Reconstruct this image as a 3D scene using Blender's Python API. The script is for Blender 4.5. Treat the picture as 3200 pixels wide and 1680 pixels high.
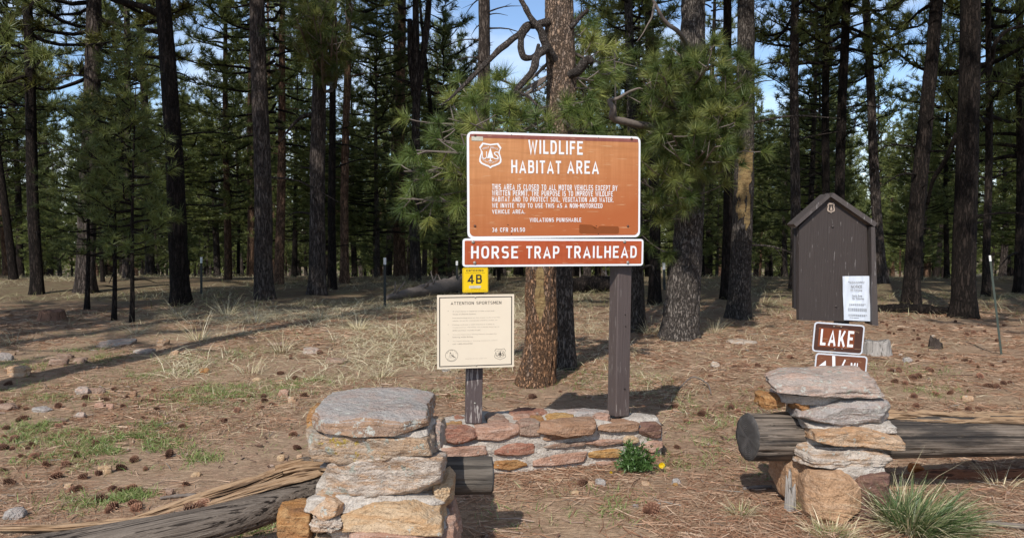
import bpy, math, random
import numpy as np
from mathutils import Vector, Matrix

# ------------------------------------------------------------------ clear, camera, sky, sun
for o in list(bpy.data.objects):
    bpy.data.objects.remove(o, do_unlink=True)
SC = bpy.context.scene
COL = SC.collection
F = 2610.0                    # focal length in pixels of the 3200 px wide photograph
CAM_Z = 1.6
PITCH = math.atan(145.0 / F)  # the horizon is 145 px above the middle of the picture
cam_d = bpy.data.cameras.new('camera')
cam_d.sensor_width = 36.0
cam_d.lens = 36.0 * F / 3200.0
cam_d.clip_start = 0.05
cam_d.clip_end = 3000.0
cam = bpy.data.objects.new('camera', cam_d)
COL.objects.link(cam)
cam.location = (0, 0, CAM_Z)
cam.rotation_euler = (math.pi / 2 - PITCH, 0, 0)
SC.camera = cam

SUN_EL = math.radians(42.0)
SUN_AZ = math.radians(19.0)   # the light travels forward and this far to the right
world = bpy.data.worlds.new('World')
SC.world = world
world.use_nodes = True
wn, wl = world.node_tree.nodes, world.node_tree.links
wn.clear()
w_out = wn.new('ShaderNodeOutputWorld')
w_bg = wn.new('ShaderNodeBackground')
w_sky = wn.new('ShaderNodeTexSky')
w_sky.sky_type = 'NISHITA'
w_sky.sun_disc = False
w_sky.sun_elevation = SUN_EL
w_sky.sun_rotation = math.radians(180.0) + SUN_AZ
w_sky.altitude = 2000.0
w_sky.air_density = 1.0
w_sky.dust_density = 0.15
w_sky.ozone_density = 2.5
w_tc = wn.new('ShaderNodeTexCoord')
w_map = wn.new('ShaderNodeMapping')
w_map.inputs['Scale'].default_value = (1.6, 1.6, 5.0)
w_noi = wn.new('ShaderNodeTexNoise')
w_noi.inputs['Scale'].default_value = 1.7
w_noi.inputs['Detail'].default_value = 7.0
w_noi.inputs['Roughness'].default_value = 0.55
w_ramp = wn.new('ShaderNodeValToRGB')
w_ramp.color_ramp.elements[0].position = 0.44
w_ramp.color_ramp.elements[0].color = (0, 0, 0, 1)
w_ramp.color_ramp.elements[1].position = 0.72
w_ramp.color_ramp.elements[1].color = (0.85, 0.85, 0.85, 1)
w_mix = wn.new('ShaderNodeMixRGB')
w_mix.inputs['Color2'].default_value = (7.0, 7.4, 8.0, 1)
w_bg.inputs['Strength'].default_value = 0.15
wl.new(w_tc.outputs['Generated'], w_map.inputs['Vector'])
wl.new(w_map.outputs['Vector'], w_noi.inputs['Vector'])
wl.new(w_noi.outputs['Fac'], w_ramp.inputs['Fac'])
wl.new(w_ramp.outputs['Color'], w_mix.inputs['Fac'])
wl.new(w_sky.outputs['Color'], w_mix.inputs['Color1'])
wl.new(w_mix.outputs['Color'], w_bg.inputs['Color'])
wl.new(w_bg.outputs['Background'], w_out.inputs['Surface'])

sun_d = bpy.data.lights.new('sun', 'SUN')
sun_d.energy = 4.2
sun_d.angle = math.radians(0.55)
sun_d.color = (1.0, 0.95, 0.88)
sun = bpy.data.objects.new('sun', sun_d)
COL.objects.link(sun)
SUN_DIR = Vector((math.sin(SUN_AZ) * math.cos(SUN_EL), math.cos(SUN_AZ) * math.cos(SUN_EL), -math.sin(SUN_EL)))
sun.rotation_euler = SUN_DIR.to_track_quat('-Z', 'Y').to_euler()
sun.location = (-6, -15, 20)

SC.view_settings.view_transform = 'Standard'
SC.view_settings.look = 'None'
SC.view_settings.exposure = 0.12
SC.view_settings.gamma = 1.0
SC.cycles.max_bounces = 5
SC.cycles.diffuse_bounces = 3
SC.cycles.glossy_bounces = 2
SC.cycles.transmission_bounces = 2
SC.cycles.caustics_reflective = False
SC.cycles.caustics_refractive = False

# ------------------------------------------------------------------ where a photo pixel lies in the place
CP, SP = math.cos(PITCH), math.sin(PITCH)

def ray(x, y):
    a, b = (x - 1600.0) / F, (840.0 - y) / F
    return np.array([a, CP + b * SP, -SP + b * CP])

def at(x, y, Y):
    r = ray(x, y)
    return np.array([0, 0, CAM_Z]) + r * (Y / r[1])

def hit(x, y, p0, n):
    r = ray(x, y)
    c = np.array([0, 0, CAM_Z])
    t = np.dot(np.asarray(p0) - c, n) / np.dot(r, n)
    return c + r * t

# ------------------------------------------------------------------ noise
def _h(ix, iy, iz, s):
    h = (ix.astype(np.int64) * 374761393 + iy.astype(np.int64) * 668265263 + iz.astype(np.int64) * 2147483647 + s * 1274126177) & 0xffffffff
    h = ((h ^ (h >> 13)) * 1274126177) & 0xffffffff
    h = ((h ^ (h >> 16)) * 2246822519) & 0xffffffff
    return ((h ^ (h >> 15)) & 0xffff) / 65535.0

def vnoise(P, s=0):
    P = np.asarray(P, float)
    I = np.floor(P).astype(np.int64)
    f = P - I
    f = f * f * (3 - 2 * f)
    r = 0.0
    for dx in (0, 1):
        wx = f[..., 0] if dx else 1 - f[..., 0]
        for dy in (0, 1):
            wy = f[..., 1] if dy else 1 - f[..., 1]
            for dz in (0, 1):
                wz = f[..., 2] if dz else 1 - f[..., 2]
                r = r + wx * wy * wz * _h(I[..., 0] + dx, I[..., 1] + dy, I[..., 2] + dz, s)
    return r * 2 - 1

def fbm(P, s=0, o=4, g=0.5):
    P = np.asarray(P, float)
    r, a, k = 0.0, 1.0, 1.0
    for i in range(o):
        r = r + a * vnoise(P * k + i * 17.3, s + i)
        a *= g
        k *= 2.03
    return r

def zg(x, y):
    x = np.asarray(x, float)
    y = np.asarray(y, float)
    P = np.stack([x * 0.35, y * 0.35, np.zeros_like(x)], -1)
    z = 0.05 * fbm(P, 5, 3)
    z = z + 0.012 * fbm(P * 9.0, 9, 2)
    d = np.maximum(y - 22.0, 0.0)
    dip = 0.072 * (np.sqrt(d * d + 16.0) - 4.0)
    dip = np.where(dip > 7.0, 7.0 + (dip - 7.0) * 0.25, dip)
    near = np.clip((np.hypot(x - 0.3, y - 4.8) - 1.3) / 2.0, 0.25, 1)
    return z * near - dip

def gnd(x, y):
    z = 0.0
    for i in range(5):
        r = ray(x, y)
        p = np.array([0, 0, CAM_Z]) + r * ((z - CAM_Z) / r[2])
        z = float(zg(p[0], p[1]))
    p[2] = z
    return p

# ------------------------------------------------------------------ meshes
class MB:
    """collects vertices and triangles/quads, builds one mesh object"""
    def __init__(self):
        self.v, self.q, self.t, self.a, self.n = [], [], [], [], 0
        self.qm, self.tm = [], []

    def add(self, V, Fc, attr=None, mat=0):
        V = np.asarray(V, float).reshape(-1, 3)
        Fc = np.asarray(Fc, np.int64)
        if attr is None:
            attr = np.zeros(len(V))
        elif np.isscalar(attr):
            attr = np.full(len(V), float(attr))
        self.v.append(V)
        self.a.append(np.asarray(attr, float))
        if len(Fc):
            if Fc.shape[1] == 3:
                self.t.append(Fc + self.n)
                self.tm.append(np.full(len(Fc), mat, np.int32))
            else:
                self.q.append(Fc + self.n)
                self.qm.append(np.full(len(Fc), mat, np.int32))
        self.n += len(V)
        return self

    def mesh(self, name, mats, smooth=True):
        me = bpy.data.meshes.new(name)
        V = np.concatenate(self.v)
        T = np.concatenate(self.t) if self.t else np.zeros((0, 3), np.int64)
        Q = np.concatenate(self.q) if self.q else np.zeros((0, 4), np.int64)
        me.vertices.add(len(V))
        me.vertices.foreach_set('co', V.astype(np.float32).ravel())
        li = np.concatenate([T.ravel(), Q.ravel()]).astype(np.int32)
        me.loops.add(len(li))
        me.loops.foreach_set('vertex_index', li)
        n = len(T) + len(Q)
        me.polygons.add(n)
        st = np.concatenate([np.arange(len(T)) * 3, len(T) * 3 + np.arange(len(Q)) * 4]).astype(np.int32)
        me.polygons.foreach_set('loop_start', st)
        mi = np.concatenate(self.tm + self.qm) if n else np.zeros(0, np.int32)
        me.polygons.foreach_set('material_index', mi.astype(np.int32))
        me.polygons.foreach_set('use_smooth', np.full(n, bool(smooth)))
        at_ = me.attributes.new('v', 'FLOAT', 'POINT')
        at_.data.foreach_set('value', np.concatenate(self.a).astype(np.float32))
        for m in (mats if isinstance(mats, (list, tuple)) else [mats]):
            me.materials.append(m)
        me.update(calc_edges=True)
        me.validate()
        return me

    def obj(self, name, mats, parent=None, smooth=True):
        return link(name, self.mesh(name, mats, smooth), parent)

def link(name, data, parent=None, loc=None):
    o = bpy.data.objects.new(name, data)
    COL.objects.link(o)
    if parent is not None:
        o.parent = parent
    if loc is not None:
        o.location = loc
    return o

def tag(o, label, cat, group=None, kind=None):
    if label:
        o['label'] = label
    if cat:
        o['category'] = cat
    if group:
        o['group'] = group
    if kind:
        o['kind'] = kind
    return o

def thing(name, label, cat, loc, group=None):
    o = bpy.data.objects.new(name, None)
    COL.objects.link(o)
    o.empty_display_size = 0.1
    o.location = [float(c) for c in loc]
    return tag(o, label, cat, group)

def rel(V, root):
    return np.asarray(V, float) - np.array(root.location)[None, :]

def grid_faces(nu, nv, wrap):
    """nu rings of nv points"""
    i = np.arange(nu - 1)[:, None]
    j = np.arange(nv if wrap else nv - 1)[None, :]
    a = i * nv + j
    b = i * nv + (j + 1) % nv
    return np.stack([a, b, b + nv, a + nv], -1).reshape(-1, 4)

def frames(P):
    P = np.asarray(P, float)
    T = np.gradient(P, axis=0)
    T /= np.linalg.norm(T, axis=1)[:, None] + 1e-9
    r = np.array([0, 0, 1.0]) if abs(T[0][2]) < 0.8 else np.array([1.0, 0, 0])
    A = []
    for t in T:
        r = r - t * np.dot(r, t)
        r = r / (np.linalg.norm(r) + 1e-9)
        A.append(r)
    A = np.array(A)
    return T, A, np.cross(T, A)

def tube(P, R, n=8, rfun=None, cap=True):
    """rings round a polyline; rfun(ring_index_array, angles) multiplies the radius"""
    P = np.asarray(P, float)
    R = np.broadcast_to(np.asarray(R, float), (len(P),))
    T, A, B = frames(P)
    th = np.linspace(0, 2 * math.pi, n, endpoint=False)
    rr = R[:, None] * np.ones((1, n))
    if rfun is not None:
        rr = rr * rfun(len(P), th)
    V = P[:, None, :] + rr[..., None] * (A[:, None, :] * np.cos(th)[None, :, None] + B[:, None, :] * np.sin(th)[None, :, None])
    V = V.reshape(-1, 3)
    Q = grid_faces(len(P), n, True)
    if cap:
        V = np.concatenate([V, P[:1], P[-1:]])
        k = len(P) * n
        j = np.arange(n)
        e = np.stack([j, (j + 1) % n, np.full(n, k)], -1)[:, ::-1]
        e2 = np.stack([j + (len(P) - 1) * n, (j + 1) % n + (len(P) - 1) * n, np.full(n, k + 1)], -1)
        return V, Q, np.concatenate([e, e2])
    return V, Q, np.zeros((0, 3), np.int64)

def add_tube(mb, P, R, n=8, rfun=None, cap=True, attr=None, mat=0):
    V, Q, T = tube(P, R, n, rfun, cap)
    b = mb.n
    mb.add(V, Q, attr, mat)
    if len(T):
        mb.t.append(T + b)
        mb.tm.append(np.full(len(T), mat, np.int32))

def curve_pts(pts, n=20):
    """Catmull-Rom through the points"""
    P = np.asarray(pts, float)
    if len(P) < 3:
        t = np.linspace(0, 1, n)[:, None]
        return P[0] * (1 - t) + P[-1] * t
    E = np.concatenate([[2 * P[0] - P[1]], P, [2 * P[-1] - P[-2]]])
    out = []
    for s in np.linspace(0, len(P) - 1 - 1e-6, n):
        i = int(s)
        t = s - i
        p0, p1, p2, p3 = E[i], E[i + 1], E[i + 2], E[i + 3]
        out.append(0.5 * (2 * p1 + (p2 - p0) * t + (2 * p0 - 5 * p1 + 4 * p2 - p3) * t * t + (3 * p1 - p0 - 3 * p2 + p3) * t ** 3))
    return np.array(out)

def box(c, sx, sy, sz, bev=0.004, R=None):
    """bevelled box centred at c, returns V, quads+tris as two arrays"""
    x, y, z, b = sx / 2, sy / 2, sz / 2, bev
    V = []
    for k, (zz, i) in enumerate([(-z, b), (-z + b, 0), (z - b, 0), (z, b)]):
        X, Y = x - i, y - i
        c_ = b if i == 0 else b * 0.6
        V += [(-X + c_, -Y, zz), (X - c_, -Y, zz), (X, -Y + c_, zz), (X, Y - c_, zz), (X - c_, Y, zz), (-X + c_, Y, zz), (-X, Y - c_, zz), (-X, -Y + c_, zz)]
    V = np.array(V)
    Q = grid_faces(4, 8, True)
    top = 24
    T = [(0, 2, 1), (0, 3, 2), (0, 4, 3), (0, 5, 4), (0, 6, 5), (0, 7, 6)]
    T2 = [(top, top + a, top + b2) for a, b2 in ((1, 2), (2, 3), (3, 4), (4, 5), (5, 6), (6, 7))]
    if R is not None:
        V = V @ np.asarray(R).T
    return V + np.asarray(c), Q, np.array(T + T2)

def add_box(mb, c, sx, sy, sz, bev=0.004, R=None, mat=0):
    V, Q, T = box(c, sx, sy, sz, bev, R)
    b = mb.n
    mb.add(V, Q, None, mat)
    mb.t.append(T + b)
    mb.tm.append(np.full(len(T), mat, np.int32))

def rotz(a):
    c, s = math.cos(a), math.sin(a)
    return np.array([[c, -s, 0], [s, c, 0], [0, 0, 1.0]])

def rotx(a):
    c, s = math.cos(a), math.sin(a)
    return np.array([[1.0, 0, 0], [0, c, -s], [0, s, c]])

def roty(a):
    c, s = math.cos(a), math.sin(a)
    return np.array([[c, 0, s], [0, 1.0, 0], [-s, 0, c]])

def _cubesphere(N):
    u = np.tan(np.linspace(-1, 1, N + 1) * math.pi / 4)
    A, B = np.meshgrid(u, u, indexing='ij')
    one = np.ones_like(A)
    V, Q = [], []
    for k, f in enumerate(((one, A, B), (-one, B, A), (B, one, A), (A, -one, B), (A, B, one), (B, A, -one))):
        V.append(np.stack(f, -1).reshape(-1, 3))
        Q.append(grid_faces(N + 1, N + 1, False)[:, ::-1] * 1 + k * (N + 1) ** 2)
    V, Q = np.concatenate(V), np.concatenate(Q)
    # weld the seams
    key = np.round(V * 1e5).astype(np.int64)
    _, first, inv = np.unique(key, axis=0, return_index=True, return_inverse=True)
    V, Q = V[first], inv.reshape(-1)[Q]
    c = V[Q].mean(1)
    nrm = np.cross(V[Q[:, 1]] - V[Q[:, 0]], V[Q[:, 2]] - V[Q[:, 0]])
    flip = np.sum(nrm * c, 1) < 0
    Q[flip] = Q[flip][:, ::-1]
    return V, Q
_CS = {}

def rock(w, d, h, seed, n=72, m=18, boxy=0.62, rough=0.035, strata=0.5, top=None, skew=0.0, bev=0.22, taper=0.0, corners=7, pw=5.0, jit=1.0):
    """a broken block: a box whose sides, corners and edges are cut by uneven planes, then bedded and weathered; base centre at the origin"""
    rs = np.random.RandomState(seed)
    N = 64 if n >= 120 else (38 if n >= 64 else (26 if n >= 48 else 14))
    if N not in _CS:
        _CS[N] = _cubesphere(N)
    D, Q = _CS[N]
    D = D / np.max(np.abs(D), axis=1)[:, None]
    nr, ds = [], []
    def plane(az, el, dist):
        nr.append((math.cos(az) * math.cos(el), math.sin(az) * math.cos(el), math.sin(el)))
        ds.append(dist)
    for k in range(4):
        plane(k * math.pi / 2 + rs.uniform(-.10, .10) * jit, rs.uniform(-.10, .10) * jit, 1 - rs.uniform(0, .04) * jit)
    for sg in (1, -1):
        plane(rs.rand() * 6.28, sg * (math.pi / 2 - rs.uniform(0, .10) * jit), 1.0)
    for k in range(corners):
        az = (rs.randint(4) + .5) * math.pi / 2 + rs.uniform(-.5, .5)
        sup = abs(math.cos(az)) + abs(math.sin(az))
        plane(az, rs.uniform(-.12, .12), sup * rs.uniform(.78, .97))
    for k in range(14):
        az, el = rs.rand() * 6.28, rs.choice([-1, 1]) * rs.uniform(.45, .95)
        sup = (max(abs(math.cos(az)), abs(math.sin(az)))) * math.cos(el) + abs(math.sin(el))
        plane(az, el, sup * (1 - bev * rs.uniform(.10, .70)))
    nr, ds = np.array(nr), np.array(ds)
    dots = D @ nr.T
    r = np.min(np.where(dots > 1e-4, ds[None, :] / np.maximum(dots, 1e-4), 9.0), axis=1)
    V = D * r[:, None] * np.array([w / 2, d / 2, h / 2])
    o = rs.rand(3) * 50
    rad = V / (np.linalg.norm(V, axis=1)[:, None] + 1e-9)
    rad = rad * np.array([1, 1, .7])
    S = min(max(min(w, d), .02), .45)
    Nl = fbm(V * (1.6 / S) + o, seed, 4)
    Rg = 0.5 - np.abs(fbm(V * (3.2 / S) + o, seed + 2, 3))
    Ns = fbm(V * (11.0 / S) + o, seed + 3, 3)
    lay = (V[:, 2] + 0.012 * fbm(V * 6 + o, seed + 6, 2)) * 62
    Li = np.floor(lay)
    St = (_h(Li, Li * 0, Li * 0, seed) - .5) * 2
    side = 1 - np.clip((np.abs(dots[:, 4:6]).max(1) / (np.linalg.norm(D, axis=1)) - .55) / .3, 0, 1)
    amp = rough * S
    V = V + rad * (amp * (1.0 * Nl + 0.7 * Rg + 0.4 * Ns + strata * 0.55 * St * side))[:, None]
    t = V[:, 2] / h + .5
    if taper:
        V[:, :2] *= (1 - taper * (1 - t))[:, None]
    V[:, 0] += skew * (t - .5) * w
    V[:, 2] += h / 2
    if top is not None:
        V[:, 2] += t * (top[0] * V[:, 0] / (w / 2) + top[1] * V[:, 1] / (d / 2))
    return V, Q, np.zeros((0, 3), np.int64)

def add_rock(mb, V, Q, T, mat=0):
    b = mb.n
    mb.add(V, Q, None, mat)
    mb.t.append(T + b)
    mb.tm.append(np.full(len(T), mat, np.int32))
# ------------------------------------------------------------------ materials
class NT:
    def __init__(self, name):
        self.m = bpy.data.materials.new(name)
        self.m.use_nodes = True
        self.n, self.l = self.m.node_tree.nodes, self.m.node_tree.links
        self.n.clear()
        self.out = self.n.new('ShaderNodeOutputMaterial')
        self.b = self.n.new('ShaderNodeBsdfPrincipled')
        self.l.new(self.b.outputs[0], self.out.inputs['Surface'])
        self.b.inputs['Roughness'].default_value = 0.85
        self.b.inputs['Specular IOR Level'].default_value = 0.3

    def coord(self, scale=(1, 1, 1), out='Object', rot=(0, 0, 0), loc=(0, 0, 0)):
        tc = self.n.new('ShaderNodeTexCoord')
        mp = self.n.new('ShaderNodeMapping')
        mp.inputs['Scale'].default_value = scale
        mp.inputs['Rotation'].default_value = rot
        mp.inputs['Location'].default_value = loc
        self.l.new(tc.outputs[out], mp.inputs['Vector'])
        return mp.outputs['Vector']

    def wcoord(self, scale=(1, 1, 1), rot=(0, 0, 0)):
        g = self.n.new('ShaderNodeNewGeometry')
        mp = self.n.new('ShaderNodeMapping')
        mp.inputs['Scale'].default_value = scale
        mp.inputs['Rotation'].default_value = rot
        self.l.new(g.outputs['Position'], mp.inputs['Vector'])
        return mp.outputs['Vector']

    def noise(self, vec, scale=5, detail=5, rough=0.55, dist=0.0):
        t = self.n.new('ShaderNodeTexNoise')
        t.inputs['Scale'].default_value = scale
        t.inputs['Detail'].default_value = detail
        t.inputs['Roughness'].default_value = rough
        t.inputs['Distortion'].default_value = dist
        self.l.new(vec, t.inputs['Vector'])
        return t.outputs['Fac']

    def voro(self, vec, scale=5, feature='F1', rnd=1.0, out='Distance'):
        t = self.n.new('ShaderNodeTexVoronoi')
        t.feature = feature
        t.inputs['Scale'].default_value = scale
        t.inputs['Randomness'].default_value = rnd
        self.l.new(vec, t.inputs['Vector'])
        return t.outputs[out]

    def ramp(self, fac, stops):
        r = self.n.new('ShaderNodeValToRGB')
        e = r.color_ramp.elements
        while len(e) < len(stops):
            e.new(0.5)
        for k, (p, c) in enumerate(stops):
            e[k].position = p
            e[k].color = (c, c, c, 1) if np.isscalar(c) else (c[0], c[1], c[2], 1)
        self.l.new(fac, r.inputs['Fac'])
        return r.outputs['Color']

    def mix(self, fac, a, b, mode='MIX'):
        x = self.n.new('ShaderNodeMixRGB')
        x.blend_type = mode
        for s, v in (('Fac', fac), ('Color1', a), ('Color2', b)):
            if isinstance(v, (int, float)):
                x.inputs[s].default_value = v if s == 'Fac' else (v, v, v, 1)
            elif isinstance(v, tuple):
                x.inputs[s].default_value = (v[0], v[1], v[2], 1)
            else:
                self.l.new(v, x.inputs[s])
        return x.outputs['Color']

    def math(self, op, a, b=0.0):
        x = self.n.new('ShaderNodeMath')
        x.operation = op
        for k, v in enumerate((a, b)):
            if isinstance(v, (int, float)):
                x.inputs[k].default_value = v
            else:
                self.l.new(v, x.inputs[k])
        return x.outputs[0]

    def attr(self, name='v'):
        a = self.n.new('ShaderNodeAttribute')
        a.attribute_name = name
        return a.outputs['Fac']

    def rand(self):
        return self.n.new('ShaderNodeObjectInfo').outputs['Random']

    def bump(self, h, dist=0.01, strength=1.0):
        b = self.n.new('ShaderNodeBump')
        b.inputs['Distance'].default_value = dist
        b.inputs['Strength'].default_value = strength
        self.l.new(h, b.inputs['Height'])
        self.l.new(b.outputs['Normal'], self.b.inputs['Normal'])

    def color(self, c):
        if isinstance(c, tuple):
            self.b.inputs['Base Color'].default_value = (c[0], c[1], c[2], 1)
        else:
            self.l.new(c, self.b.inputs['Base Color'])
        return self

    def set(self, rough=None, metal=None, spec=None):
        if rough is not None:
            self.b.inputs['Roughness'].default_value = rough
        if metal is not None:
            self.b.inputs['Metallic'].default_value = metal
        if spec is not None:
            self.b.inputs['Specular IOR Level'].default_value = spec
        return self

def plain(name, c, rough=0.6, spec=0.3, metal=0.0, vary=0.12, scale=9.0):
    k = NT(name)
    f = k.noise(k.coord(), scale, 5)
    k.color(k.mix(f, tuple(x * (1 - vary) for x in c), tuple(min(1, x * (1 + vary)) for x in c)))
    return k.set(rough, metal, spec).m

def stone_mat(name, A, B, C=None, lichen=0.0, yellow=0.0, white=0.0, dark=0.0, bedded=0.5):
    k = NT(name)
    v = k.coord()
    vb = k.coord((2.2, 2.2, 13))
    f1 = k.noise(v, 5.5, 6, 0.6, 0.4)
    f2 = k.noise(vb, 3.5, 5, 0.6, 0.6)
    c = k.mix(k.ramp(f1, [(0.35, 0), (0.65, 1)]), A, B)
    if C is not None:
        c = k.mix(k.ramp(f2, [(0.45, 0), (0.62, 1)]), c, C)
    fine = k.noise(v, 90, 4, 0.7)
    c = k.mix(0.85, c, k.ramp(fine, [(0.28, 0.62), (0.60, 1.0)]), 'MULTIPLY')
    bl = k.noise(k.coord((1.5, 1.5, 42), loc=(2, 2, 5)), 2.0, 4, 0.65, 0.5)
    c = k.mix(k.math('MULTIPLY', k.ramp(bl, [(0.36, 1), (0.46, 0)]), 0.5 * bedded + 0.04), c, k.mix(0.5, c, (0.07, 0.05, 0.04)))
    pit = k.noise(v, 38, 4, 0.7)
    c = k.mix(k.ramp(pit, [(0.30, 0.75), (0.40, 0)]), c, k.mix(0.6, c, (0.05, 0.04, 0.035)))
    if dark:
        fd = k.noise(k.coord(loc=(3, 7, 1)), 9, 5, 0.65)
        c = k.mix(k.math('MULTIPLY', k.ramp(fd, [(0.52, 0), (0.66, 1)]), dark), c, (0.06, 0.05, 0.045))
    if lichen:
        fl = k.noise(k.coord(loc=(9, 2, 4)), 13, 6, 0.72)
        c = k.mix(k.ramp(fl, [(0.66 - 0.16 * lichen, 0), (0.70 - 0.16 * lichen, 1)]), c, (0.36, 0.36, 0.30))
    if white:
        fl = k.noise(k.coord(loc=(1, 12, 4)), 24, 5, 0.7)
        c = k.mix(k.ramp(fl, [(0.68 - 0.14 * white, 0), (0.71 - 0.14 * white, 1)]), c, (0.50, 0.49, 0.43))
    if yellow:
        fl = k.noise(k.coord(loc=(5, 2, 14)), 8, 6, 0.7)
        c = k.mix(k.ramp(fl, [(0.70 - 0.16 * yellow, 0), (0.74 - 0.16 * yellow, 1)]), c, (0.40, 0.29, 0.06))
    k.color(c)
    hb = k.math('ADD', k.math('MULTIPLY', f2, bedded), k.math('ADD', k.math('MULTIPLY', fine, 0.35), k.noise(v, 22, 5, 0.65)))
    k.bump(hb, 0.03, 1.0)
    return k.set(0.9, 0, 0.2).m

M = {}
M['mortar'] = stone_mat('mortar', (0.60, 0.53, 0.455), (0.50, 0.43, 0.36), (0.64, 0.58, 0.51), white=0.25, bedded=0.1)
M['st_grey'] = stone_mat('stone_grey', (0.41, 0.375, 0.345), (0.48, 0.44, 0.405), (0.47, 0.37, 0.32), lichen=0.35, white=0.55)
M['st_pinkgrey'] = stone_mat('stone_pink_grey', (0.54, 0.42, 0.35), (0.48, 0.40, 0.345), (0.58, 0.40, 0.31), lichen=0.55, white=0.7, dark=0.35)
M['st_tan'] = stone_mat('stone_tan', (0.50, 0.37, 0.26), (0.46, 0.39, 0.32), (0.52, 0.35, 0.22), lichen=0.5, white=0.55, yellow=0.62, dark=0.3, bedded=0.2)
M['st_palegrey'] = stone_mat('stone_pale', (0.58, 0.49, 0.41), (0.64, 0.55, 0.46), (0.50, 0.33, 0.21), lichen=0.3, white=0.5, dark=0.25, bedded=0.25)
M['st_sand'] = stone_mat('stone_sand', (0.60, 0.42, 0.25), (0.64, 0.48, 0.32), (0.55, 0.34, 0.18), white=0.2, bedded=0.25)
M['st_peach'] = stone_mat('stone_peach', (0.60, 0.39, 0.235), (0.62, 0.47, 0.34), (0.52, 0.30, 0.16), white=0.45, lichen=0.15)
M['st_orange'] = stone_mat('stone_orange', (0.44, 0.215, 0.075), (0.36, 0.175, 0.075), (0.50, 0.29, 0.13), dark=0.3, white=0.2)
M['st_brown'] = stone_mat('stone_brown', (0.43, 0.255, 0.155), (0.36, 0.20, 0.12), (0.47, 0.30, 0.20), dark=0.25)
M['st_red'] = stone_mat('stone_red', (0.40, 0.185, 0.12), (0.35, 0.155, 0.105), (0.48, 0.28, 0.20), lichen=0.35, dark=0.35)
M['st_pink'] = stone_mat('stone_pink', (0.52, 0.32, 0.235), (0.47, 0.265, 0.18), (0.56, 0.38, 0.29), white=0.15)
M['st_plum'] = stone_mat('stone_plum', (0.17, 0.095, 0.08), (0.22, 0.12, 0.09), (0.27, 0.16, 0.11), white=0.25)
M['st_yellow'] = stone_mat('stone_yellow', (0.56, 0.32, 0.11), (0.50, 0.26, 0.09), (0.58, 0.38, 0.18))
M['st_base'] = stone_mat('stone_base', (0.54, 0.33, 0.19), (0.49, 0.29, 0.165), (0.58, 0.38, 0.24), dark=0.12, bedded=0.15)
M['st_soil'] = stone_mat('stone_soil', (0.40, 0.27, 0.20), (0.44, 0.33, 0.25), (0.36, 0.22, 0.16), white=0.2)

def wood_mat(name, A, B, D, axis_scale=(1.2, 26, 26), crack=0.5, char=0.0):
    k = NT(name)
    v = k.coord(axis_scale)
    f = k.noise(v, 2.2, 7, 0.62, 0.25)
    f2 = k.noise(k.coord((axis_scale[0] * 0.35, axis_scale[1] * 0.5, axis_scale[2] * 0.5), loc=(3, 1, 2)), 3.0, 5, 0.6, 0.3)
    big = k.noise(k.coord(), 3.5, 4, 0.6)
    c = k.mix(k.ramp(f, [(0.3, 0), (0.7, 1)]), A, B)
    c = k.mix(k.math('MULTIPLY', k.ramp(big, [(0.35, 0), (0.7, 1)]), 0.5), c, B)
    c = k.mix(k.math('MULTIPLY', k.ramp(f2, [(0.40, 1), (0.47, 0)]), crack), c, D)
    if char:
        fc = k.noise(k.coord((1.2, 7, 7), loc=(7, 4, 2)), 1.6, 5, 0.6)
        c = k.mix(k.math('MULTIPLY', k.ramp(fc, [(0.42, 0), (0.58, 1)]), char), c, (0.028, 0.026, 0.026))
    k.color(c)
    k.bump(k.math('ADD', f, k.math('MULTIPLY', f2, 1.5)), 0.012, 0.9)
    return k.set(0.85, 0, 0.2).m

M['wood_grey'] = wood_mat('weathered_wood', (0.085, 0.066, 0.052), (0.225, 0.185, 0.15), (0.015, 0.011, 0.009), axis_scale=(1.0, 42, 42), crack=0.95)
M['wood_dark'] = wood_mat('charred_wood', (0.13, 0.10, 0.078), (0.27, 0.22, 0.175), (0.02, 0.016, 0.013), axis_scale=(0.9, 46, 46), crack=0.9, char=0.78)
M['wood_stub'] = wood_mat('stub_wood', (0.10, 0.085, 0.07), (0.17, 0.145, 0.12), (0.02, 0.018, 0.016), crack=0.7, char=0.6)
M['wood_split'] = wood_mat('split_wood', (0.22, 0.125, 0.064), (0.42, 0.29, 0.18), (0.06, 0.03, 0.017), axis_scale=(2.6, 20, 20), crack=0.75)
M['wood_red'] = wood_mat('rotten_red_wood', (0.20, 0.075, 0.04), (0.30, 0.13, 0.07), (0.04, 0.018, 0.012), axis_scale=(6, 30, 30), crack=0.8)

def end_mat():
    k = NT('log_end')
    v = k.coord()
    r = k.noise(v, 18, 5, 0.6)
    w = k.n.new('ShaderNodeTexWave')
    w.wave_type = 'RINGS'
    w.rings_direction = 'X'
    w.inputs['Scale'].default_value = 30
    w.inputs['Distortion'].default_value = 2.5
    w.inputs['Detail'].default_value = 3
    k.l.new(v, w.inputs['Vector'])
    c = k.mix(k.math('MULTIPLY', w.outputs['Fac'], 0.25), (0.05, 0.046, 0.043), (0.085, 0.08, 0.075))
    c = k.mix(k.ramp(r, [(0.45, 0), (0.7, 0.6)]), c, (0.11, 0.10, 0.095))
    k.color(c)
    k.bump(k.math('ADD', k.math('MULTIPLY', w.outputs['Fac'], 0.2), r), 0.006, 0.8)
    return k.set(0.9).m
M['log_end'] = end_mat()

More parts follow.
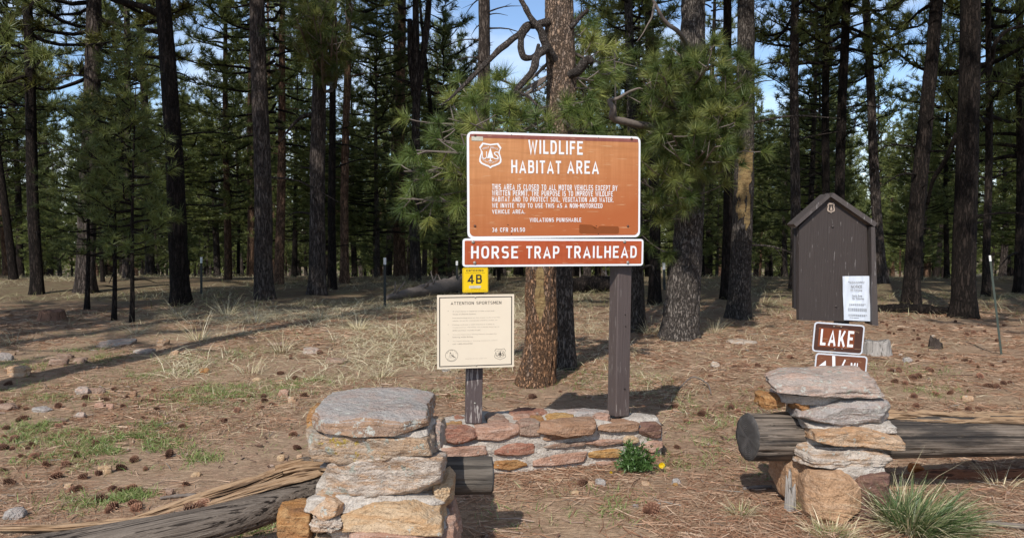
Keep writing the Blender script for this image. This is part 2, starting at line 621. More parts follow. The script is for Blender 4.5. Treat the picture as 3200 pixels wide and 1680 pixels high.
def paint_mat(name, c, worn=0.0, wear=(0.42, 0.38, 0.35), rough=0.55):
    """brown oil paint on sawn timber, worn through along the grain"""
    k = NT(name)
    g = k.noise(k.coord((30, 30, 1.6)), 3, 6, 0.6, 0.2)
    big = k.noise(k.coord(), 6, 4)
    cc = k.mix(g, tuple(x * 0.62 for x in c), tuple(x * 1.3 for x in c))
    cc = k.mix(k.math('MULTIPLY', big, 0.3), cc, tuple(x * 1.3 for x in c))
    if worn:
        w = k.noise(k.coord((26, 26, 2.6), loc=(4, 4, 4)), 3, 5, 0.6)
        cc = k.mix(k.ramp(w, [(0.66 - 0.1 * worn, 0), (0.70 - 0.1 * worn, 0.8)]), cc, wear)
    k.color(cc)
    k.bump(g, 0.006, 0.9)
    return k.set(rough, 0, 0.35).m
M['post_paint'] = paint_mat('post_paint', (0.088, 0.066, 0.060), worn=0.35, wear=(0.24, 0.21, 0.19))
M['post_worn'] = paint_mat('post_worn', (0.088, 0.066, 0.064), worn=0.9)
M['kiosk_paint'] = paint_mat('kiosk_paint', (0.046, 0.035, 0.031), worn=0.12, wear=(0.2, 0.18, 0.17))
M['kiosk_roof'] = paint_mat('kiosk_roof', (0.070, 0.057, 0.052), worn=0.3, wear=(0.3, 0.28, 0.27))

def sign_mat(name, A, B, stain=0.25, fade=None):
    k = NT(name)
    v = k.coord((1, 1, 1))
    f = k.noise(v, 2.2, 4, 0.5)
    s = k.noise(k.coord((13, 0.9, 1)), 2.2, 5, 0.65)
    h = k.noise(k.coord((0.8, 11, 1)), 2.0, 4, 0.6)
    c = k.mix(k.ramp(f, [(0.35, 0), (0.68, 1)]), A, B)
    c = k.mix(k.math('MULTIPLY', k.ramp(s, [(0.4, 0), (0.7, 1)]), stain), c, tuple(min(1, x * 1.25 + .03) for x in B))
    c = k.mix(k.math('MULTIPLY', k.ramp(h, [(0.45, 0), (0.7, 1)]), stain), c, tuple(x * 0.72 for x in A))
    if fade:
        tc = k.n.new('ShaderNodeTexCoord')
        sp_ = k.n.new('ShaderNodeSeparateXYZ')
        k.l.new(tc.outputs['Object'], sp_.inputs[0])
        gr = k.math('ADD', k.math('ADD', k.math('MULTIPLY', sp_.outputs[1], -1.15), k.math('MULTIPLY', sp_.outputs[0], 0.28)), k.math('MULTIPLY', f, 0.5))
        c = k.mix(k.ramp(gr, [(0.0, 0), (0.62, 1)]), c, fade)
    scr = k.noise(k.coord((3, 40, 1), rot=(0, 0, 0.5), loc=(1, 6, 0)), 2.6, 2, 0.5)
    c = k.mix(k.math('MULTIPLY', k.ramp(scr, [(0.66, 0), (0.69, 0.9)]), f), c, (0.62, 0.42, 0.24))
    sp = k.noise(k.coord(loc=(2, 2, 2)), 60, 2, 0.5)
    c = k.mix(k.ramp(sp, [(0.75, 0), (0.78, 0.6)]), c, (0.55, 0.38, 0.2))
    k.color(c)
    return k.set(0.42, 0, 0.4).m
M['sign_brown'] = sign_mat('sign_brown', (0.47, 0.185, 0.062), (0.53, 0.235, 0.088), 0.55, fade=(0.42, 0.115, 0.032))
M['sign_rust'] = sign_mat('sign_rust', (0.37, 0.066, 0.017), (0.42, 0.084, 0.023), 0.3)
M['sign_strip'] = sign_mat('sign_strip', (0.20, 0.05, 0.035), (0.27, 0.09, 0.07), 0.4)
M['sign_patch'] = plain('sign_patch', (0.235, 0.062, 0.014), 0.5)
M['sign_white'] = plain('sign_white', (0.80, 0.81, 0.83), 0.4, vary=0.05)
M['letter_white'] = plain('letter_white', (0.80, 0.80, 0.80), 0.4, vary=0.06)
M['cream'] = plain('cream_board', (0.72, 0.62, 0.48), 0.5, vary=0.04)
M['black'] = plain('black_paint', (0.03, 0.027, 0.025), 0.5)
M['ink'] = plain('grey_ink', (0.30, 0.25, 0.20), 0.6)
M['ink_dark'] = plain('dark_ink', (0.09, 0.075, 0.06), 0.6)
M['yellow'] = plain('yellow_plate', (0.80, 0.53, 0.008), 0.4, vary=0.05)
M['sticker'] = plain('sticker', (0.55, 0.52, 0.42), 0.5, vary=0.3, scale=60)
M['paper'] = plain('paper', (0.62, 0.66, 0.72), 0.6, vary=0.06)
M['lake_dark'] = sign_mat('lake_dark', (0.055, 0.022, 0.015), (0.075, 0.03, 0.018), 0.2)
M['lake_red'] = sign_mat('lake_red', (0.17, 0.040, 0.012), (0.21, 0.055, 0.018), 0.2)
M['lake_brown'] = sign_mat('lake_brown', (0.155, 0.055, 0.028), (0.19, 0.07, 0.035), 0.2)
M['rim'] = plain('silver_rim', (0.60, 0.62, 0.66), 0.4)
M['bolt'] = plain('bolt_steel', (0.34, 0.32, 0.28), 0.45, metal=0.5, scale=80)
M['bolt_rust'] = plain('bolt_rust', (0.13, 0.06, 0.04), 0.6, scale=80)
M['hole'] = plain('dark_hole', (0.02, 0.015, 0.012), 0.8)
M['tan_metal'] = plain('tan_badge', (0.42, 0.33, 0.26), 0.5)
M['steel_green'] = plain('green_post_paint', (0.060, 0.075, 0.062), 0.6)
M['steel_black'] = plain('dark_post_paint', (0.030, 0.033, 0.030), 0.6)
M['post_tip'] = plain('white_post_tip', (0.75, 0.75, 0.72), 0.5)

def bark_mat(name, plate1, plate2, fur, sx=20.0, sz=3.6, ochre=None):
    k = NT(name)
    v = k.coord((sx, sx, sz))
    wv = k.n.new('ShaderNodeVectorMath')
    wv.operation = 'ADD'
    sc_ = k.n.new('ShaderNodeVectorMath')
    sc_.operation = 'SCALE'
    sc_.inputs['Scale'].default_value = 1.9
    nz = k.n.new('ShaderNodeTexNoise')
    nz.inputs['Scale'].default_value = 2.0
    nz.inputs['Detail'].default_value = 4.0
    k.l.new(v, nz.inputs['Vector'])
    k.l.new(v, wv.inputs[0])
    k.l.new(nz.outputs['Color'], sc_.inputs[0])
    k.l.new(sc_.outputs[0], wv.inputs[1])
    e = k.voro(wv.outputs[0], 1.0, 'DISTANCE_TO_EDGE')
    cell = k.voro(wv.outputs[0], 1.0, 'F1', out='Color')
    fine = k.noise(k.coord((1, 1, 0.35)), 70, 5, 0.7)
    mid = k.noise(k.coord((3, 3, 0.5)), 2.5, 4, 0.6)
    tone = k.n.new('ShaderNodeSeparateColor')
    k.l.new(cell, tone.inputs[0])
    c = k.mix(tone.outputs[0], plate1, plate2)
    c = k.mix(k.math('MULTIPLY', k.ramp(mid, [(0.4, 0), (0.65, 1)]), 0.7), c, plate2)
    c = k.mix(0.75, c, k.ramp(fine, [(0.3, 0.35), (0.72, 1.0)]), 'MULTIPLY')
    edge = k.math('MULTIPLY', k.ramp(e, [(0.0, 1), (0.20, 0)]), 0.85)
    c = k.mix(edge, c, fur)
    rn = k.n.new('ShaderNodeHueSaturation')
    k.l.new(c, rn.inputs['Color'])
    vv = k.math('ADD', k.math('MULTIPLY', k.rand(), 0.55), 0.72)
    k.l.new(vv, rn.inputs['Value'])
    k.color(rn.outputs['Color'])
    k.bump(k.math('ADD', k.ramp(e, [(0.0, 0), (0.22, 1)]), k.math('MULTIPLY', fine, 0.5)), 0.025, 1.0)
    return k.set(0.92, 0, 0.15).m
M['bark_dark'] = bark_mat('bark_dark', (0.029, 0.022, 0.019), (0.060, 0.045, 0.037), (0.009, 0.007, 0.006))
M['bark_grey'] = bark_mat('bark_grey', (0.098, 0.075, 0.064), (0.185, 0.150, 0.13), (0.02, 0.015, 0.013))
M['bark_red'] = bark_mat('bark_red', (0.24, 0.135, 0.085), (0.33, 0.20, 0.13), (0.035, 0.022, 0.016))
M['bark_near'] = bark_mat('bark_near', (0.34, 0.27, 0.225), (0.46, 0.31, 0.21), (0.045, 0.034, 0.027), sx=44, sz=17)
M['bark_nearlow'] = bark_mat('bark_near_low', (0.33, 0.235, 0.175), (0.50, 0.265, 0.135), (0.04, 0.03, 0.024), sx=42, sz=14)
M['bark_scaly'] = bark_mat('bark_scaly', (0.14, 0.115, 0.10), (0.25, 0.215, 0.185), (0.025, 0.02, 0.018), sx=34, sz=9)
M['twig'] = plain('dead_twig', (0.17, 0.14, 0.12), 0.9, vary=0.4, scale=20)
M['scar'] = stone_mat('wood_scar', (0.36, 0.26, 0.12), (0.29, 0.20, 0.09), (0.21, 0.13, 0.06), dark=0.55, bedded=0.1)

def needle_mat(name, dark, mid, light, dead=(0.22, 0.12, 0.05), trans=0.22):
    k = NT(name)
    a = k.attr()
    c = k.ramp(a, [(0.0, dark), (0.45, mid), (0.9, light), (0.975, light), (0.985, dead)])
    hs = k.n.new('ShaderNodeHueSaturation')
    k.l.new(c, hs.inputs['Color'])
    k.l.new(k.math('ADD', k.math('MULTIPLY', k.rand(), 0.5), 0.75), hs.inputs['Value'])
    k.n.remove(k.b)
    d = k.n.new('ShaderNodeBsdfDiffuse')
    t = k.n.new('ShaderNodeBsdfTranslucent')
    g = k.n.new('ShaderNodeBsdfGlossy')
    g.inputs['Roughness'].default_value = 0.45
    g.inputs['Color'].default_value = (0.8, 0.85, 0.8, 1)
    m1 = k.n.new('ShaderNodeMixShader')
    m1.inputs[0].default_value = trans
    m2 = k.n.new('ShaderNodeMixShader')
    m2.inputs[0].default_value = 0.035
    k.l.new(hs.outputs[0], d.inputs[0])
    k.l.new(hs.outputs[0], t.inputs[0])
    k.l.new(d.outputs[0], m1.inputs[1])
    k.l.new(t.outputs[0], m1.inputs[2])
    k.l.new(m1.outputs[0], m2.inputs[1])
    k.l.new(g.outputs[0], m2.inputs[2])
    k.l.new(m2.outputs[0], k.out.inputs['Surface'])
    return k.m
M['needles_near'] = needle_mat('needles_near', (0.036, 0.064, 0.017), (0.112, 0.156, 0.037), (0.33, 0.34, 0.095))
M['needles_far'] = needle_mat('needles_far', (0.070, 0.094, 0.030), (0.140, 0.168, 0.048), (0.215, 0.235, 0.066), trans=0.36)
M['needles_olive'] = needle_mat('needles_olive', (0.07, 0.08, 0.02), (0.13, 0.135, 0.03), (0.20, 0.19, 0.045))
M['grass_green'] = needle_mat('grass_green', (0.12, 0.19, 0.04), (0.20, 0.28, 0.075), (0.38, 0.39, 0.17), dead=(0.40, 0.32, 0.18))
M['grass_dry'] = needle_mat('grass_dry', (0.40, 0.34, 0.18), (0.58, 0.50, 0.31), (0.74, 0.66, 0.46), dead=(0.20, 0.20, 0.07))
M['litter'] = needle_mat('needle_litter', (0.28, 0.13, 0.075), (0.49, 0.275, 0.165), (0.70, 0.50, 0.35), dead=(0.30, 0.28, 0.25), trans=0.05)
M['clump'] = needle_mat('clump_blades', (0.05, 0.095, 0.03), (0.10, 0.16, 0.055), (0.24, 0.27, 0.12), dead=(0.46, 0.38, 0.22))
M['leaf'] = needle_mat('plant_leaf', (0.045, 0.10, 0.025), (0.085, 0.17, 0.04), (0.14, 0.24, 0.07), dead=(0.10, 0.2, 0.05))
M['petal'] = plain('yellow_petal', (0.75, 0.52, 0.01), 0.6)

def cone_mat():
    k = NT('pine_cone')
    a = k.attr()
    c = k.ramp(a, [(0.0, (0.06, 0.027, 0.017)), (0.55, (0.20, 0.095, 0.058)), (1.0, (0.46, 0.29, 0.19))])
    hs = k.n.new('ShaderNodeHueSaturation')
    k.l.new(c, hs.inputs['Color'])
    k.l.new(k.math('ADD', k.math('MULTIPLY', k.rand(), 0.8), 0.55), hs.inputs['Value'])
    k.color(hs.outputs[0])
    return k.set(0.8).m
M['cone'] = cone_mat()

def ground_mat():
    k = NT('forest_floor')
    w = k.wcoord()
    big = k.noise(w, 0.33, 5, 0.6)
    mid = k.noise(w, 2.2, 6, 0.65)
    fine = k.noise(w, 30, 6, 0.75)
    fl = None
    for r in (0.3, 1.2, 2.1, 2.8):
        s = k.noise(k.wcoord((6, 95, 6), (0, 0, r)), 1.0, 3, 0.6, 0.4)
        s = k.ramp(s, [(0.52, 0), (0.60, 1)])
        fl = s if fl is None else k.mix(1.0, fl, s, 'LIGHTEN')
    soil = k.mix(k.ramp(mid, [(0.35, 0), (0.7, 1)]), (0.45, 0.265, 0.18), (0.57, 0.38, 0.27))
    lit = k.mix(fine, (0.42, 0.25, 0.16), (0.64, 0.44, 0.295))
    c = k.mix(k.ramp(big, [(0.40, 0), (0.58, 1)]), soil, lit)
    c = k.mix(k.math('MULTIPLY', fl, 0.6), c, (0.56, 0.42, 0.27))
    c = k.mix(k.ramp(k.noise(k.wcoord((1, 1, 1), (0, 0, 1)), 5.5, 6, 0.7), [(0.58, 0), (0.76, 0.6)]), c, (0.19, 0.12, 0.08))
    c = k.mix(0.8, c, k.ramp(fine, [(0.25, 0.55), (0.62, 1.0)]), 'MULTIPLY')
    peb = k.voro(w, 38, 'F1')
    pn = k.noise(w, 4.0, 3)
    pm = k.math('MULTIPLY', k.ramp(peb, [(0.16, 1), (0.22, 0)]), k.ramp(pn, [(0.52, 0), (0.6, 1)]))
    c = k.mix(pm, c, (0.50, 0.40, 0.32))
    # trodden red-brown earth of the path on the far left
    g = k.n.new('ShaderNodeNewGeometry')
    sp = k.n.new('ShaderNodeSeparateXYZ')
    k.l.new(g.outputs['Position'], sp.inputs[0])
    px = k.math('ADD', sp.outputs[0], k.math('MULTIPLY', sp.outputs[1], 0.42))
    pm2 = k.ramp(k.math('ADD', k.math('MULTIPLY', k.math('ADD', px, 4.5), -0.4), k.math('MULTIPLY', mid, 0.8)), [(0.55, 0), (1.0, 0.7)])
    c = k.mix(pm2, c, k.mix(fine, (0.27, 0.14, 0.09), (0.40, 0.24, 0.165)))
    # under the trees the floor is old dark duff with thin olive grass
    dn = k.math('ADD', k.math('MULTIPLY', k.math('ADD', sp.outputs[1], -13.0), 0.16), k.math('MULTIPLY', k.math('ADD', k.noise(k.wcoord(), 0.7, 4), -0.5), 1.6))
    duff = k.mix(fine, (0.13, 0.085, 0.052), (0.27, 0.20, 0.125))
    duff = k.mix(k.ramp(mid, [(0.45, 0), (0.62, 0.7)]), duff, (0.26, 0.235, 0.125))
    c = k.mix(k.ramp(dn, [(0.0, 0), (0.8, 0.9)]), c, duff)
    k.color(c)
    k.bump(k.math('ADD', k.math('ADD', fine, k.math('MULTIPLY', fl, 0.7)), mid), 0.018, 0.9)
    return k.set(0.95, 0, 0.1).m
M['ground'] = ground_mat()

M['kiosk_shaded'] = paint_mat('kiosk_shaded', (0.026, 0.021, 0.020))  # shade on the kiosk's left side board, put into its paint colour
M['bark_branch'] = bark_mat('bark_branch', (0.13, 0.105, 0.09), (0.23, 0.195, 0.17), (0.05, 0.04, 0.035), sx=60, sz=40)
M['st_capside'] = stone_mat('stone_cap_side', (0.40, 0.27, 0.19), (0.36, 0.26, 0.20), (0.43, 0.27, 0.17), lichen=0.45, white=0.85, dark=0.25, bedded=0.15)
M['st_bright'] = stone_mat('stone_bright', (0.62, 0.20, 0.05), (0.55, 0.17, 0.05), (0.6, 0.3, 0.12))
M['flakes'] = needle_mat('bark_flakes', (0.07, 0.04, 0.028), (0.17, 0.10, 0.07), (0.30, 0.22, 0.17), dead=(0.4, 0.33, 0.27), trans=0.02)
# ------------------------------------------------------------------ ground
def axis(lo, hi, step, far, k):
    a = list(np.arange(lo, hi + 1e-6, step))
    s, x = step, hi
    while x < far:
        s *= k
        x += s
        a.append(x)
    s, x = step, lo
    while x > -far:
        s *= k
        x -= s
        a.insert(0, x)
    return np.array(a)
gx = axis(-6.0, 6.0, 0.055, 900.0, 1.12)
gy = axis(2.0, 13.0, 0.055, 900.0, 1.10)
GX, GY = np.meshgrid(gx, gy)
mb = MB()
mb.add(np.stack([GX, GY, zg(GX, GY)], -1), grid_faces(len(gy), len(gx), False)[:, :])
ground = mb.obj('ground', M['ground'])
tag(ground, 'brown forest floor of earth and fallen pine needles', None, kind='structure')

# ------------------------------------------------------------------ stone pillars
def place_stone(root, name, mat, box_px, Y, depth, seed, yaw=0.0, tilt=0.0, roll=0.0, lift=0.0, label=None, side_mat=None, **kw):
    x0, y0, x1, y1 = box_px
    a, b = at(x0, (y0 + y1) / 2, Y), at(x1, (y0 + y1) / 2, Y)
    w = b[0] - a[0]
    zt, zb = at((x0 + x1) / 2, y0, Y)[2], at((x0 + x1) / 2, y1, Y)[2]
    h = zt - zb
    V, Q, T = rock(w, depth, h, seed, **kw)
    V[:, 2] -= h / 2
    V = V @ (rotz(yaw) @ roty(roll) @ rotx(tilt)).T
    V = V + np.array([(a[0] + b[0]) / 2, Y + depth / 2, (zt + zb) / 2 + lift])
    m = MB()
    add_rock(m, rel(V, root), Q, T)
    o = m.obj(name, [M[mat], M[side_mat or mat]], root)
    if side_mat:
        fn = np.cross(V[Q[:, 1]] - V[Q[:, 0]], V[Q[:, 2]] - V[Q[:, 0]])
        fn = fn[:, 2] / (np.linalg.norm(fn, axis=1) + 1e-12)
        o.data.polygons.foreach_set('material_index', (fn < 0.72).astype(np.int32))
    if label:
        o['label'] = label
    return o

base = np.array([-0.58, 3.85, 0.0])
lp = thing('stone_pillar', 'left rough stone pillar with a broad flat grey capstone', 'pillar', base)
place_stone(lp, 'capstone', 'st_grey', (944, 1298, 1330, 1364), 3.53, 0.62, 211, side_mat='st_capside', jit=0.6, strata=0.2, rough=0.035, label='broad flat grey capstone', bev=0.12, corners=5, tilt=math.radians(1.0))
place_stone(lp, 'stone', 'st_tan', (932, 1366, 1364, 1456), 3.55, 0.52, 12, rough=0.045, bev=0.2, corners=3, strata=0.15, label='tan slab with yellow and grey lichen')
place_stone(lp, 'stone', 'st_palegrey', (1002, 1455, 1366, 1578), 3.56, 0.5, 13, rough=0.045, bev=0.16, corners=3, strata=0.12, tilt=math.radians(-9), label='pale grey stone with a rusty underside')
place_stone(lp, 'stone', 'st_sand', (1052, 1582, 1374, 1666), 3.50, 0.50, 14, rough=0.035, bev=0.12, corners=2, strata=0.2, label='sandy yellow block')
place_stone(lp, 'stone', 'st_peach', (957, 1564, 1062, 1642), 3.50, 0.30, 15, rough=0.05, bev=0.5, corners=4, strata=0.1)
place_stone(lp, 'stone', 'st_sand', (1346, 1516, 1408, 1602), 3.62, 0.30, 16, rough=0.10, bev=0.4, boxy=0.8)
place_stone(lp, 'stone', 'st_orange', (856, 1604, 968, 1690), 3.52, 0.26, 17, rough=0.05, bev=0.3, corners=3, strata=0.1, label='orange brown stone at the foot')
place_stone(lp, 'stone', 'st_orange', (952, 1290, 1010, 1348), 3.86, 0.24, 18, rough=0.06, bev=0.35, boxy=0.7)
place_stone(lp, 'stone', 'st_pinkgrey', (1344, 1340, 1380, 1414), 3.70, 0.22, 19, rough=0.08, bev=0.35, boxy=0.8, label='small upright stone crusted with lichen')
place_stone(lp, 'stone', 'st_pink', (1066, 1668, 1420, 1760), 3.47, 0.52, 20, rough=0.04, bev=0.12, corners=2, strata=0.2)
place_stone(lp, 'stone', 'st_palegrey', (972, 1618, 1068, 1672), 3.49, 0.1, 21, rough=0.12, bev=0.4, boxy=0.9)
place_stone(lp, 'stone', 'st_sand', (930, 1690, 1090, 1800), 3.48, 0.4, 22, rough=0.06, bev=0.3, boxy=0.6)
m = MB()
for (bx, Y, dp, sd, kw) in (((1000, 1340, 1335, 1820), 3.74, 0.34, 30, dict(boxy=0.42)), ((1000, 1352, 1340, 1382), 3.56, 0.42, 31, dict(boxy=0.6)),
                            ((1000, 1440, 1345, 1476), 3.64, 0.42, 32, dict(boxy=0.6)), ((975, 1552, 1380, 1602), 3.555, 0.44, 33, dict(boxy=0.5)),
                            ((968, 1648, 1392, 1692), 3.52, 0.48, 34, dict(boxy=0.5)), ((952, 1730, 1402, 1830), 3.52, 0.5, 35, dict(boxy=0.5)),
                            ((985, 1500, 1040, 1600), 3.66, 0.3, 36, dict(boxy=0.8))):
    a_, b_ = at(bx[0], bx[1], Y), at(bx[2], bx[3], Y)
    V, Q, T = rock(b_[0] - a_[0], dp, a_[2] - b_[2], sd, rough=0.04, bev=0.2, strata=0.1, jit=0.4, **kw)
    add_rock(m, rel(V + np.array([(a_[0] + b_[0]) / 2, Y + dp / 2, b_[2]]), lp), Q, T)
m.obj('mortar', M['mortar'], lp)

base = np.array([1.82, 4.7, 0.0])
rp = thing('stone_pillar', 'right leaning stone pillar holding the charred log, in front of the lake sign', 'pillar', base)
place_stone(rp, 'capstone', 'st_pinkgrey', (2452, 1188, 2786, 1242), 4.48, 0.46, 341, rough=0.05, bev=0.5, strata=0.5, tilt=math.radians(7), corners=5, jit=.8, label='pinkish grey capstone streaked with lichen')
place_stone(rp, 'stone', 'st_grey', (2524, 1256, 2808, 1334), 4.46, 0.46, 42, rough=0.045, bev=0.28, corners=4, strata=0.1, jit=.7, label='grey slab half covered by pale lichen')
place_stone(rp, 'stone', 'st_peach', (2546, 1336, 2828, 1410), 4.44, 0.46, 43, rough=0.045, bev=0.28, corners=4, strata=0.1, jit=.7, roll=math.radians(3.5), label='peach coloured slab')
place_stone(rp, 'stone', 'st_palegrey', (2506, 1402, 2778, 1472), 4.46, 0.46, 44, rough=0.06, bev=0.25, strata=0.45, corners=4, jit=.7, roll=math.radians(3), label='layered pale grey slab')
place_stone(rp, 'stone', 'st_base', (2540, 1482, 2698, 1662), 4.37, 0.42, 45, rough=0.03, bev=0.2, corners=4, strata=0.05, roll=math.radians(-2), label='tall smooth tan block at the foot')
place_stone(rp, 'stone', 'st_plum', (2672, 1490, 2778, 1660), 4.42, 0.38, 46, rough=0.05, bev=0.16, boxy=0.45, label='dark plum block at the foot')
place_stone(rp, 'stone', 'st_base', (2462, 1440, 2556, 1572), 4.62, 0.34, 47, rough=0.04, bev=0.2, boxy=0.45)
place_stone(rp, 'stone', 'st_orange', (2384, 1240, 2462, 1280), 4.64, 0.2, 48, rough=0.05, bev=0.3, boxy=0.5, label='small orange block lying on the log')
place_stone(rp, 'stone', 'st_orange', (2486, 1246, 2536, 1288), 4.56, 0.2, 49, rough=0.08, bev=0.4, boxy=0.8)
m = MB()
for (bx, Y, dp, sd, kw) in (((2530, 1250, 2768, 1660), 4.56, 0.36, 51, dict(boxy=0.45)), ((2470, 1228, 2770, 1264), 4.56, 0.4, 52, dict(boxy=0.6)),
                            ((2530, 1318, 2800, 1352), 4.50, 0.4, 53, dict(boxy=0.6)), ((2526, 1398, 2790, 1420), 4.50, 0.4, 54, dict(boxy=0.6)),
                            ((2540, 1455, 2776, 1520), 4.46, 0.36, 55, dict(boxy=0.5))):
    a_, b_ = at(bx[0], bx[1], Y), at(bx[2], bx[3], Y)
    V, Q, T = rock(b_[0] - a_[0], dp, a_[2] - b_[2], sd, rough=0.04, bev=0.2, strata=0.1, jit=0.4, **kw)
    add_rock(m, rel(V + np.array([(a_[0] + b_[0]) / 2, Y + dp / 2, b_[2]]), rp), Q, T)
m.obj('mortar', M['mortar'], rp)

# ------------------------------------------------------------------ low mortared wall under the signs
WA, WB = np.array([-0.52, 5.16, 0.0]), np.array([1.02, 5.60, 0.0])
WU = (WB - WA) / np.linalg.norm(WB - WA)
WN = np.array([WU[1], -WU[0], 0.0])          # towards the camera
WYAW = math.atan2(WU[1], WU[0])
WL = float(np.linalg.norm(WB - WA))
wall = thing('stone_wall', 'low mortared wall of reddish stones carrying the two sign posts', 'wall', (WA + WB) / 2 - WN * 0.2)
m = MB()
V, Q, T = rock(WL, 0.46, 0.36, 61, n=150, rough=0.022, bev=0.04, strata=0.05, corners=0, jit=0.1)
V[:, 2] += 0.02 * fbm(V * 6, 77, 3) * (V[:, 2] > 0.25)
V[:, 2] -= (V[:, 2] > 0.2) * 0.03 * (V[:, 0] / WL + 0.5)
V[:, 2] -= 0.07
V = V @ rotz(WYAW).T + (WA + WB) / 2 - WN * 0.230
add_rock(m, rel(V, wall), Q, T)
m.obj('mortar', M['mortar'], wall)
def c6(x, y):
    return 1350 + x / 2.816, 1200 + y / 2.816
wall_stones = [(60, 382, 392, 525, 'st_red'), (395, 368, 775, 508, 'st_pink'), (780, 335, 955, 462, 'st_soil'), (970, 345, 1440, 492, 'st_brown'),
               (1458, 335, 1815, 425, 'st_brown'), (1822, 335, 2012, 470, 'st_plum'), (75, 528, 485, 650, 'st_pink'), (540, 508, 900, 628, 'st_red'),
               (975, 497, 1350, 560, 'st_soil'), (1348, 474, 1670, 548, 'st_pink'), (1682, 448, 1815, 520, 'st_sand'), (1805, 492, 2022, 598, 'st_pink'),
               (525, 655, 835, 765, 'st_orange'), (880, 598, 1330, 722, 'st_pink'), (1385, 565, 1665, 655, 'st_yellow'), (1895, 606, 2022, 690, 'st_brown'),
               (820, 738, 1130, 800, 'st_soil'), (60, 660, 440, 760, 'st_brown'), (1150, 740, 1400, 800, 'st_brown'), (1440, 670, 1620, 730, 'st_pink')]
for k, (x0, y0, x1, y1, mt) in enumerate(wall_stones):
    p0, p1 = hit(*c6(x0, y1), WA, WN), hit(*c6(x1, y0), WA, WN)
    w = float(np.dot(p1 - p0, WU))
    h = float(p1[2] - p0[2])
    V, Q, T = rock(w * 1.05, 0.17, h * 1.10, 100 + k, n=56, rough=0.035, bev=0.22, strata=0.12, corners=3, jit=.8)
    V[:, 2] -= h * 0.55
    V = V @ (rotz(WYAW) @ roty(math.radians(random.Random(k).uniform(-2.5, 4)))).T
    V = V + np.array([(p0[0] + p1[0]) / 2, (p0[1] + p1[1]) / 2, (p0[2] + p1[2]) / 2]) - WN * 0.060
    m = MB()
    add_rock(m, rel(V, wall), Q, T)
    m.obj('stone', M[mt], wall)
top_z = 0.285
top_stones = [(-20, 318, 240, 372, 'st_orange'), (680, 214, 1000, 258, 'st_red'), (480, 250, 640, 320, 'st_soil'), (720, 262, 850, 292, 'st_pink'),
              (1010, 256, 1245, 302, 'st_yellow'), (1430, 252, 1550, 285, 'st_pink'), (1060, 214, 1540, 252, 'st_grey'), (860, 275, 975, 322, 'st_orange'),
              (920, 300, 1400, 350, 'st_brown'), (200, 272, 290, 312, 'st_red')]
for k, (x0, y0, x1, y1, mt) in enumerate(top_stones):
    zt = top_z + 0.012
    p = [hit(*c6(x, y), np.array([0, 0, zt]), np.array([0, 0, 1.0])) for x, y in ((x0, y1), (x1, y1), (x0, y0), (x1, y0))]
    w = max(0.06, p[1][0] - p[0][0])
    d = max(0.05, (p[2][1] - p[0][1]))
    V, Q, T = rock(w * 1.1, d * 1.2, 0.09, 140 + k, n=48, m=10, rough=0.05, bev=0.2, boxy=0.6, strata=0.2, corners=8)
    V = V @ rotz(WYAW * 0.6).T + np.array([(p[0][0] + p[1][0] + p[2][0] + p[3][0]) / 4, (p[0][1] + p[2][1]) / 2, zt - 0.085])
    m = MB()
    add_rock(m, rel(V, wall), Q, T)
    m.obj('stone', M[mt], wall)

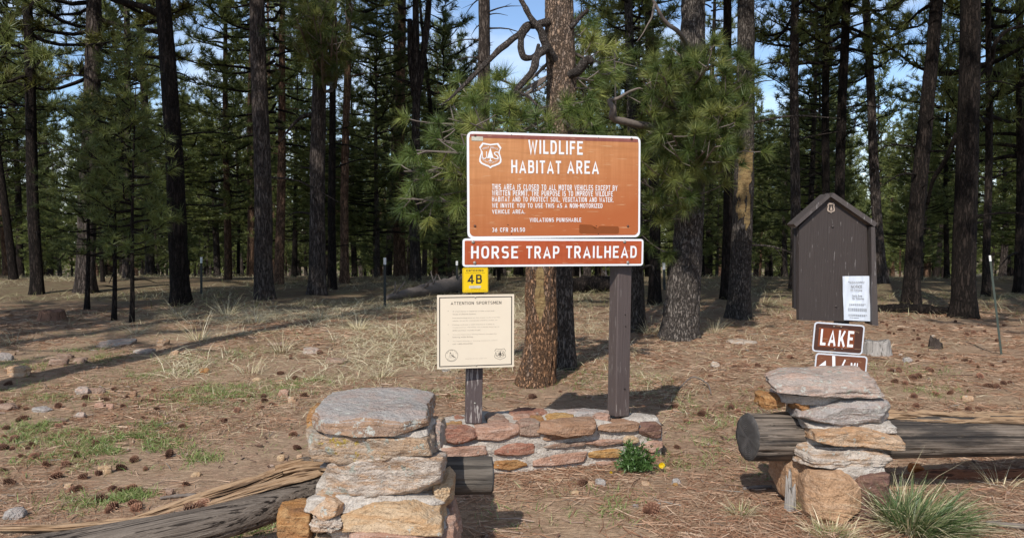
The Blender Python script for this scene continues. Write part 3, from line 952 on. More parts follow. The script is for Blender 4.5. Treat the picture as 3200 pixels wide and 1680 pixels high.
# ------------------------------------------------------------------ logs: built along x, then turned into place
def log_mesh(root, axis_pts, R, n_len, seed, name, mat, n=72, rough=0.05, flat=None, ends=(True, True)):
    """axis_pts: world points; the object's own x axis runs along the log so the grain follows it"""
    P = curve_pts(axis_pts, n_len)
    d = P[-1] - P[0]
    L = np.linalg.norm(d)
    yaw, pit = math.atan2(d[1], d[0]), -math.asin(d[2] / L)
    Rm = rotz(yaw) @ roty(pit)
    loc = (P - P[0]) @ Rm
    rs = np.random.RandomState(seed)
    th = np.linspace(0, 2 * math.pi, n, endpoint=False)
    x = np.linspace(0, L, n_len)
    G = np.stack(np.broadcast_arrays((x * 0.8)[:, None], (np.cos(th) * 2.2)[None, :], (np.sin(th) * 2.2)[None, :]), -1)
    lum = fbm(G + seed * 3.1, seed, 4)
    G2 = np.stack(np.broadcast_arrays((x * 1.1)[:, None], (np.cos(th) * 13)[None, :], (np.sin(th) * 13)[None, :]), -1)
    ridg = np.abs(fbm(G2 + seed, seed + 2, 3))
    crack = np.where(ridg < 0.07, (0.07 - ridg) / 0.07, 0)
    rr = 1 + rough * lum - 0.07 * crack - 0.018 * (1 - np.minimum(ridg, 0.5) * 2)
    Ri = np.interp(np.linspace(0, 1, n_len), np.linspace(0, 1, len(R)), R)
    if flat is not None:
        rr = rr * flat(x / L, th)
    V = loc[:, None, :] + np.stack([np.zeros_like(rr), -np.cos(th)[None, :] * rr * Ri[:, None], np.sin(th)[None, :] * rr * Ri[:, None]], -1)
    # uneven sawn ends
    V = V.reshape(-1, 3)
    o = link(name, None) if False else None
    m = MB()
    Q = grid_faces(n_len, n, True)[:, ::-1]
    m.add(V, Q)
    empt = bpy.data.objects.new(name, None) if False else None
    me = m.mesh(name, M[mat], True)
    ob = link(name, me, root)
    R4 = Matrix(Rm.tolist()).to_4x4()
    R4.translation = Vector((P[0] - np.array(root.location)).tolist())
    ob.matrix_local = R4
    caps = []
    for e, k in ((0, 0), (1, n_len - 1)):
        if not ends[e]:
            continue
        ring = V.reshape(n_len, n, 3)[k]
        c = ring.mean(0)
        rows = [ring]
        for q in (0.97, 0.75, 0.5, 0.25, 0.06):
            rr_ = c + (ring - c) * q
            s = -1 if e == 0 else 1
            rr_[:, 0] += s * (0.012 if q < 0.97 else 0.008) + 0.004 * fbm(rr_ * 40, seed + k, 2)
            rows.append(rr_)
        A = np.concatenate(rows)
        Qe = grid_faces(len(rows), n, True)
        if e == 1:
            Qe = Qe[:, ::-1]
        mm = MB()
        mm.add(np.concatenate([A, [A[-n:].mean(0)]]), Qe)
        j = np.arange(n) + n * (len(rows) - 1)
        j2 = (np.arange(n) + 1) % n + n * (len(rows) - 1)
        T = np.stack([j, j2, np.full(n, len(A))], -1)
        if e == 1:
            T = T[:, ::-1]
        mm.t.append(T)
        mm.tm.append(np.zeros(len(T), np.int32))
        ce = link('end_grain', mm.mesh('end_grain', M['log_end']), root)
        ce.matrix_local = R4
    return ob

def splinter(root, pts, R, flatn, seed, name='split_wood', mat='wood_split', n=28, nl=90):
    P = curve_pts(pts, nl)
    d = P[-1] - P[0]
    L = np.linalg.norm(d)
    Rm = rotz(math.atan2(d[1], d[0])) @ roty(-math.asin(d[2] / L))
    loc = (P - P[0]) @ Rm
    th = np.linspace(0, 2 * math.pi, n, endpoint=False)
    x = np.linspace(0, L, nl)
    G = np.stack(np.broadcast_arrays((x * 4.5)[:, None], (np.cos(th) * 5)[None, :], (np.sin(th) * 5)[None, :]), -1)
    rr = 1 + 0.5 * fbm(G + seed, seed, 4) + 0.10 * fbm(G * np.array([1.2, 4, 4]) + seed, seed + 9, 3)
    Ri = np.interp(np.linspace(0, 1, nl), np.linspace(0, 1, len(R)), R)
    V = loc[:, None, :] + np.stack([np.zeros_like(rr), -np.cos(th)[None, :] * rr * Ri[:, None], np.sin(th)[None, :] * rr * Ri[:, None] * flatn], -1)
    m = MB()
    m.add(V.reshape(-1, 3), grid_faces(nl, n, True)[:, ::-1])
    for s, base_ in ((0, 0), (1, (nl - 1) * n)):
        j = np.arange(1, n - 1)
        T = np.stack([np.full(n - 2, base_), base_ + j, base_ + j + 1], -1)
        m.t.append(T if s == 0 else T[:, ::-1])
        m.tm.append(np.zeros(n - 2, np.int32))
    ob = link(name, m.mesh(name, M[mat], False), root)
    R4 = Matrix(Rm.tolist()).to_4x4()
    R4.translation = Vector((P[0] - np.array(root.location)).tolist())
    ob.matrix_local = R4
    return ob

# right hand log, charred, its sawn end facing left
e0, e1 = at(2338, 1364, 4.66), at(3200, 1360, 5.05)
d_ = (e1 - e0) / np.linalg.norm(e1 - e0)
e2 = e1 + d_ * 1.3
rl = thing('log_rail', 'thick charred log lying through the right pillar with its round end showing', 'log', e0)
log_mesh(rl, [e0, e0 * 0.5 + e1 * 0.5, e1, e2], [0.134, 0.126, 0.120], 120, 5, 'log_body', 'wood_dark', rough=0.035, ends=(True, True))
for (s0, s1, off, ra, sd) in ((0.55, 2.0, (0, 0.02, 0.105), 0.055, 1), (0.75, 2.4, (0, -0.045, 0.105), 0.03, 2), (1.0, 2.6, (0, 0.06, 0.10), 0.05, 3), (0.1, 0.5, (0, 0.03, 0.118), 0.022, 4), (0.72, 1.25, (0, 0.0, 0.115), 0.05, 5), (1.25, 2.2, (0, -0.07, 0.10), 0.022, 6)):
    q = [e0 + d_ * (s0 + (s1 - s0) * t) + np.array(off) + np.array([0, 0, 0.008 * math.sin(7 * t + sd)]) for t in (0, 0.33, 0.66, 1)]
    splinter(rl, q, [ra * 0.3, ra, ra, ra * 0.8, ra * 0.4], 0.55, 60 + sd)

# short stub on the right of the left pillar
s0_, s1_ = at(1300, 1486, 4.02), at(1531, 1483, 4.08)
sl = thing('log_stub', 'short dark log end sticking out on the right of the left pillar', 'log', s0_)
log_mesh(sl, [s0_, s0_ * 0.5 + s1_ * 0.5, s1_], [0.092, 0.093, 0.094], 50, 8, 'log_body', 'wood_stub', rough=0.03)

# left hand log, split open along its top
L0, L1, L2, L3, L4 = at(1080, 1508, 4.02), at(1000, 1526, 3.94), at(640, 1634, 3.60), at(0, 1748, 3.42), at(-500, 1820, 3.35)
ll = thing('log_rail', 'long split log of orange broken wood between the left pillar and the bottom left corner', 'log', L0)
log_mesh(ll, [L0, L1, L2, L3, L4], [0.074, 0.074, 0.088, 0.10, 0.10], 130, 13, 'log_body', 'wood_grey', rough=0.05,
         flat=lambda t, th: np.where(np.sin(th)[None, :] > 0.55, 1 - 0.28 * (np.sin(th)[None, :] - 0.55) / 0.45, 1.0) * np.ones((len(t), 1)))
def px(pts):
    return [at(*p) for p in pts]
splinter(ll, px([(372, 1633, 3.72), (560, 1575, 3.78), (740, 1520, 3.86), (880, 1470, 3.98)]), [0.010, 0.030, 0.038, 0.045, 0.03], 0.45, 71)
splinter(ll, px([(600, 1592, 3.64), (760, 1540, 3.76), (900, 1500, 3.88), (1000, 1478, 3.98)]), [0.01, 0.026, 0.038, 0.045, 0.03], 0.4, 72)
splinter(ll, px([(430, 1618, 3.76), (600, 1568, 3.8), (720, 1532, 3.86), (800, 1504, 3.92)]), [0.006, 0.016, 0.02, 0.008], 0.5, 78)
splinter(ll, px([(860, 1476, 3.98), (940, 1458, 4.03), (1030, 1452, 4.08)]), [0.03, 0.055, 0.05], 0.7, 74)
splinter(ll, px([(880, 1462, 4.02), (950, 1440, 4.05), (990, 1440, 4.08)]), [0.02, 0.035, 0.02], 0.5, 77, mat='wood_grey')
splinter(ll, px([(0, 1652, 3.50), (200, 1648, 3.54), (380, 1628, 3.58), (560, 1606, 3.60)]), [0.02, 0.03, 0.022, 0.008], 0.5, 75, mat='wood_split')
splinter(ll, px([(905, 1520, 3.86), (940, 1540, 3.85), (972, 1562, 3.85)]), [0.006, 0.01, 0.006], 0.7, 76, mat='wood_grey', nl=20)

# ------------------------------------------------------------------ signs
_txt = {}
def text_geo(s):
    if s in _txt:
        return _txt[s]
    c = bpy.data.curves.new('lettering', 'FONT')
    bold = s.startswith('*')
    c.body = s.lstrip('*')
    c.size = 1.0
    c.resolution_u = 3
    c.offset = 0.012 if bold else 0.0
    c.fill_mode = 'FRONT'
    o = bpy.data.objects.new('lettering', c)
    COL.objects.link(o)
    bpy.context.view_layer.update()
    me = bpy.data.meshes.new_from_object(o.evaluated_get(bpy.context.evaluated_depsgraph_get()))
    V = np.zeros(len(me.vertices) * 3)
    me.vertices.foreach_get('co', V)
    V = V.reshape(-1, 3)[:, :2].copy()
    me.calc_loop_triangles()
    T = np.array([list(t.vertices) for t in me.loop_triangles], np.int64).reshape(-1, 3)
    bpy.data.objects.remove(o)
    bpy.data.meshes.remove(me)
    bpy.data.curves.remove(c)
    _txt[s] = (V, T)
    return _txt[s]

_HW = {}
def _ov(x0, x1, y0, y1, a0, a1, n=14, e=0.72):
    out = []
    for i in range(n + 1):
        a = math.radians(a0 + (a1 - a0) * i / n)
        c, s_ = math.cos(a), math.sin(a)
        out.append(((x0 + x1) / 2 + (x1 - x0) / 2 * math.copysign(abs(c) ** e, c), (y0 + y1) / 2 + (y1 - y0) / 2 * math.copysign(abs(s_) ** e, s_)))
    return out
def highway(t):
    """single stroke road sign capitals: width, strokes"""
    if t in _HW:
        return _HW[t]
    l, h = t / 2, 1 - t / 2
    def R(w):
        return w - t / 2
    g = {}
    g['A'] = (.70, [[(t * .45, 0), (.35, 1 - t * .3), (.70 - t * .45, 0)], [(.20, .28), (.50, .28)]])
    g['B'] = (.60, [[(l, 0), (l, 1)], [(t, h), (.34, h)] + _ov(.16, R(.57), .53, h, 90, -90, 10)[1:-1] + [(.34, .53), (t, .53)], [(.36, .53 - .0)] + _ov(.16, R(.60), l, .53, 90, -90, 10)[1:-1] + [(.34, l), (t, l)]])
    g['C'] = (.60, [_ov(l, R(.60), l, h, 25, 180, 12) + _ov(l, R(.60), l, h, 180, 335, 12)[1:]])
    g['G'] = (.62, [_ov(l, R(.62), l, h, 25, 180, 12) + _ov(l, R(.62), l, h, 180, 345, 12)[1:] + [(R(.62), .46), (.36, .46)]])
    g['D'] = (.60, [[(l, 0), (l, 1)], [(t, h), (.28, h)] + _ov(0, R(.60), l, h, 90, -90, 14)[1:-1] + [(.28, l), (t, l)]])
    g['E'] = (.54, [[(l, 0), (l, 1)], [(t, h), (.54, h)], [(t, .52), (.46, .52)], [(t, l), (.54, l)]])
    g['F'] = (.52, [[(l, 0), (l, 1)], [(t, h), (.52, h)], [(t, .50), (.45, .50)]])
    g['H'] = (.60, [[(l, 0), (l, 1)], [(R(.60), 0), (R(.60), 1)], [(t, .52), (.60 - t, .52)]])
    g['I'] = (t, [[(l, 0), (l, 1)]])
    g['K'] = (.62, [[(l, 0), (l, 1)], [(t, .36), (.54, 1)], [(.27, .56), (.56, 0)]])
    g['L'] = (.50, [[(l, 0), (l, 1)], [(t, l), (.50, l)]])
    g['M'] = (.72, [[(l, 0), (l, 1)], [(R(.72), 0), (R(.72), 1)], [(t * .8, .97), (.36, .30), (.72 - t * .8, .97)]])
    g['N'] = (.60, [[(l, 0), (l, 1)], [(R(.60), 0), (R(.60), 1)], [(t * .8, .94), (.60 - t * .8, .06)]])
    g['O'] = (.62, [_ov(l, R(.62), l, h, 90, 450, 26)])
    g['P'] = (.58, [[(l, 0), (l, 1)], [(t, h), (.34, h)] + _ov(.10, R(.58), .44, h, 90, -90, 10)[1:-1] + [(.34, .44), (t, .44)]])
    g['R'] = (.60, [[(l, 0), (l, 1)], [(t, h), (.34, h)] + _ov(.10, R(.58), .47, h, 90, -90, 10)[1:-1] + [(.34, .47), (t, .47)], [(.30, .45), (.54, 0)]])
    g['S'] = (.58, [_ov(l, R(.58), .50, h, 25, 180, 10) + _ov(l, R(.58), .50, h, 180, 255, 5)[1:] + _ov(l, R(.58), l, .50, 75, 0, 5) + _ov(l, R(.58), l, .50, 0, -155, 10)[1:]])
    g['T'] = (.54, [[(0, h), (.54, h)], [(.27, 0), (.27, 1 - t)]])
    g['U'] = (.60, [[(l, 1), (l, .32)] + _ov(l, R(.60), l, .58, 180, 360, 14)[1:-1] + [(R(.60), .32), (R(.60), 1)]])
    g['V'] = (.66, [[(t * .45, 1), (.33, t * .3), (.66 - t * .45, 1)]])
    g['W'] = (.84, [[(t * .4, 1), (.235, t * .2), (.42, .90), (.605, t * .2), (.84 - t * .4, 1)]])
    g['X'] = (.62, [[(t * .4, 0), (.62 - t * .4, 1)], [(t * .4, 1), (.62 - t * .4, 0)]])
    g['Y'] = (.64, [[(t * .4, 1), (.32, .45), (.64 - t * .4, 1)], [(.32, 0), (.32, .46)]])
    g['Z'] = (.56, [[(0, h), (.50, h), (.06, l), (.56, l)]])
    g['0'] = g['O']
    g['1'] = (.26, [[(.26 - l, 0), (.26 - l, 1)], [(.26 - l, .93), (0, .72)]])
    g['2'] = (.56, [_ov(l, R(.56), .45, h, 165, -35, 12) + [(l, l), (.56, l)]])
    g['3'] = (.56, [_ov(l, R(.54), .52, h, 155, -90, 12), _ov(l, R(.56), l, .54, 90, -155, 12)])
    g['4'] = (.62, [[(.50 - l, 0), (.50 - l, 1)], [(.50 - l, h + l * .4), (.05, .30), (.62, .30)]])
    g['5'] = (.56, [[(.52, h), (l + .02, h), (l, .50)] + _ov(l, R(.56), l, .64, 130, -155, 14)])
    g['6'] = (.58, [[(.44, h)] + _ov(l, R(.58), l, .60, 180, -180, 20), [(.42, .99), (l + .04, .50), (l, .32)]])
    g['-'] = (.34, [[(0, .48), (.34, .48)]])
    g['.'] = (t * 1.1, [[(l, 0), (l, t * 1.1)]])
    g[','] = (t * 1.1, [[(l, t * 1.1), (l, 0), (l - .05, -.12)]])
    _HW[t] = g
    return g

class Board:
    """a flat sign in the plane of its four photographed corners"""
    def __init__(self, corners, depths, name, label, cat):
        P = [at(x, y, Y) for (x, y), Y in zip(corners, depths)]
        self.P = P
        c = sum(P) / 4
        u = (P[1] - P[0]) + (P[2] - P[3])
        v = (P[0] - P[3]) + (P[1] - P[2])
        self.u = u / np.linalg.norm(u)
        v = v - self.u * np.dot(v, self.u)
        self.v = v / np.linalg.norm(v)
        self.n = np.cross(self.u, self.v)
        self.c = c
        q = [self.uv_(p) for p in P]
        self.w = (q[1][0] - q[0][0] + q[2][0] - q[3][0]) / 2
        self.h = (q[0][1] - q[3][1] + q[1][1] - q[2][1]) / 2
        self.root = thing(name, label, cat, c)
        R = Matrix((self.u.tolist(), self.v.tolist(), self.n.tolist())).transposed()
        self.root.rotation_euler = R.to_euler()

    def uv_(self, p):
        return np.array([np.dot(p - self.c, self.u), np.dot(p - self.c, self.v)])

    def uv(self, x, y):
        return self.uv_(hit(x, y, self.c, self.n))

    def plate(self, name, mat, u0, v0, u1, v1, r, z, t=0.004, parent=None, outline=None):
        """rounded plate; z is the height of its face over the board's back plane"""
        if outline is None:
            pts = []
            for cx, cy, a0 in ((u1 - r, v1 - r, 0), (u0 + r, v1 - r, 90), (u0 + r, v0 + r, 180), (u1 - r, v0 + r, 270)):
                for k in range(7):
                    a = math.radians(a0 + 15 * k)
                    pts.append((cx + r * math.cos(a), cy + r * math.sin(a)))
        else:
            pts = outline
        n = len(pts)
        A = np.array(pts)
        m = MB()
        V = np.concatenate([np.c_[A, np.full(n, z)], np.c_[A, np.full(n, z - t)], [[A[:, 0].mean(), A[:, 1].mean(), z]], [[A[:, 0].mean(), A[:, 1].mean(), z - t]]])
        j = np.arange(n)
        k = (j + 1) % n
        m.add(V, np.stack([j, j + n, k + n, k], -1))
        m.t.append(np.concatenate([np.stack([j, k, np.full(n, 2 * n)], -1), np.stack([k + n, j + n, np.full(n, 2 * n + 1)], -1)]))
        m.tm.append(np.zeros(2 * n, np.int32))
        return m.obj(name, M[mat], parent or self.root, smooth=False)

    def plate_px(self, name, mat, x0, y0, x1, y1, r, z, t=0.004, parent=None):
        a, b = self.uv(x0, y1), self.uv(x1, y0)
        return self.plate(name, mat, a[0], a[1], b[0], b[1], r, z, t, parent)

    def text(self, m, s, x0, y0, x1, y1, z, ref=None):
        """fit the words into the photographed rectangle (cap top y0, baseline y1)"""
        if s.startswith('*'):
            return self.stroke_text(m, s[1:], x0, y0, x1, y1, z)
        V, T = text_geo(s)
        a, b = self.uv(x0, y1), self.uv(x1, y0)
        lo, hi = V.min(0), V.max(0)
        cap = 0.729
        sx = (b[0] - a[0]) / (hi[0] - lo[0])
        sy = (b[1] - a[1]) / cap
        W = np.c_[(V[:, 0] - lo[0]) * sx + a[0], V[:, 1] * sy + a[1], np.full(len(V), z)]
        m.add(W, T)

    def stroke_text(self, m, s, x0, y0, x1, y1, z, t=0.165, gap=0.19):
        g = highway(t)
        a, b = self.uv(x0, y1), self.uv(x1, y0)
        wid = lambda ch: 0.36 if ch == ' ' else g[ch][0]
        tot = sum(wid(c) for c in s) + gap * (len(s) - 1)
        sx, sy = (b[0] - a[0]) / tot, (b[1] - a[1])
        X, q = 0.0, 0
        for ch in s:
            if ch != ' ':
                for k, st in enumerate(g[ch][1]):
                    P = np.array(st, float)
                    d = np.diff(P, axis=0)
                    d /= np.linalg.norm(d, axis=1)[:, None] + 1e-9
                    nrm = np.stack([-d[:, 1], d[:, 0]], -1)
                    N = np.concatenate([nrm[:1], (nrm[:-1] + nrm[1:]), nrm[-1:]])
                    if np.allclose(P[0], P[-1]):
                        N[0] = N[-1] = nrm[0] + nrm[-1]
                    N /= np.linalg.norm(N, axis=1)[:, None] + 1e-9
                    c = np.concatenate([[1.0], np.clip(np.sum(N[1:-1] * nrm[1:], 1), .45, 1), [1.0]])
                    N = N / c[:, None] * (t / 2)
                    A_, B_ = P + N, P - N
                    n = len(P)
                    W = np.concatenate([A_, B_])
                    W[:, 1] = np.clip(W[:, 1], -.14, 1.0)
                    j = np.arange(n - 1)
                    m.add(np.c_[a[0] + (W[:, 0] + X) * sx, a[1] + W[:, 1] * sy, np.full(2 * n, z + 0.00012 * k)], np.stack([j + n, j + n + 1, j + 1, j], -1))
            X += wid(ch) + gap

    def disc(self, m, x, y, r, z0, z1, n=12):
        c = self.uv(x, y)
        th = np.linspace(0, 2 * math.pi, n, endpoint=False)
        V = []
        for zz, q in ((z0, 1.0), (z0 + (z1 - z0) * 0.6, 0.95), (z1, 0.55)):
            V.append(np.c_[c[0] + r * q * np.cos(th), c[1] + r * q * np.sin(th), np.full(n, zz)])
        V = np.concatenate(V + [np.array([[c[0], c[1], z1 + 0.1 * (z1 - z0)]])])
        b = m.n
        m.add(V, grid_faces(3, n, True))
        j = np.arange(n)
        m.t.append(b + np.stack([j + 2 * n, (j + 1) % n + 2 * n, np.full(n, 3 * n)], -1))
        m.tm.append(np.zeros(n, np.int32))

    def bolt(self, x, y, r, mat, z=0.004, name='bolt', up=0.006):
        m = MB()
        self.disc(m, x, y, r, z, z + up)
        return m.obj(name, M[mat], self.root)

SHIELD = [(0, .93), (.22, .965), (.46, 1.0), (.70, 1.03), (.99, .63), (.90, .50), (.83, .34), (.83, .16), (.92, -.08), (.99, -.36), (.96, -.60), (.80, -.76), (.42, -.92), (.16, -1.0), (0, -1.13)]
SHIELD = SHIELD + [(-x, y) for x, y in SHIELD[-2:0:-1]]

def ring_poly(m, pts, c, sx, sy, z, inner):
    A = np.array(pts)
    n = len(A)
    O = np.c_[A[:, 0] * sx + c[0], A[:, 1] * sy + c[1], np.full(n, z)]
    I = np.c_[A[:, 0] * sx * inner + c[0], A[:, 1] * sy * inner + c[1], np.full(n, z)]
    j = np.arange(n)
    k = (j + 1) % n
    m.add(np.concatenate([O, I]), np.stack([j, k, k + n, j + n], -1)[:, ::-1])

def fan(m, pts, c, sx, sy, z):
    A = np.array(pts, float)
    n = len(A)
    V = np.c_[A[:, 0] * sx + c[0], A[:, 1] * sy + c[1], np.full(n, z)]
    V = np.concatenate([V, [V.mean(0)]])
    j = np.arange(n)
    m.add(V, np.stack([j, (j + 1) % n, np.full(n, n)], -1))

TREE_T = [[(-.30, -.28), (0, .62), (.30, -.28), (.05, -.24), (-.05, -.24)], [(-.05, -.26), (.05, -.26), (.06, -.5), (-.06, -.5)], [(-.16, -.46), (.16, -.46), (.16, -.53), (-.16, -.53)]]

def arc_text(m, s, c, rad, a0, a1, size, z, flip=False):
    n = len(s)
    for i, ch in enumerate(s):
        if ch == ' ':
            continue
        V, T = text_geo(ch)
        a = math.radians(a0 + (a1 - a0) * (i + 0.5) / n)
        lo, hi = V.min(0), V.max(0)
        L = (V - np.array([(lo[0] + hi[0]) / 2, 0.36])) * size * np.array([0.9, 1.0])
        rot = a - math.pi / 2 if not flip else a + math.pi / 2
        cs, sn = math.cos(rot), math.sin(rot)
        X = L[:, 0] * cs - L[:, 1] * sn + c[0] + rad * math.cos(a)
        Yv = L[:, 0] * sn + L[:, 1] * cs + c[1] + rad * math.sin(a)
        m.add(np.c_[X, Yv, np.full(len(V), z)], T)

def emblem(board, x0, y0, x1, y1, z, mat, line=0.86, full=True, name='shield_emblem', parent=None):
    a, b = board.uv(x0, y1), board.uv(x1, y0)
    c = (a + b) / 2 + np.array([0, (b[1] - a[1]) * 0.02])
    sx, sy = (b[0] - a[0]) / 2, (b[1] - a[1]) / 2.16
    m = MB()
    ring_poly(m, SHIELD, c, sx, sy, z, line)
    for poly in TREE_T:
        fan(m, poly, c, sx, sy, z)
    for ch, xo in (('U', -0.52), ('S', 0.52)):
        V, T = text_geo(ch)
        lo, hi = V.min(0), V.max(0)
        L = (V - (lo + hi) / 2) / (hi - lo)
        m.add(np.c_[c[0] + (L[:, 0] * 0.44 + xo) * sx, c[1] + L[:, 1] * 0.66 * sy - 0.02 * sy, np.full(len(V), z)], T)
    if full:
        arc_text(m, 'FOREST SERVICE', (c[0], c[1] - sy * 0.9), sy * 1.55, 116, 64, sy * 0.22, z)
        arc_text(m, 'DEPARTMENT OF AGRICULTURE', (c[0], c[1] + sy * 0.35), sy * 0.98, 212, 328, sy * 0.15, z, flip=True)
    return m.obj(name, M[mat], parent or board.root, smooth=False)

def s2(x, y):
    return 1450 + x / 4.519, 400 + y / 4.519
def s3(x, y):
    return 1450 + x / 4.519, 560 + y / 4.519

# the big brown notice
DL, DR = 5.33, 5.70
B = Board([(1457, 411), (2002, 427), (1998, 741), (1462, 745)], [DL, DR, DR, DL], 'wildlife_sign', 'large orange brown sign reading WILDLIFE HABITAT AREA with a white rim', 'sign')
B.plate('white_border', 'sign_white', -B.w / 2, -B.h / 2, B.w / 2, B.h / 2, 0.036, 0.004)
a, b = B.uv(1464, 735), B.uv(1995.5, 421)
g = 0.0145
B.plate('face_panel', 'sign_brown', -B.w / 2 + g, -B.h / 2 + g, B.w / 2 - g, B.h / 2 - g, 0.032, 0.0055, 0.002)
B.plate('faded_strip', 'sign_strip', -B.w / 2 + g + 0.004, B.h / 2 - g - 0.0235, B.w / 2 - g - 0.004, B.h / 2 - g - 0.0015, 0.008, 0.0066, 0.0008)
m = MB()
B.text(m, '*WILDLIFE', 1650, 442, 1820, 480.5, 0.0074)
m.obj('lettering', M['letter_white'], B.root, smooth=False)
m = MB()
B.text(m, '*HABITAT', 1596.5, 503, 1752, 541, 0.0074)
m.obj('lettering', M['letter_white'], B.root, smooth=False)
m = MB()
B.text(m, '*AREA', 1771, 503.5, 1870.5, 542.5, 0.0074)
m.obj('lettering', M['letter_white'], B.root, smooth=False)
m = MB()
for s, x1, y0, y1 in (('*THIS AREA IS CLOSED TO ALL MOTOR VEHICLES EXCEPT BY', 1928, 579.5, 593), ('*WRITTEN PERMIT. THE PURPOSE IS TO IMPROVE WILDLIFE', 1913.6, 598, 611.5),
                      ('*HABITAT AND TO PROTECT SOIL, VEGETATION AND WATER.', 1915.8, 617, 630), ('*WE INVITE YOU TO USE THIS AS A NON-MOTORIZED', 1881.5, 636, 649), ('*VEHICLE AREA.', 1640, 655, 667.5)):
    B.text(m, s, 1536.7, y0, x1, y1, 0.0074)
p, q = B.uv(1633, 595.5), B.uv(1683, 594.5)
m.add(np.array([[p[0], p[1] - .0016, .0074], [q[0], p[1] - .0016, .0074], [q[0], p[1], .0074], [p[0], p[1], .0074]]), [[0, 1, 2, 3]])
m.obj('lettering', M['letter_white'], B.root, smooth=False)
m = MB()
B.text(m, '*VIOLATIONS PUNISHABLE', 1654, 680.5, 1815, 693.5, 0.0074)
m.obj('lettering', M['letter_white'], B.root, smooth=False)
m = MB()
B.text(m, '*36 CFR 261.50', 1536.7, 711, 1639.6, 724.5, 0.0074)
m.obj('lettering', M['letter_white'], B.root, smooth=False)
emblem(B, 1496, 447.5, 1566.5, 526, 0.0074, 'letter_white')
P_ = [B.uv(*s3(x, y)) for x, y in ((1632, 636), (1790, 643), (1815, 665), (1845, 700), (1880, 690), (1905, 660), (2170, 665), (2185, 690), (2182, 755), (2165, 768), (1640, 766), (1622, 745), (1622, 650))]
B.plate('brown_patch', 'sign_patch', 0, 0, 0, 0, 0, 0.0066, 0.0008, outline=[tuple(x) for x in P_[::-1]])
B.plate_px('sticker', 'sticker', *s2(102, 125), *s2(264, 180), 0.002, 0.0082, 0.0006)
for (x, y) in (s3(150, 658), s3(2308, 660), s2(152, 108), s2(2360, 157)):
    B.bolt(x, y, 0.0085, 'bolt_rust', 0.0066)
for (x, y) in (s2(668, 102), s2(1895, 142), s3(617, 643), s3(665, 772), s3(1892, 772), s3(1863, 660)):
    B.bolt(x, y, 0.0036, 'hole', 0.0068, 'drill_hole', 0.0004)

# trailhead board
T_ = Board([(1446, 744.5), (2010, 747), (2009, 829), (1444, 834)], [DL - .012, DR - .012, DR - .012, DL - .012], 'trailhead_sign', 'long rust red board reading HORSE TRAP TRAILHEAD, below the large sign', 'sign')
T_.plate('white_border', 'sign_white', -T_.w / 2, -T_.h / 2, T_.w / 2, T_.h / 2, 0.02, 0.004)
T_.plate('face_panel', 'sign_rust', -T_.w / 2 + .0135, -T_.h / 2 + .0135, T_.w / 2 - .0135, T_.h / 2 - .0135, 0.006, 0.0055, 0.002)
m = MB()
T_.text(m, '*HORSE', *s3(95, 942), *s3(760, 1118), 0.0074)
m.obj('lettering', M['letter_white'], T_.root, smooth=False)
m = MB()
T_.text(m, '*TRAP', *s3(873, 942), *s3(1342, 1116), 0.0074)
m.obj('lettering', M['letter_white'], T_.root, smooth=False)
m = MB()
T_.text(m, '*TRAILHEAD', *s3(1435, 940), *s3(2435, 1112), 0.0074)
m.obj('lettering', M['letter_white'], T_.root, smooth=False)
for (x, y) in (s3(125, 885), s3(2262, 882), s3(147, 1178), s3(2308, 1173)):
    T_.bolt(x, y, 0.011, 'bolt', 0.006)

def s1(x, y):
    return 1340 + x / 3.757, 820 + y / 3.757
# yellow unit plate
Yb = Board([s1(392, 62), s1(693, 58), s1(697, 345), s1(397, 354)], [5.315, 5.37, 5.37, 5.315], 'unit_sign', 'small yellow metal plate marked 4B above the cream notice', 'sign')
Yb.plate('plate', 'yellow', -Yb.w / 2, -Yb.h / 2, Yb.w / 2, Yb.h / 2, 0.008, 0.003, 0.002)
m = MB()
ring = [(-1, -1), (1, -1), (1, 1), (-1, 1)]
ring_poly(m, ring, (0, 0), Yb.w / 2 - .004, Yb.h / 2 - .004, 0.0034, 0.985)
Yb.text(m, '*ENTERING', *s1(440, 80), *s1(640, 107), 0.0034)
Yb.text(m, 'GAME MANAGEMENT UNIT', *s1(425, 116), *s1(658, 129), 0.0034)
Yb.stroke_text(m, '4B', *s1(457, 139), *s1(622, 249), 0.0034, t=0.16, gap=0.2)
Yb.text(m, 'AREA BOUNDARY', *s1(492, 302), *s1(608, 313), 0.0034)
Yb.text(m, 'ARIZONA GAME & FISH DEPARTMENT', *s1(420, 320), *s1(665, 332), 0.0034)
m.obj('lettering', M['black'], Yb.root, smooth=False)
Yb.plate_px('sticker', 'sticker', *s1(470, 268), *s1(610, 302), 0.003, 0.004, 0.0006)

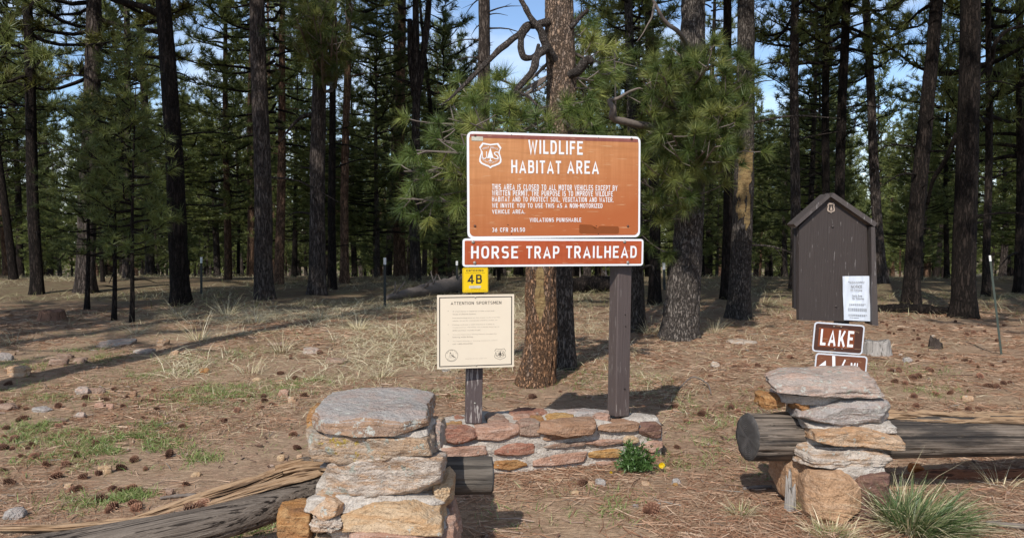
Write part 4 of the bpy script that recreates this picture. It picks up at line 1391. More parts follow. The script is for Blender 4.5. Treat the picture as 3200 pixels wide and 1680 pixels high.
# cream notice
A_ = Board([s1(95, 380), s1(999, 371), s1(998, 1218), s1(98, 1250)], [5.24, 5.34, 5.34, 5.24], 'notice_board', 'square cream board headed ATTENTION SPORTSMEN with a black border line', 'sign')
A_.plate('panel', 'cream', -A_.w / 2, -A_.h / 2, A_.w / 2, A_.h / 2, 0.002, 0.006, 0.006)
m = MB()
ring_poly(m, ring, (0, 0), A_.w / 2 - .013, A_.h / 2 - .013, 0.0066, 0.974)
m.obj('border_line', M['black'], A_.root, smooth=False)
m = MB()
A_.stroke_text(m, 'ATTENTION SPORTSMEN', *s1(255, 450), *s1(850, 495), 0.0066, t=0.135, gap=0.15)
m.obj('lettering', M['ink_dark'], A_.root, smooth=False)
m = MB()
for s, x1, yy in (('A trout stamp is required to take trout with', 768, 568), ('those a Lifetime license.', 552, 602), ('Possession/bag limit on this water is six trout for', 836, 645),
                  ('adults, three for unlicensed children under 14.', 806, 677), ('Fishing without a valid license is a class 2', 766, 724), ('misdemeanor. Penalties can include fines up to', 827, 755),
                  ('$750 and four months in jail.', 606, 792), ('You can have your fishing license revoked for', 798, 838), ('littering while fishing.', 520, 870),
                  ('To report fishing or hunting violations, please', 803, 915), ('call 1-800-352-0700.', 516, 950)):
    A_.text(m, s, *s1(278, yy - 11), *s1(x1, yy + 10), 0.0066)
m.obj('lettering', M['ink'], A_.root, smooth=False)
m = MB()
A_.text(m, 'Thank you for your cooperation', *s1(425, 1115), *s1(680, 1129), 0.0066)
m.obj('lettering', M['ink'], A_.root, smooth=False)
m = MB()
for yy in (567, 727, 840, 917):
    A_.disc(m, *s1(226, yy), 0.0017, 0.0064, 0.0067, 8)
m.obj('bullet_mark', M['ink_dark'], A_.root, smooth=False)
m = MB()
c = A_.uv(*s1(267, 1088))
th = np.linspace(0, 2 * math.pi, 40, endpoint=False)
circ = list(zip(np.cos(th), np.sin(th)))
ring_poly(m, circ, c, 0.0405, 0.0385, 0.0066, 0.955)
arc_text(m, 'GAME AND FISH', c, 0.033, 160, 20, 0.008, 0.0066)
arc_text(m, 'DEPARTMENT', c, 0.033, 215, 325, 0.008, 0.0066, flip=True)
fan(m, [(-.1, .1), (.05, .14), (.3, -.05), (.75, -.42), (.7, -.46), (.2, -.2), (-.02, -.02)], c, 0.036, 0.036, 0.0066)
fan(m, [(-.38, .55), (-.2, .6), (-.1, .35), (-.2, .28)], c, 0.036, 0.036, 0.0066)
for k in range(4):
    fan(m, [(-.5 + .25 * k, -.5), (-.47 + .25 * k, -.5), (-.3 + .2 * k, .4), (-.33 + .2 * k, .4)], c, 0.036, 0.036, 0.0066)
m.obj('round_emblem', M['ink_dark'], A_.root, smooth=False)
emblem(A_, *s1(768, 1004), *s1(903, 1141), 0.0066, 'ink_dark', line=0.94)
for (x, y) in (s1(543, 408), s1(553, 1203)):
    A_.bolt(x, y, 0.005, 'bolt', 0.0066)

# two posts
def post(name, label, mat, base_px, base_Y, top_px, top_Y, sx, yaw, side=0.0):
    p0 = at(*base_px, base_Y)
    p1 = at(*top_px, top_Y)
    d = p1 - p0
    L = np.linalg.norm(d)
    root = thing(name, label, 'post', p0)
    m = MB()
    V, Q, T = box((0, 0, L / 2), sx, sx * 0.96, L, 0.006)
    m.add(V, Q)
    m.t.append(T)
    m.tm.append(np.zeros(len(T), np.int32))
    shaft = m.obj('shaft', M[mat], root, smooth=False)
    zc = Vector(d.tolist()).normalized()
    xc = Vector((math.cos(yaw), math.sin(yaw), 0))
    yc = zc.cross(xc).normalized()
    xc = yc.cross(zc)
    Rm = Matrix((xc, yc, zc)).transposed()
    root.rotation_euler = Rm.to_euler()
    return root, L
SY = math.atan2(DR - DL, at(2002, 427, DR)[0] - at(1457, 411, DL)[0])
lpost, LL = post('sign_post', 'left brown timber post with flaking paint behind the cream notice', 'post_worn', (1479, 1318), 5.42, (1494, 420), 5.46, 0.108, SY * 0.35)
def post_bolt(root, u, v, r, mat='bolt', sx=0.108):
    m = MB()
    th = np.linspace(0, 2 * math.pi, 10, endpoint=False)
    y0 = -sx * 0.48
    V = [np.c_[u + r * q * np.cos(th), np.full(10, y0 - dz), v + r * q * np.sin(th)] for q, dz in ((1, -.002), (1, .004), (.6, .007))]
    m.add(np.concatenate(V), grid_faces(3, 10, True))
    j = np.arange(1, 9)
    m.t.append(np.stack([np.full(8, 20), 20 + j, 20 + j + 1], -1))
    m.tm.append(np.zeros(8, np.int32))
    m.obj('bolt', M[mat], root)
post_bolt(lpost, 0.005, 0.135, 0.007)
rpost, RL = post('sign_post', 'right brown timber post standing clear of the wall end', 'post_paint', (1932, 1297), 5.71, (1946, 470), 5.80, 0.113, math.radians(26))
for (u, v, r) in ((0.012, 0.19, .006), (0.01, 0.62, .004), (0.006, 0.70, .004)):
    post_bolt(rpost, u, v, r, 'hole', 0.113)

# ------------------------------------------------------------------ kiosk with the lake signs
def k1(x, y):
    return 2440 + x / 2.331, 580 + y / 2.331
KD = 6.45
kb = gnd(2620, 1317)
K0 = at(2620, 1000, KD)
kiosk = thing('notice_kiosk', 'dark brown gabled notice box on a post with a white paper pinned to it', 'notice board', (K0[0], KD + 0.1, 0.0))
def kp(x, y, Y=KD):
    return at(*k1(x, y), Y)
def solid(name, mat, front, back, parent):
    """a prism between two outlines of equal length"""
    n = len(front)
    m = MB()
    V = np.concatenate([front, back])
    j = np.arange(n)
    k = (j + 1) % n
    m.add(rel(V, parent), np.stack([j, j + n, k + n, k], -1))
    cf, cb = np.mean(front, 0), np.mean(back, 0)
    b = m.n
    m.add(rel(np.concatenate([front, [cf], back, [cb]]), parent), np.concatenate([np.stack([j, k, np.full(n, n)], -1), np.stack([k + n + 1, j + n + 1, np.full(n, 2 * n + 1)], -1)]))
    return m.obj(name, M[mat], parent, smooth=False)
fr = [kp(132, 978), kp(646, 992), kp(626, 290), kp(350, 92), kp(132, 302)]
solid('panel', 'kiosk_paint', np.array(fr), np.array([p + np.array([-.01, .03, 0]) for p in fr]), kiosk)
# roof: two boards that stand forward of the panel
def board_between(a, b, th, dep, name, y0):
    d = b - a
    nrm = np.array([-d[2], 0, d[0]])
    nrm = nrm / np.linalg.norm(nrm)
    if nrm[2] < 0:
        nrm = -nrm
    f = np.array([a, b, b + nrm * th, a + nrm * th]) + np.array([0, y0, 0])
    solid(name, 'kiosk_roof', f, f + np.array([0, dep, 0]), kiosk)
apx = kp(345, 82)
board_between(kp(98, 300), apx, 0.028, 0.17, 'roof_board', -0.05)
board_between(apx + np.array([0.001, 0, 0.001]), kp(664, 300), 0.036, 0.17, 'roof_board', -0.05)
f = np.array([kp(640, 300), kp(668, 300), kp(692, 1016), kp(648, 1010)])
solid('side_post', 'kiosk_roof', f[::-1] + np.array([0, -.045, 0]), f[::-1] + np.array([0, .09, 0]), kiosk)
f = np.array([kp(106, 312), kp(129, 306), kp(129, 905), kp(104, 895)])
solid('side_post', 'kiosk_shaded', f[::-1] + np.array([0, .035, 0]), f[::-1] + np.array([0, .07, 0]), kiosk)
p0, p1 = at(2622, 1330, KD + .09), at(2606, 800, KD + .09)
m = MB()
V, Q, T = box((0, 0, (p1[2] - p0[2]) / 2), 0.09, 0.09, p1[2] - p0[2], 0.004)
m.add(rel(V + p0, kiosk), Q)
m.t.append(T)
m.tm.append(np.zeros(len(T), np.int32))
m.obj('post', M['kiosk_paint'], kiosk, smooth=False)
KB = Board([k1(128, 302), k1(632, 300), k1(650, 992), k1(128, 978)], [KD - .002] * 4, 'badge_holder', 'x', 'x')
bpy.data.objects.remove(KB.root)
KB.root = kiosk
m = MB()
def kdisc(x, y, r):
    p = kp(x, y)
    th = np.linspace(0, 2 * math.pi, 12, endpoint=False)
    V = np.concatenate([np.c_[p[0] + r * q * np.cos(th), np.full(12, KD - dz), p[2] + r * q * np.sin(th)] for q, dz in ((1, -.002), (1, .006), (.5, .012))])
    mm = MB()
    mm.add(rel(V, kiosk), grid_faces(3, 12, True))
    j = np.arange(1, 11)
    mm.t.append(np.stack([np.full(10, 24), 24 + j, 24 + j + 1], -1))
    mm.tm.append(np.zeros(10, np.int32))
    mm.obj('bolt', M['kiosk_roof'], kiosk)
kdisc(377, 297, 0.009)
kdisc(401, 877, 0.009)
def kflat(name, mat, polys, z):
    mm = MB()
    for poly in polys:
        A = np.array([kp(x, y) for x, y in poly])
        A[:, 1] = KD - z
        n = len(A)
        mm.add(rel(np.concatenate([A, [A.mean(0)]]), kiosk), np.stack([(np.arange(n) + 1) % n, np.arange(n), np.full(n, n)], -1)[:, ::-1])
    return mm.obj(name, M[mat], kiosk, smooth=False)
sh = [(364 + x * 28, 161 - y * 36) for x, y in SHIELD]
bd = kflat('badge', 'tan_metal', [sh], 0.006)
kflat('badge_mark', 'kiosk_paint', [[(364 + x * 19, 161 - y * 25) for x, y in SHIELD]], 0.008)
kflat('badge_mark', 'tan_metal', [[(364 + x * 30, 168 - y * 36) for x, y in t] for t in TREE_T] + [[(345, 185), (383, 185), (375, 192), (352, 192)]], 0.010)

pn = thing('paper_notice', 'crumpled white sheet of paper pinned to the lower right of the kiosk', 'notice', kp(547, 820))
nu, nv = 24, 34
uu, vv = np.meshgrid(np.linspace(0, 1, nu), np.linspace(0, 1, nv))
c00, c10, c01, c11 = kp(443, 658), kp(637, 656), kp(455, 976), kp(652, 986)
PV = (c00 * ((1 - uu) * (1 - vv))[..., None] + c10 * (uu * (1 - vv))[..., None] + c01 * ((1 - uu) * vv)[..., None] + c11 * (uu * vv)[..., None])
wr = fbm(np.stack([uu * 9, vv * 2.5, uu * 0], -1), 3, 3)
PV[..., 1] = KD - 0.012 - 0.006 * wr
m = MB()
m.add(rel(PV.reshape(-1, 3), pn), grid_faces(nv, nu, False)[:, ::-1])
m.obj('sheet', M['paper'], pn)
m = MB()
def paper_pt(u, v):
    p = c00 * (1 - u) * (1 - v) + c10 * u * (1 - v) + c01 * (1 - u) * v + c11 * u * v
    p[1] = KD - 0.021
    return p
for s, u0, u1, v0, v1 in (('NOTICE', .30, .70, .20, .265), ('No Camping', .28, .70, .29, .34), ('Game Area', .32, .70, .41, .46), ('No Vehicles', .32, .76, .475, .52)):
    V, T = text_geo(s)
    lo, hi = V.min(0), V.max(0)
    L = (V - lo) / (hi - lo)
    m.add(rel(np.array([paper_pt(u0 + (u1 - u0) * a_, v1 - (v1 - v0) * b_) for a_, b_ in L]), pn), T)
for v, u0, u1 in ((.12, .2, .82), (.145, .25, .8), (.62, .2, .8), (.645, .2, .72), (.72, .16, .85), (.745, .16, .8), (.77, .16, .84), (.86, .16, .85), (.885, .16, .75), (.93, .2, .5)):
    for w_ in np.arange(u0, u1, 0.07):
        a_ = [paper_pt(w_, v), paper_pt(w_ + .055, v), paper_pt(w_ + .055, v + .008), paper_pt(w_, v + .008)]
        m.add(rel(np.array(a_), pn), [[0, 3, 2, 1]])
m.obj('writing', M['ink_dark'], pn, smooth=False)

# signs on the kiosk's post
LK = Board([k1(231, 988), k1(602, 1014), k1(602, 1232), k1(238, 1205)], [KD - .07] * 4, 'lake_sign', 'small dark brown sign reading LAKE in white letters with a silver rim', 'sign')
LK.plate('rim', 'rim', -LK.w / 2, -LK.h / 2, LK.w / 2, LK.h / 2, 0.026, 0.004)
LK.plate('face_panel', 'lake_dark', -LK.w / 2 + .011, -LK.h / 2 + .011, LK.w / 2 - .011, LK.h / 2 - .011, 0.018, 0.0052, 0.002)
m = MB()
def lk_px(x, y):
    return k1(x, y)
a, b = LK.uv(*k1(265, 1178)), LK.uv(*k1(540, 1050))
LK.plate('red_patch', 'lake_red', a[0], -LK.h * 0.315, b[0], LK.h * 0.315, 0.002, 0.0062, 0.0008)
LK.stroke_text(m, 'LAKE', *k1(282, 1058), *k1(533, 1158), 0.007, t=0.17, gap=0.22)
m.obj('lettering', M['letter_white'], LK.root, smooth=False)
for (x, y) in ((385, 1023), (437, 1027), (390, 1186), (443, 1186)):
    LK.bolt(*k1(x, y), 0.005, 'bolt', 0.006)
DS = Board([k1(243, 1214), k1(622, 1240), k1(624, 1440), k1(247, 1414)], [KD - .07] * 4, 'distance_sign', 'lower brown sign with a white arrow, half hidden behind the right pillar', 'sign')
DS.plate('rim', 'rim', -DS.w / 2, -DS.h / 2, DS.w / 2, DS.h / 2, 0.026, 0.004)
DS.plate('face_panel', 'lake_brown', -DS.w / 2 + .011, -DS.h / 2 + .011, DS.w / 2 - .011, DS.h / 2 - .011, 0.018, 0.0052, 0.002)
m = MB()
def dsp(pts):
    P2 = np.array([DS.uv(*k1(x, y)) for x, y in pts])
    n = len(P2)
    m.add(np.c_[np.concatenate([P2, [P2.mean(0)]]), np.full(n + 1, 0.0064)], np.stack([(np.arange(n) + 1) % n, np.arange(n), np.full(n, n)], -1)[:, ::-1])
dsp([(372, 1236), (394, 1238), (396, 1380), (374, 1378)])
dsp([(462, 1262), (472, 1268), (420, 1378), (408, 1374)])
dsp([(326, 1270), (326, 1300), (262, 1330), (258, 1322)])
dsp([(326, 1300), (328, 1395), (318, 1395), (262, 1330)])
DS.text(m, '*MI', *k1(500, 1290), *k1(560, 1372), 0.0064)
m.obj('lettering', M['letter_white'], DS.root, smooth=False)
# ------------------------------------------------------------------ pines
def unit(v):
    return v / (np.linalg.norm(v, axis=-1, keepdims=True) + 1e-9)

def needles(mb, P, D, n, ln, wd, rs, shoot=0.10, spread=1.0, attr=(0.0, 1.0), mat=0, droop=0.0):
    """tufts of n needles round shoots that end at P and point along D"""
    P, D = np.asarray(P, float), unit(np.asarray(D, float))
    k = len(P)
    d = np.repeat(D, n, 0)
    base = np.repeat(P, n, 0) - d * (rs.rand(k * n, 1) * shoot)
    r = rs.randn(k * n, 3)
    r = unit(r - d * np.sum(r * d, 1)[:, None])
    a = rs.uniform(0.05, 1.0, (k * n, 1))
    dr = unit(d * a + r * spread * rs.uniform(0.35, 1.0, (k * n, 1)))
    L = ln * rs.uniform(0.7, 1.15, (k * n, 1))
    tip = base + dr * L
    tip[:, 2] -= droop * L[:, 0]
    s = unit(np.cross(dr, rs.randn(k * n, 3))) * (wd * 0.5)
    V = np.stack([base - s, base + s, tip], 1).reshape(-1, 3)
    T = np.arange(k * n * 3).reshape(-1, 3)
    tv = np.repeat(attr[0] + (attr[1] - attr[0]) * rs.rand(k), n) * 0.65 + 0.35 * rs.rand(k * n)
    mb.add(V, T, np.repeat(tv, 3), mat)

def bough(mb, tP, tD, p0, az, L, r, rs, rise=0.15, nt=10, sides=4, start=0.3, wig=0.06, shoot_r=0.22, tmat=1):
    nseg = 7
    t = np.linspace(0, 1, nseg)
    dx, dy = math.cos(az), math.sin(az)
    ph = rs.rand(3) * 6
    x = t * L
    side = wig * L * np.sin(t * 5 + ph[0]) * t
    z = L * (rise * t - 0.22 * t * (1 - t)) + 0.03 * L * np.sin(7 * t + ph[1]) + 0.10 * L * np.maximum(t - 0.7, 0) * 2
    B = np.stack([p0[0] + dx * x - dy * side, p0[1] + dy * x + dx * side, p0[2] + z], -1)
    add_tube(mb, B, r * (1 - 0.8 * t), sides, cap=False, mat=tmat, attr=0.3)
    for i in range(nt):
        s = start + (1 - start) * (i + rs.rand()) / nt
        f = s * (nseg - 1)
        j = min(int(f), nseg - 2)
        q = B[j] + (B[j + 1] - B[j]) * (f - j)
        ax = unit(B[j + 1] - B[j])
        o = rs.randn(3)
        o[2] = abs(o[2]) * 0.5 - 0.1
        dirn = unit(ax * rs.uniform(0.3, 1.2) + o * 0.8 + np.array([0, 0, 0.25]))
        l2 = shoot_r * (0.5 + rs.rand()) * (1.3 - 0.5 * s)
        tip = q + dirn * l2
        add_tube(mb, np.array([q, (q + tip) / 2 + rs.randn(3) * 0.01, tip]), [r * 0.28, r * 0.2, r * 0.1], 3, cap=False, mat=tmat, attr=0.3)
        tP.append(tip)
        tD.append(dirn)

def crown_mesh(name, seed, H, R, nb, nt, nn, ln, wd, mat, low=0.0, shape='mature', sides=4):
    rs = np.random.RandomState(seed)
    mb, tP, tD = MB(), [], []
    for i in range(nb):
        h = (i + rs.rand()) / nb
        if shape == 'mature':
            h = h ** 0.85
            L = R * (0.55 + 0.45 * math.sin(math.pi * min(1, h * 0.9 + 0.12))) * (1.02 - h ** 2.2) * rs.uniform(0.55, 1.15)
            rise = -0.12 + 0.55 * h
        else:
            L = R * (1.03 - h ** 2.6) * rs.uniform(0.45, 1.15) * (0.75 + 0.35 * math.sin(h * 9 + seed))
            rise = 0.12 + 0.45 * h
        az = i * 2.4 + rs.randn() * 0.5
        bough(mb, tP, tD, (0, 0, h * H), az, max(0.25, L), 0.012 + 0.016 * L, rs, rise, max(3, int(nt * L / R)), sides, 0.36 if shape == 'mature' else 0.30, shoot_r=0.16 * R ** 0.5)
    needles(mb, tP, tD, nn, ln, wd, rs, shoot=ln * 0.55, spread=1.0)
    return mb.mesh(name, [mat, M['bark_dark']], smooth=False)

def trunk_geo(mb, P, r0, H, rs, n=14, step=0.5, flare=0.3, rough=0.05, zmax=None, seed=0):
    """P(t): axis function of height"""
    zs, z = [], -0.15
    top = zmax or H
    while z < top:
        zs.append(z)
        z += step if z > 1.0 else min(step, 0.12)
    zs.append(top)
    zs = np.array(zs)
    ax = np.array([P(z) for z in zs])
    th = np.linspace(0, 2 * math.pi, n, endpoint=False)
    r = r0 * np.clip(1 - zs / H, 0.03, 1) ** 0.75 + r0 * flare * np.exp(-np.maximum(zs, 0) / 0.28)
    G = np.stack(np.broadcast_arrays((np.cos(th) * 2.0)[None, :], (np.sin(th) * 2.0)[None, :], (zs * 1.3)[:, None]), -1)
    rr = 1 + rough * fbm(G + seed, seed, 3)
    G2 = np.stack(np.broadcast_arrays((np.cos(th) * 5)[None, :], (np.sin(th) * 5)[None, :], (zs * 4)[:, None]), -1)
    rr = rr + rough * 0.5 * fbm(G2 + seed, seed + 1, 2)
    root = np.exp(-np.maximum(zs, 0) / 0.2)[:, None] * 0.22 * np.sin(th * 3 + seed)[None, :]
    rr = rr + root
    V = ax[:, None, :] + (r[:, None] * rr)[..., None] * np.stack([np.cos(th), np.sin(th), 0 * th], -1)[None]
    mb.add(V.reshape(-1, 3), grid_faces(len(zs), n, True))

rsT = np.random.RandomState(7)
CROWN = {}
CROWN['tall'] = [crown_mesh('tall_crown', 100 + i, 12.0, 2.7, 84, 20, 30, 0.24, 0.018, M['needles_far']) for i in range(4)]
CROWN['olive'] = [crown_mesh('olive_crown', 120 + i, 12.0, 2.7, 84, 22, 30, 0.24, 0.018, M['needles_olive']) for i in range(1)]
CROWN['bushy'] = [crown_mesh('bushy_crown', 140 + i, 10.0, 2.2, 110, 16, 28, 0.24, 0.020, M['needles_far'], shape='cone') for i in range(3)]
CROWN['young'] = [crown_mesh('young_crown', 160 + i, 4.0, 1.15, 54, 11, 32, 0.19, 0.011, M['needles_far'], shape='cone') for i in range(3)]
CROWN['far'] = [crown_mesh('far_crown', 180 + i, 11.0, 2.6, 70, 13, 16, 0.34, 0.042, M['needles_far'], sides=3) for i in range(3)]
CROWN['farbushy'] = [crown_mesh('far_bushy_crown', 190 + i, 10.0, 2.5, 84, 12, 16, 0.34, 0.042, M['needles_far'], shape='cone', sides=3) for i in range(2)]

def crown_for(root, kind, i, loc, sxy, sz, rot):
    me = CROWN[kind][i % len(CROWN[kind])]
    o = link('crown', me, root, loc)
    o.scale = (sxy, sxy, sz)
    o.rotation_euler = (0, 0, rot)
    return o

_tn = [0]
def pine(label, base_px, wpx, top_px, bark, H=18.0, crown=None, group='pines with trunks standing near the clearing', name='pine_tree', n=16, limbs=(), base=None, r0=None, lean=None, rough=0.06, step=0.4, seed=None, flare=0.28):
    _tn[0] += 1
    seed = seed or _tn[0] * 7 + 3
    rs = np.random.RandomState(seed)
    p = gnd(*base_px) if base is None else np.array(base)
    if r0 is None:
        r0 = wpx / 2 * p[1] / F
    if top_px is not None:
        q = at(top_px[0], top_px[1], p[1])
        ln = (q - p)[:2] / (q[2] - p[2])
    else:
        ln = np.array(lean if lean is not None else (rs.randn() * 0.012, rs.randn() * 0.012))
    root = thing(name, label, 'pine tree', p, group)
    def ax(z):
        return np.array([ln[0] * z + 0.03 * math.sin(z * 0.7 + seed) * min(1, max(z, 0) / 2), ln[1] * z, z])
    m = MB()
    trunk_geo(m, ax, r0, H, rs, n, step, flare, rough, seed=seed)
    for L in limbs:
        pts, ra = L
        Q = curve_pts([at(*w) for w in pts], 5 * len(pts))
        add_tube(m, rel(Q, root), np.interp(np.linspace(0, 1, len(Q)), np.linspace(0, 1, len(ra)), ra), 6)
    for i in range(int(7 + rs.randint(8)) if H > 8 else 4):
        z = rs.uniform(0.9, 7.5) if H > 8 else rs.uniform(.4, 1.5)
        az = rs.rand() * 6.283
        L_ = rs.uniform(.15, 1.5) * (1 if H > 8 else .4)
        c_ = ax(z)
        e_ = c_ + np.array([math.cos(az) * L_, math.sin(az) * L_, rs.uniform(-.3, .25) * L_])
        k_ = c_ + (e_ - c_) * .5 + np.array([0, 0, .08 * L_])
        add_tube(m, curve_pts([c_, k_, e_ + rs.randn(3) * .05 * L_], 7), np.linspace(.016 + .008 * L_, .004, 7), 5, cap=False)
        if L_ > .7:
            add_tube(m, np.array([k_, k_ + (e_ - c_) * .3 + rs.randn(3) * .12]), [.008, .003], 4, cap=False)
    m.obj('trunk', M[bark], root)
    if crown:
        kind, i, z0, R = crown
        base_h = {'tall': 12.0, 'olive': 12.0, 'bushy': 10.0, 'young': 4.0, 'far': 11.0, 'farbushy': 10.0}[kind]
        base_r = {'tall': 2.7, 'olive': 2.7, 'bushy': 2.1, 'young': 1.15, 'far': 2.5, 'farbushy': 2.2}[kind]
        c = ax(z0)
        crown_for(root, kind, i, c, R / base_r, (H + 0.4 - z0) / base_h, rs.rand() * 6.28)
    return root, ax, p, rs

D = lambda x, y: float(gnd(x, y)[1])
d4, d7, d21 = D(565, 954), D(990, 919), D(3012, 994)
pine('tall dark pine near the left edge of the clearing, behind the red stump', (118, 919), 37, (81, 0), 'bark_dark', 19, ('tall', 0, 4.6, 2.6))
pine('thick pine with a brown sunlit trunk under olive foliage, second from the left', (267, 913), 58, (292, 0), 'bark_grey', 19, ('olive', 0, 4.0, 3.0))
pine('slim grey pine stem showing between the two thick trunks on the left', (393, 868), 19, (397, 0), 'bark_grey', 18, ('tall', 1, 6.5, 2.0))
pine('thick dark furrowed pine with a crooked dead limb reaching left', (565, 954), 58, (512, 0), 'bark_dark', 20, ('tall', 2, 8.2, 2.6), n=24,
     limbs=[([(510, 105, d4), (455, 95, d4 - .1), (410, 118, d4 - .2), (340, 132, d4 - .3), (270, 142, d4 - .3)], [.05, .045, .035, .02, .008]),
            ([(505, 50, d4), (440, 20, d4 - .2), (370, 5, d4 - .3), (330, -10, d4 - .4)], [.07, .06, .05, .04]),
            ([(516, 218, d4), (470, 203, d4), (415, 203, d4)], [.02, .014, .006]), ([(520, 400, d4), (480, 388, d4), (445, 384, d4)], [.018, .012, .005])])
pine('straight grey barked pine right of the dark trunk with the dead limb', (824, 934), 58, (807, 0), 'bark_grey', 21, ('tall', 3, 8.6, 2.6), n=24)
pine('slender reddish pine stem standing just behind the straight grey pine', (783, 860), 24, (786, 0), 'bark_red', 20, ('tall', 0, 8.0, 2.4))
pine('thin pinkish pine stem seen on the right flank of the straight grey pine', (844, 852), 13, (838, 0), 'bark_red', 18, ('tall', 1, 7.0, 2.0))
pine('thick furrowed pine with a drooping dead limb, left of the forked pine', (990, 919), 52, (1004, 0), 'bark_grey', 20, ('tall', 2, 8.6, 2.6), n=24,
     limbs=[([(985, 356, d7), (945, 365, d7), (905, 402, d7), (876, 445, d7)], [.05, .045, .03, .01])])
pine('reddish brown pine right of the pine with the drooping limb', (1077, 884), 27, (1086, 0), 'bark_red', 19, ('tall', 3, 6.0, 2.3))
d9 = D(1298, 878)
pine('pine whose trunk forks high up, above the fallen log', (1298, 878), 33, (1298, 300), 'bark_grey', 15, ('tall', 1, 9.5, 2.0),
     limbs=[([(1300, 330, d9), (1318, 200, d9), (1334, 80, d9), (1345, -60, d9)], [.10, .10, .09, .07]), ([(1296, 300, d9), (1284, 180, d9), (1280, 60, d9)], [.10, .09, .07])])
pine('dark grey pine trunk rising behind the loop of dead branches', (1497, 905), 47, (1513, 0), 'bark_grey', 20, ('tall', 0, 9.2, 2.4), n=20)
pine('grey pine trunk close behind the trunk that carries the yellow scar', (1768, 1149), 62, (1752, 300), 'bark_scaly', 14, ('tall', 2, 6.5, 2.2), n=24, step=0.2)
d14 = D(2310, 994)
t14 = pine('grey scaly pine with an ochre stain half way up its trunk', (2310, 994), 66, (2332, 0), 'bark_scaly', 19, ('tall', 3, 6.0, 2.8), n=28, step=0.2)
pine('dark slim pine hiding behind the pine with the ochre stain', (2268, 934), 32, (2278, 0), 'bark_dark', 18, ('tall', 0, 6.0, 2.2))
pine('grey pine rising behind the left eave of the kiosk', (2484, 905), 33, (2486, 0), 'bark_grey', 19, ('tall', 1, 5.6, 2.5))
pine('thin dark pine rising just left of the kiosk gable', (2582, 895), 27, (2584, 0), 'bark_dark', 18, ('tall', 2, 5.4, 2.2))
pine('dark pine rising just right of the kiosk gable', (2620, 905), 33, (2642, 0), 'bark_dark', 19, ('tall', 3, 5.4, 2.4))
pine('brownish pine leaning a little, behind the right eave of the kiosk', (2756, 885), 32, (2702, 0), 'bark_grey', 19, ('tall', 0, 5.2, 2.4))
d20 = D(2845, 956)
pine('dark pine leaning right, between the kiosk and the thickest trunk', (2845, 956), 50, (2922, 0), 'bark_dark', 19, ('tall', 1, 5.6, 2.5), n=20)
pine('thickest dark pine on the right with a slanting dead limb', (3012, 994), 70, (3028, 0), 'bark_dark', 21, ('tall', 2, 7.0, 2.8), n=28,
     limbs=[([(2990, 418, d21), (2955, 500, d21 + .3), (2915, 565, d21 + .6), (2900, 640, d21 + .9)], [.05, .045, .04, .02]),
            ([(3060, 240, d21), (3100, 190, d21), (3108, 140, d21 - .2), (3150, 95, d21 - .3), (3230, 75, d21 - .4)], [.02, .03, .035, .03, .02])])
pine('slim dark pine to the right of the thickest trunk, past the leaning fence post', (3082, 925), 24, (3090, 0), 'bark_dark', 17, ('bushy', 0, 3.5, 2.0))
pine('dark pine at the right edge of the clearing with low foliage', (3185, 915), 30, (3190, 0), 'bark_dark', 17, ('bushy', 1, 3.0, 2.4))
pine('grey pine trunk seen under the trailhead board right of the sign post', (2046, 950), 36, (2040, 500), 'bark_dark', 16, ('tall', 3, 6.5, 2.2))
pine('short pale pine trunk right behind the right sign post', (1992, 1034), 46, (1985, 700), 'bark_scaly', 9, ('bushy', 2, 3.0, 1.5), n=20)
for (bx, by, h, s) in ((272, 966, 3.4, 'leftmost of the three'), (357, 1000, 3.8, 'middle one of the three'), (413, 1006, 4.2, 'rightmost of the three')):
    pine('shaded young pine below the thick left trunks, %s' % s, (bx, by), 15, (bx + 5, by - 300), 'bark_dark', h, ('young', bx, 1.0, 1.05), group='young pines in the shade on the left', name='young_pine', n=8)

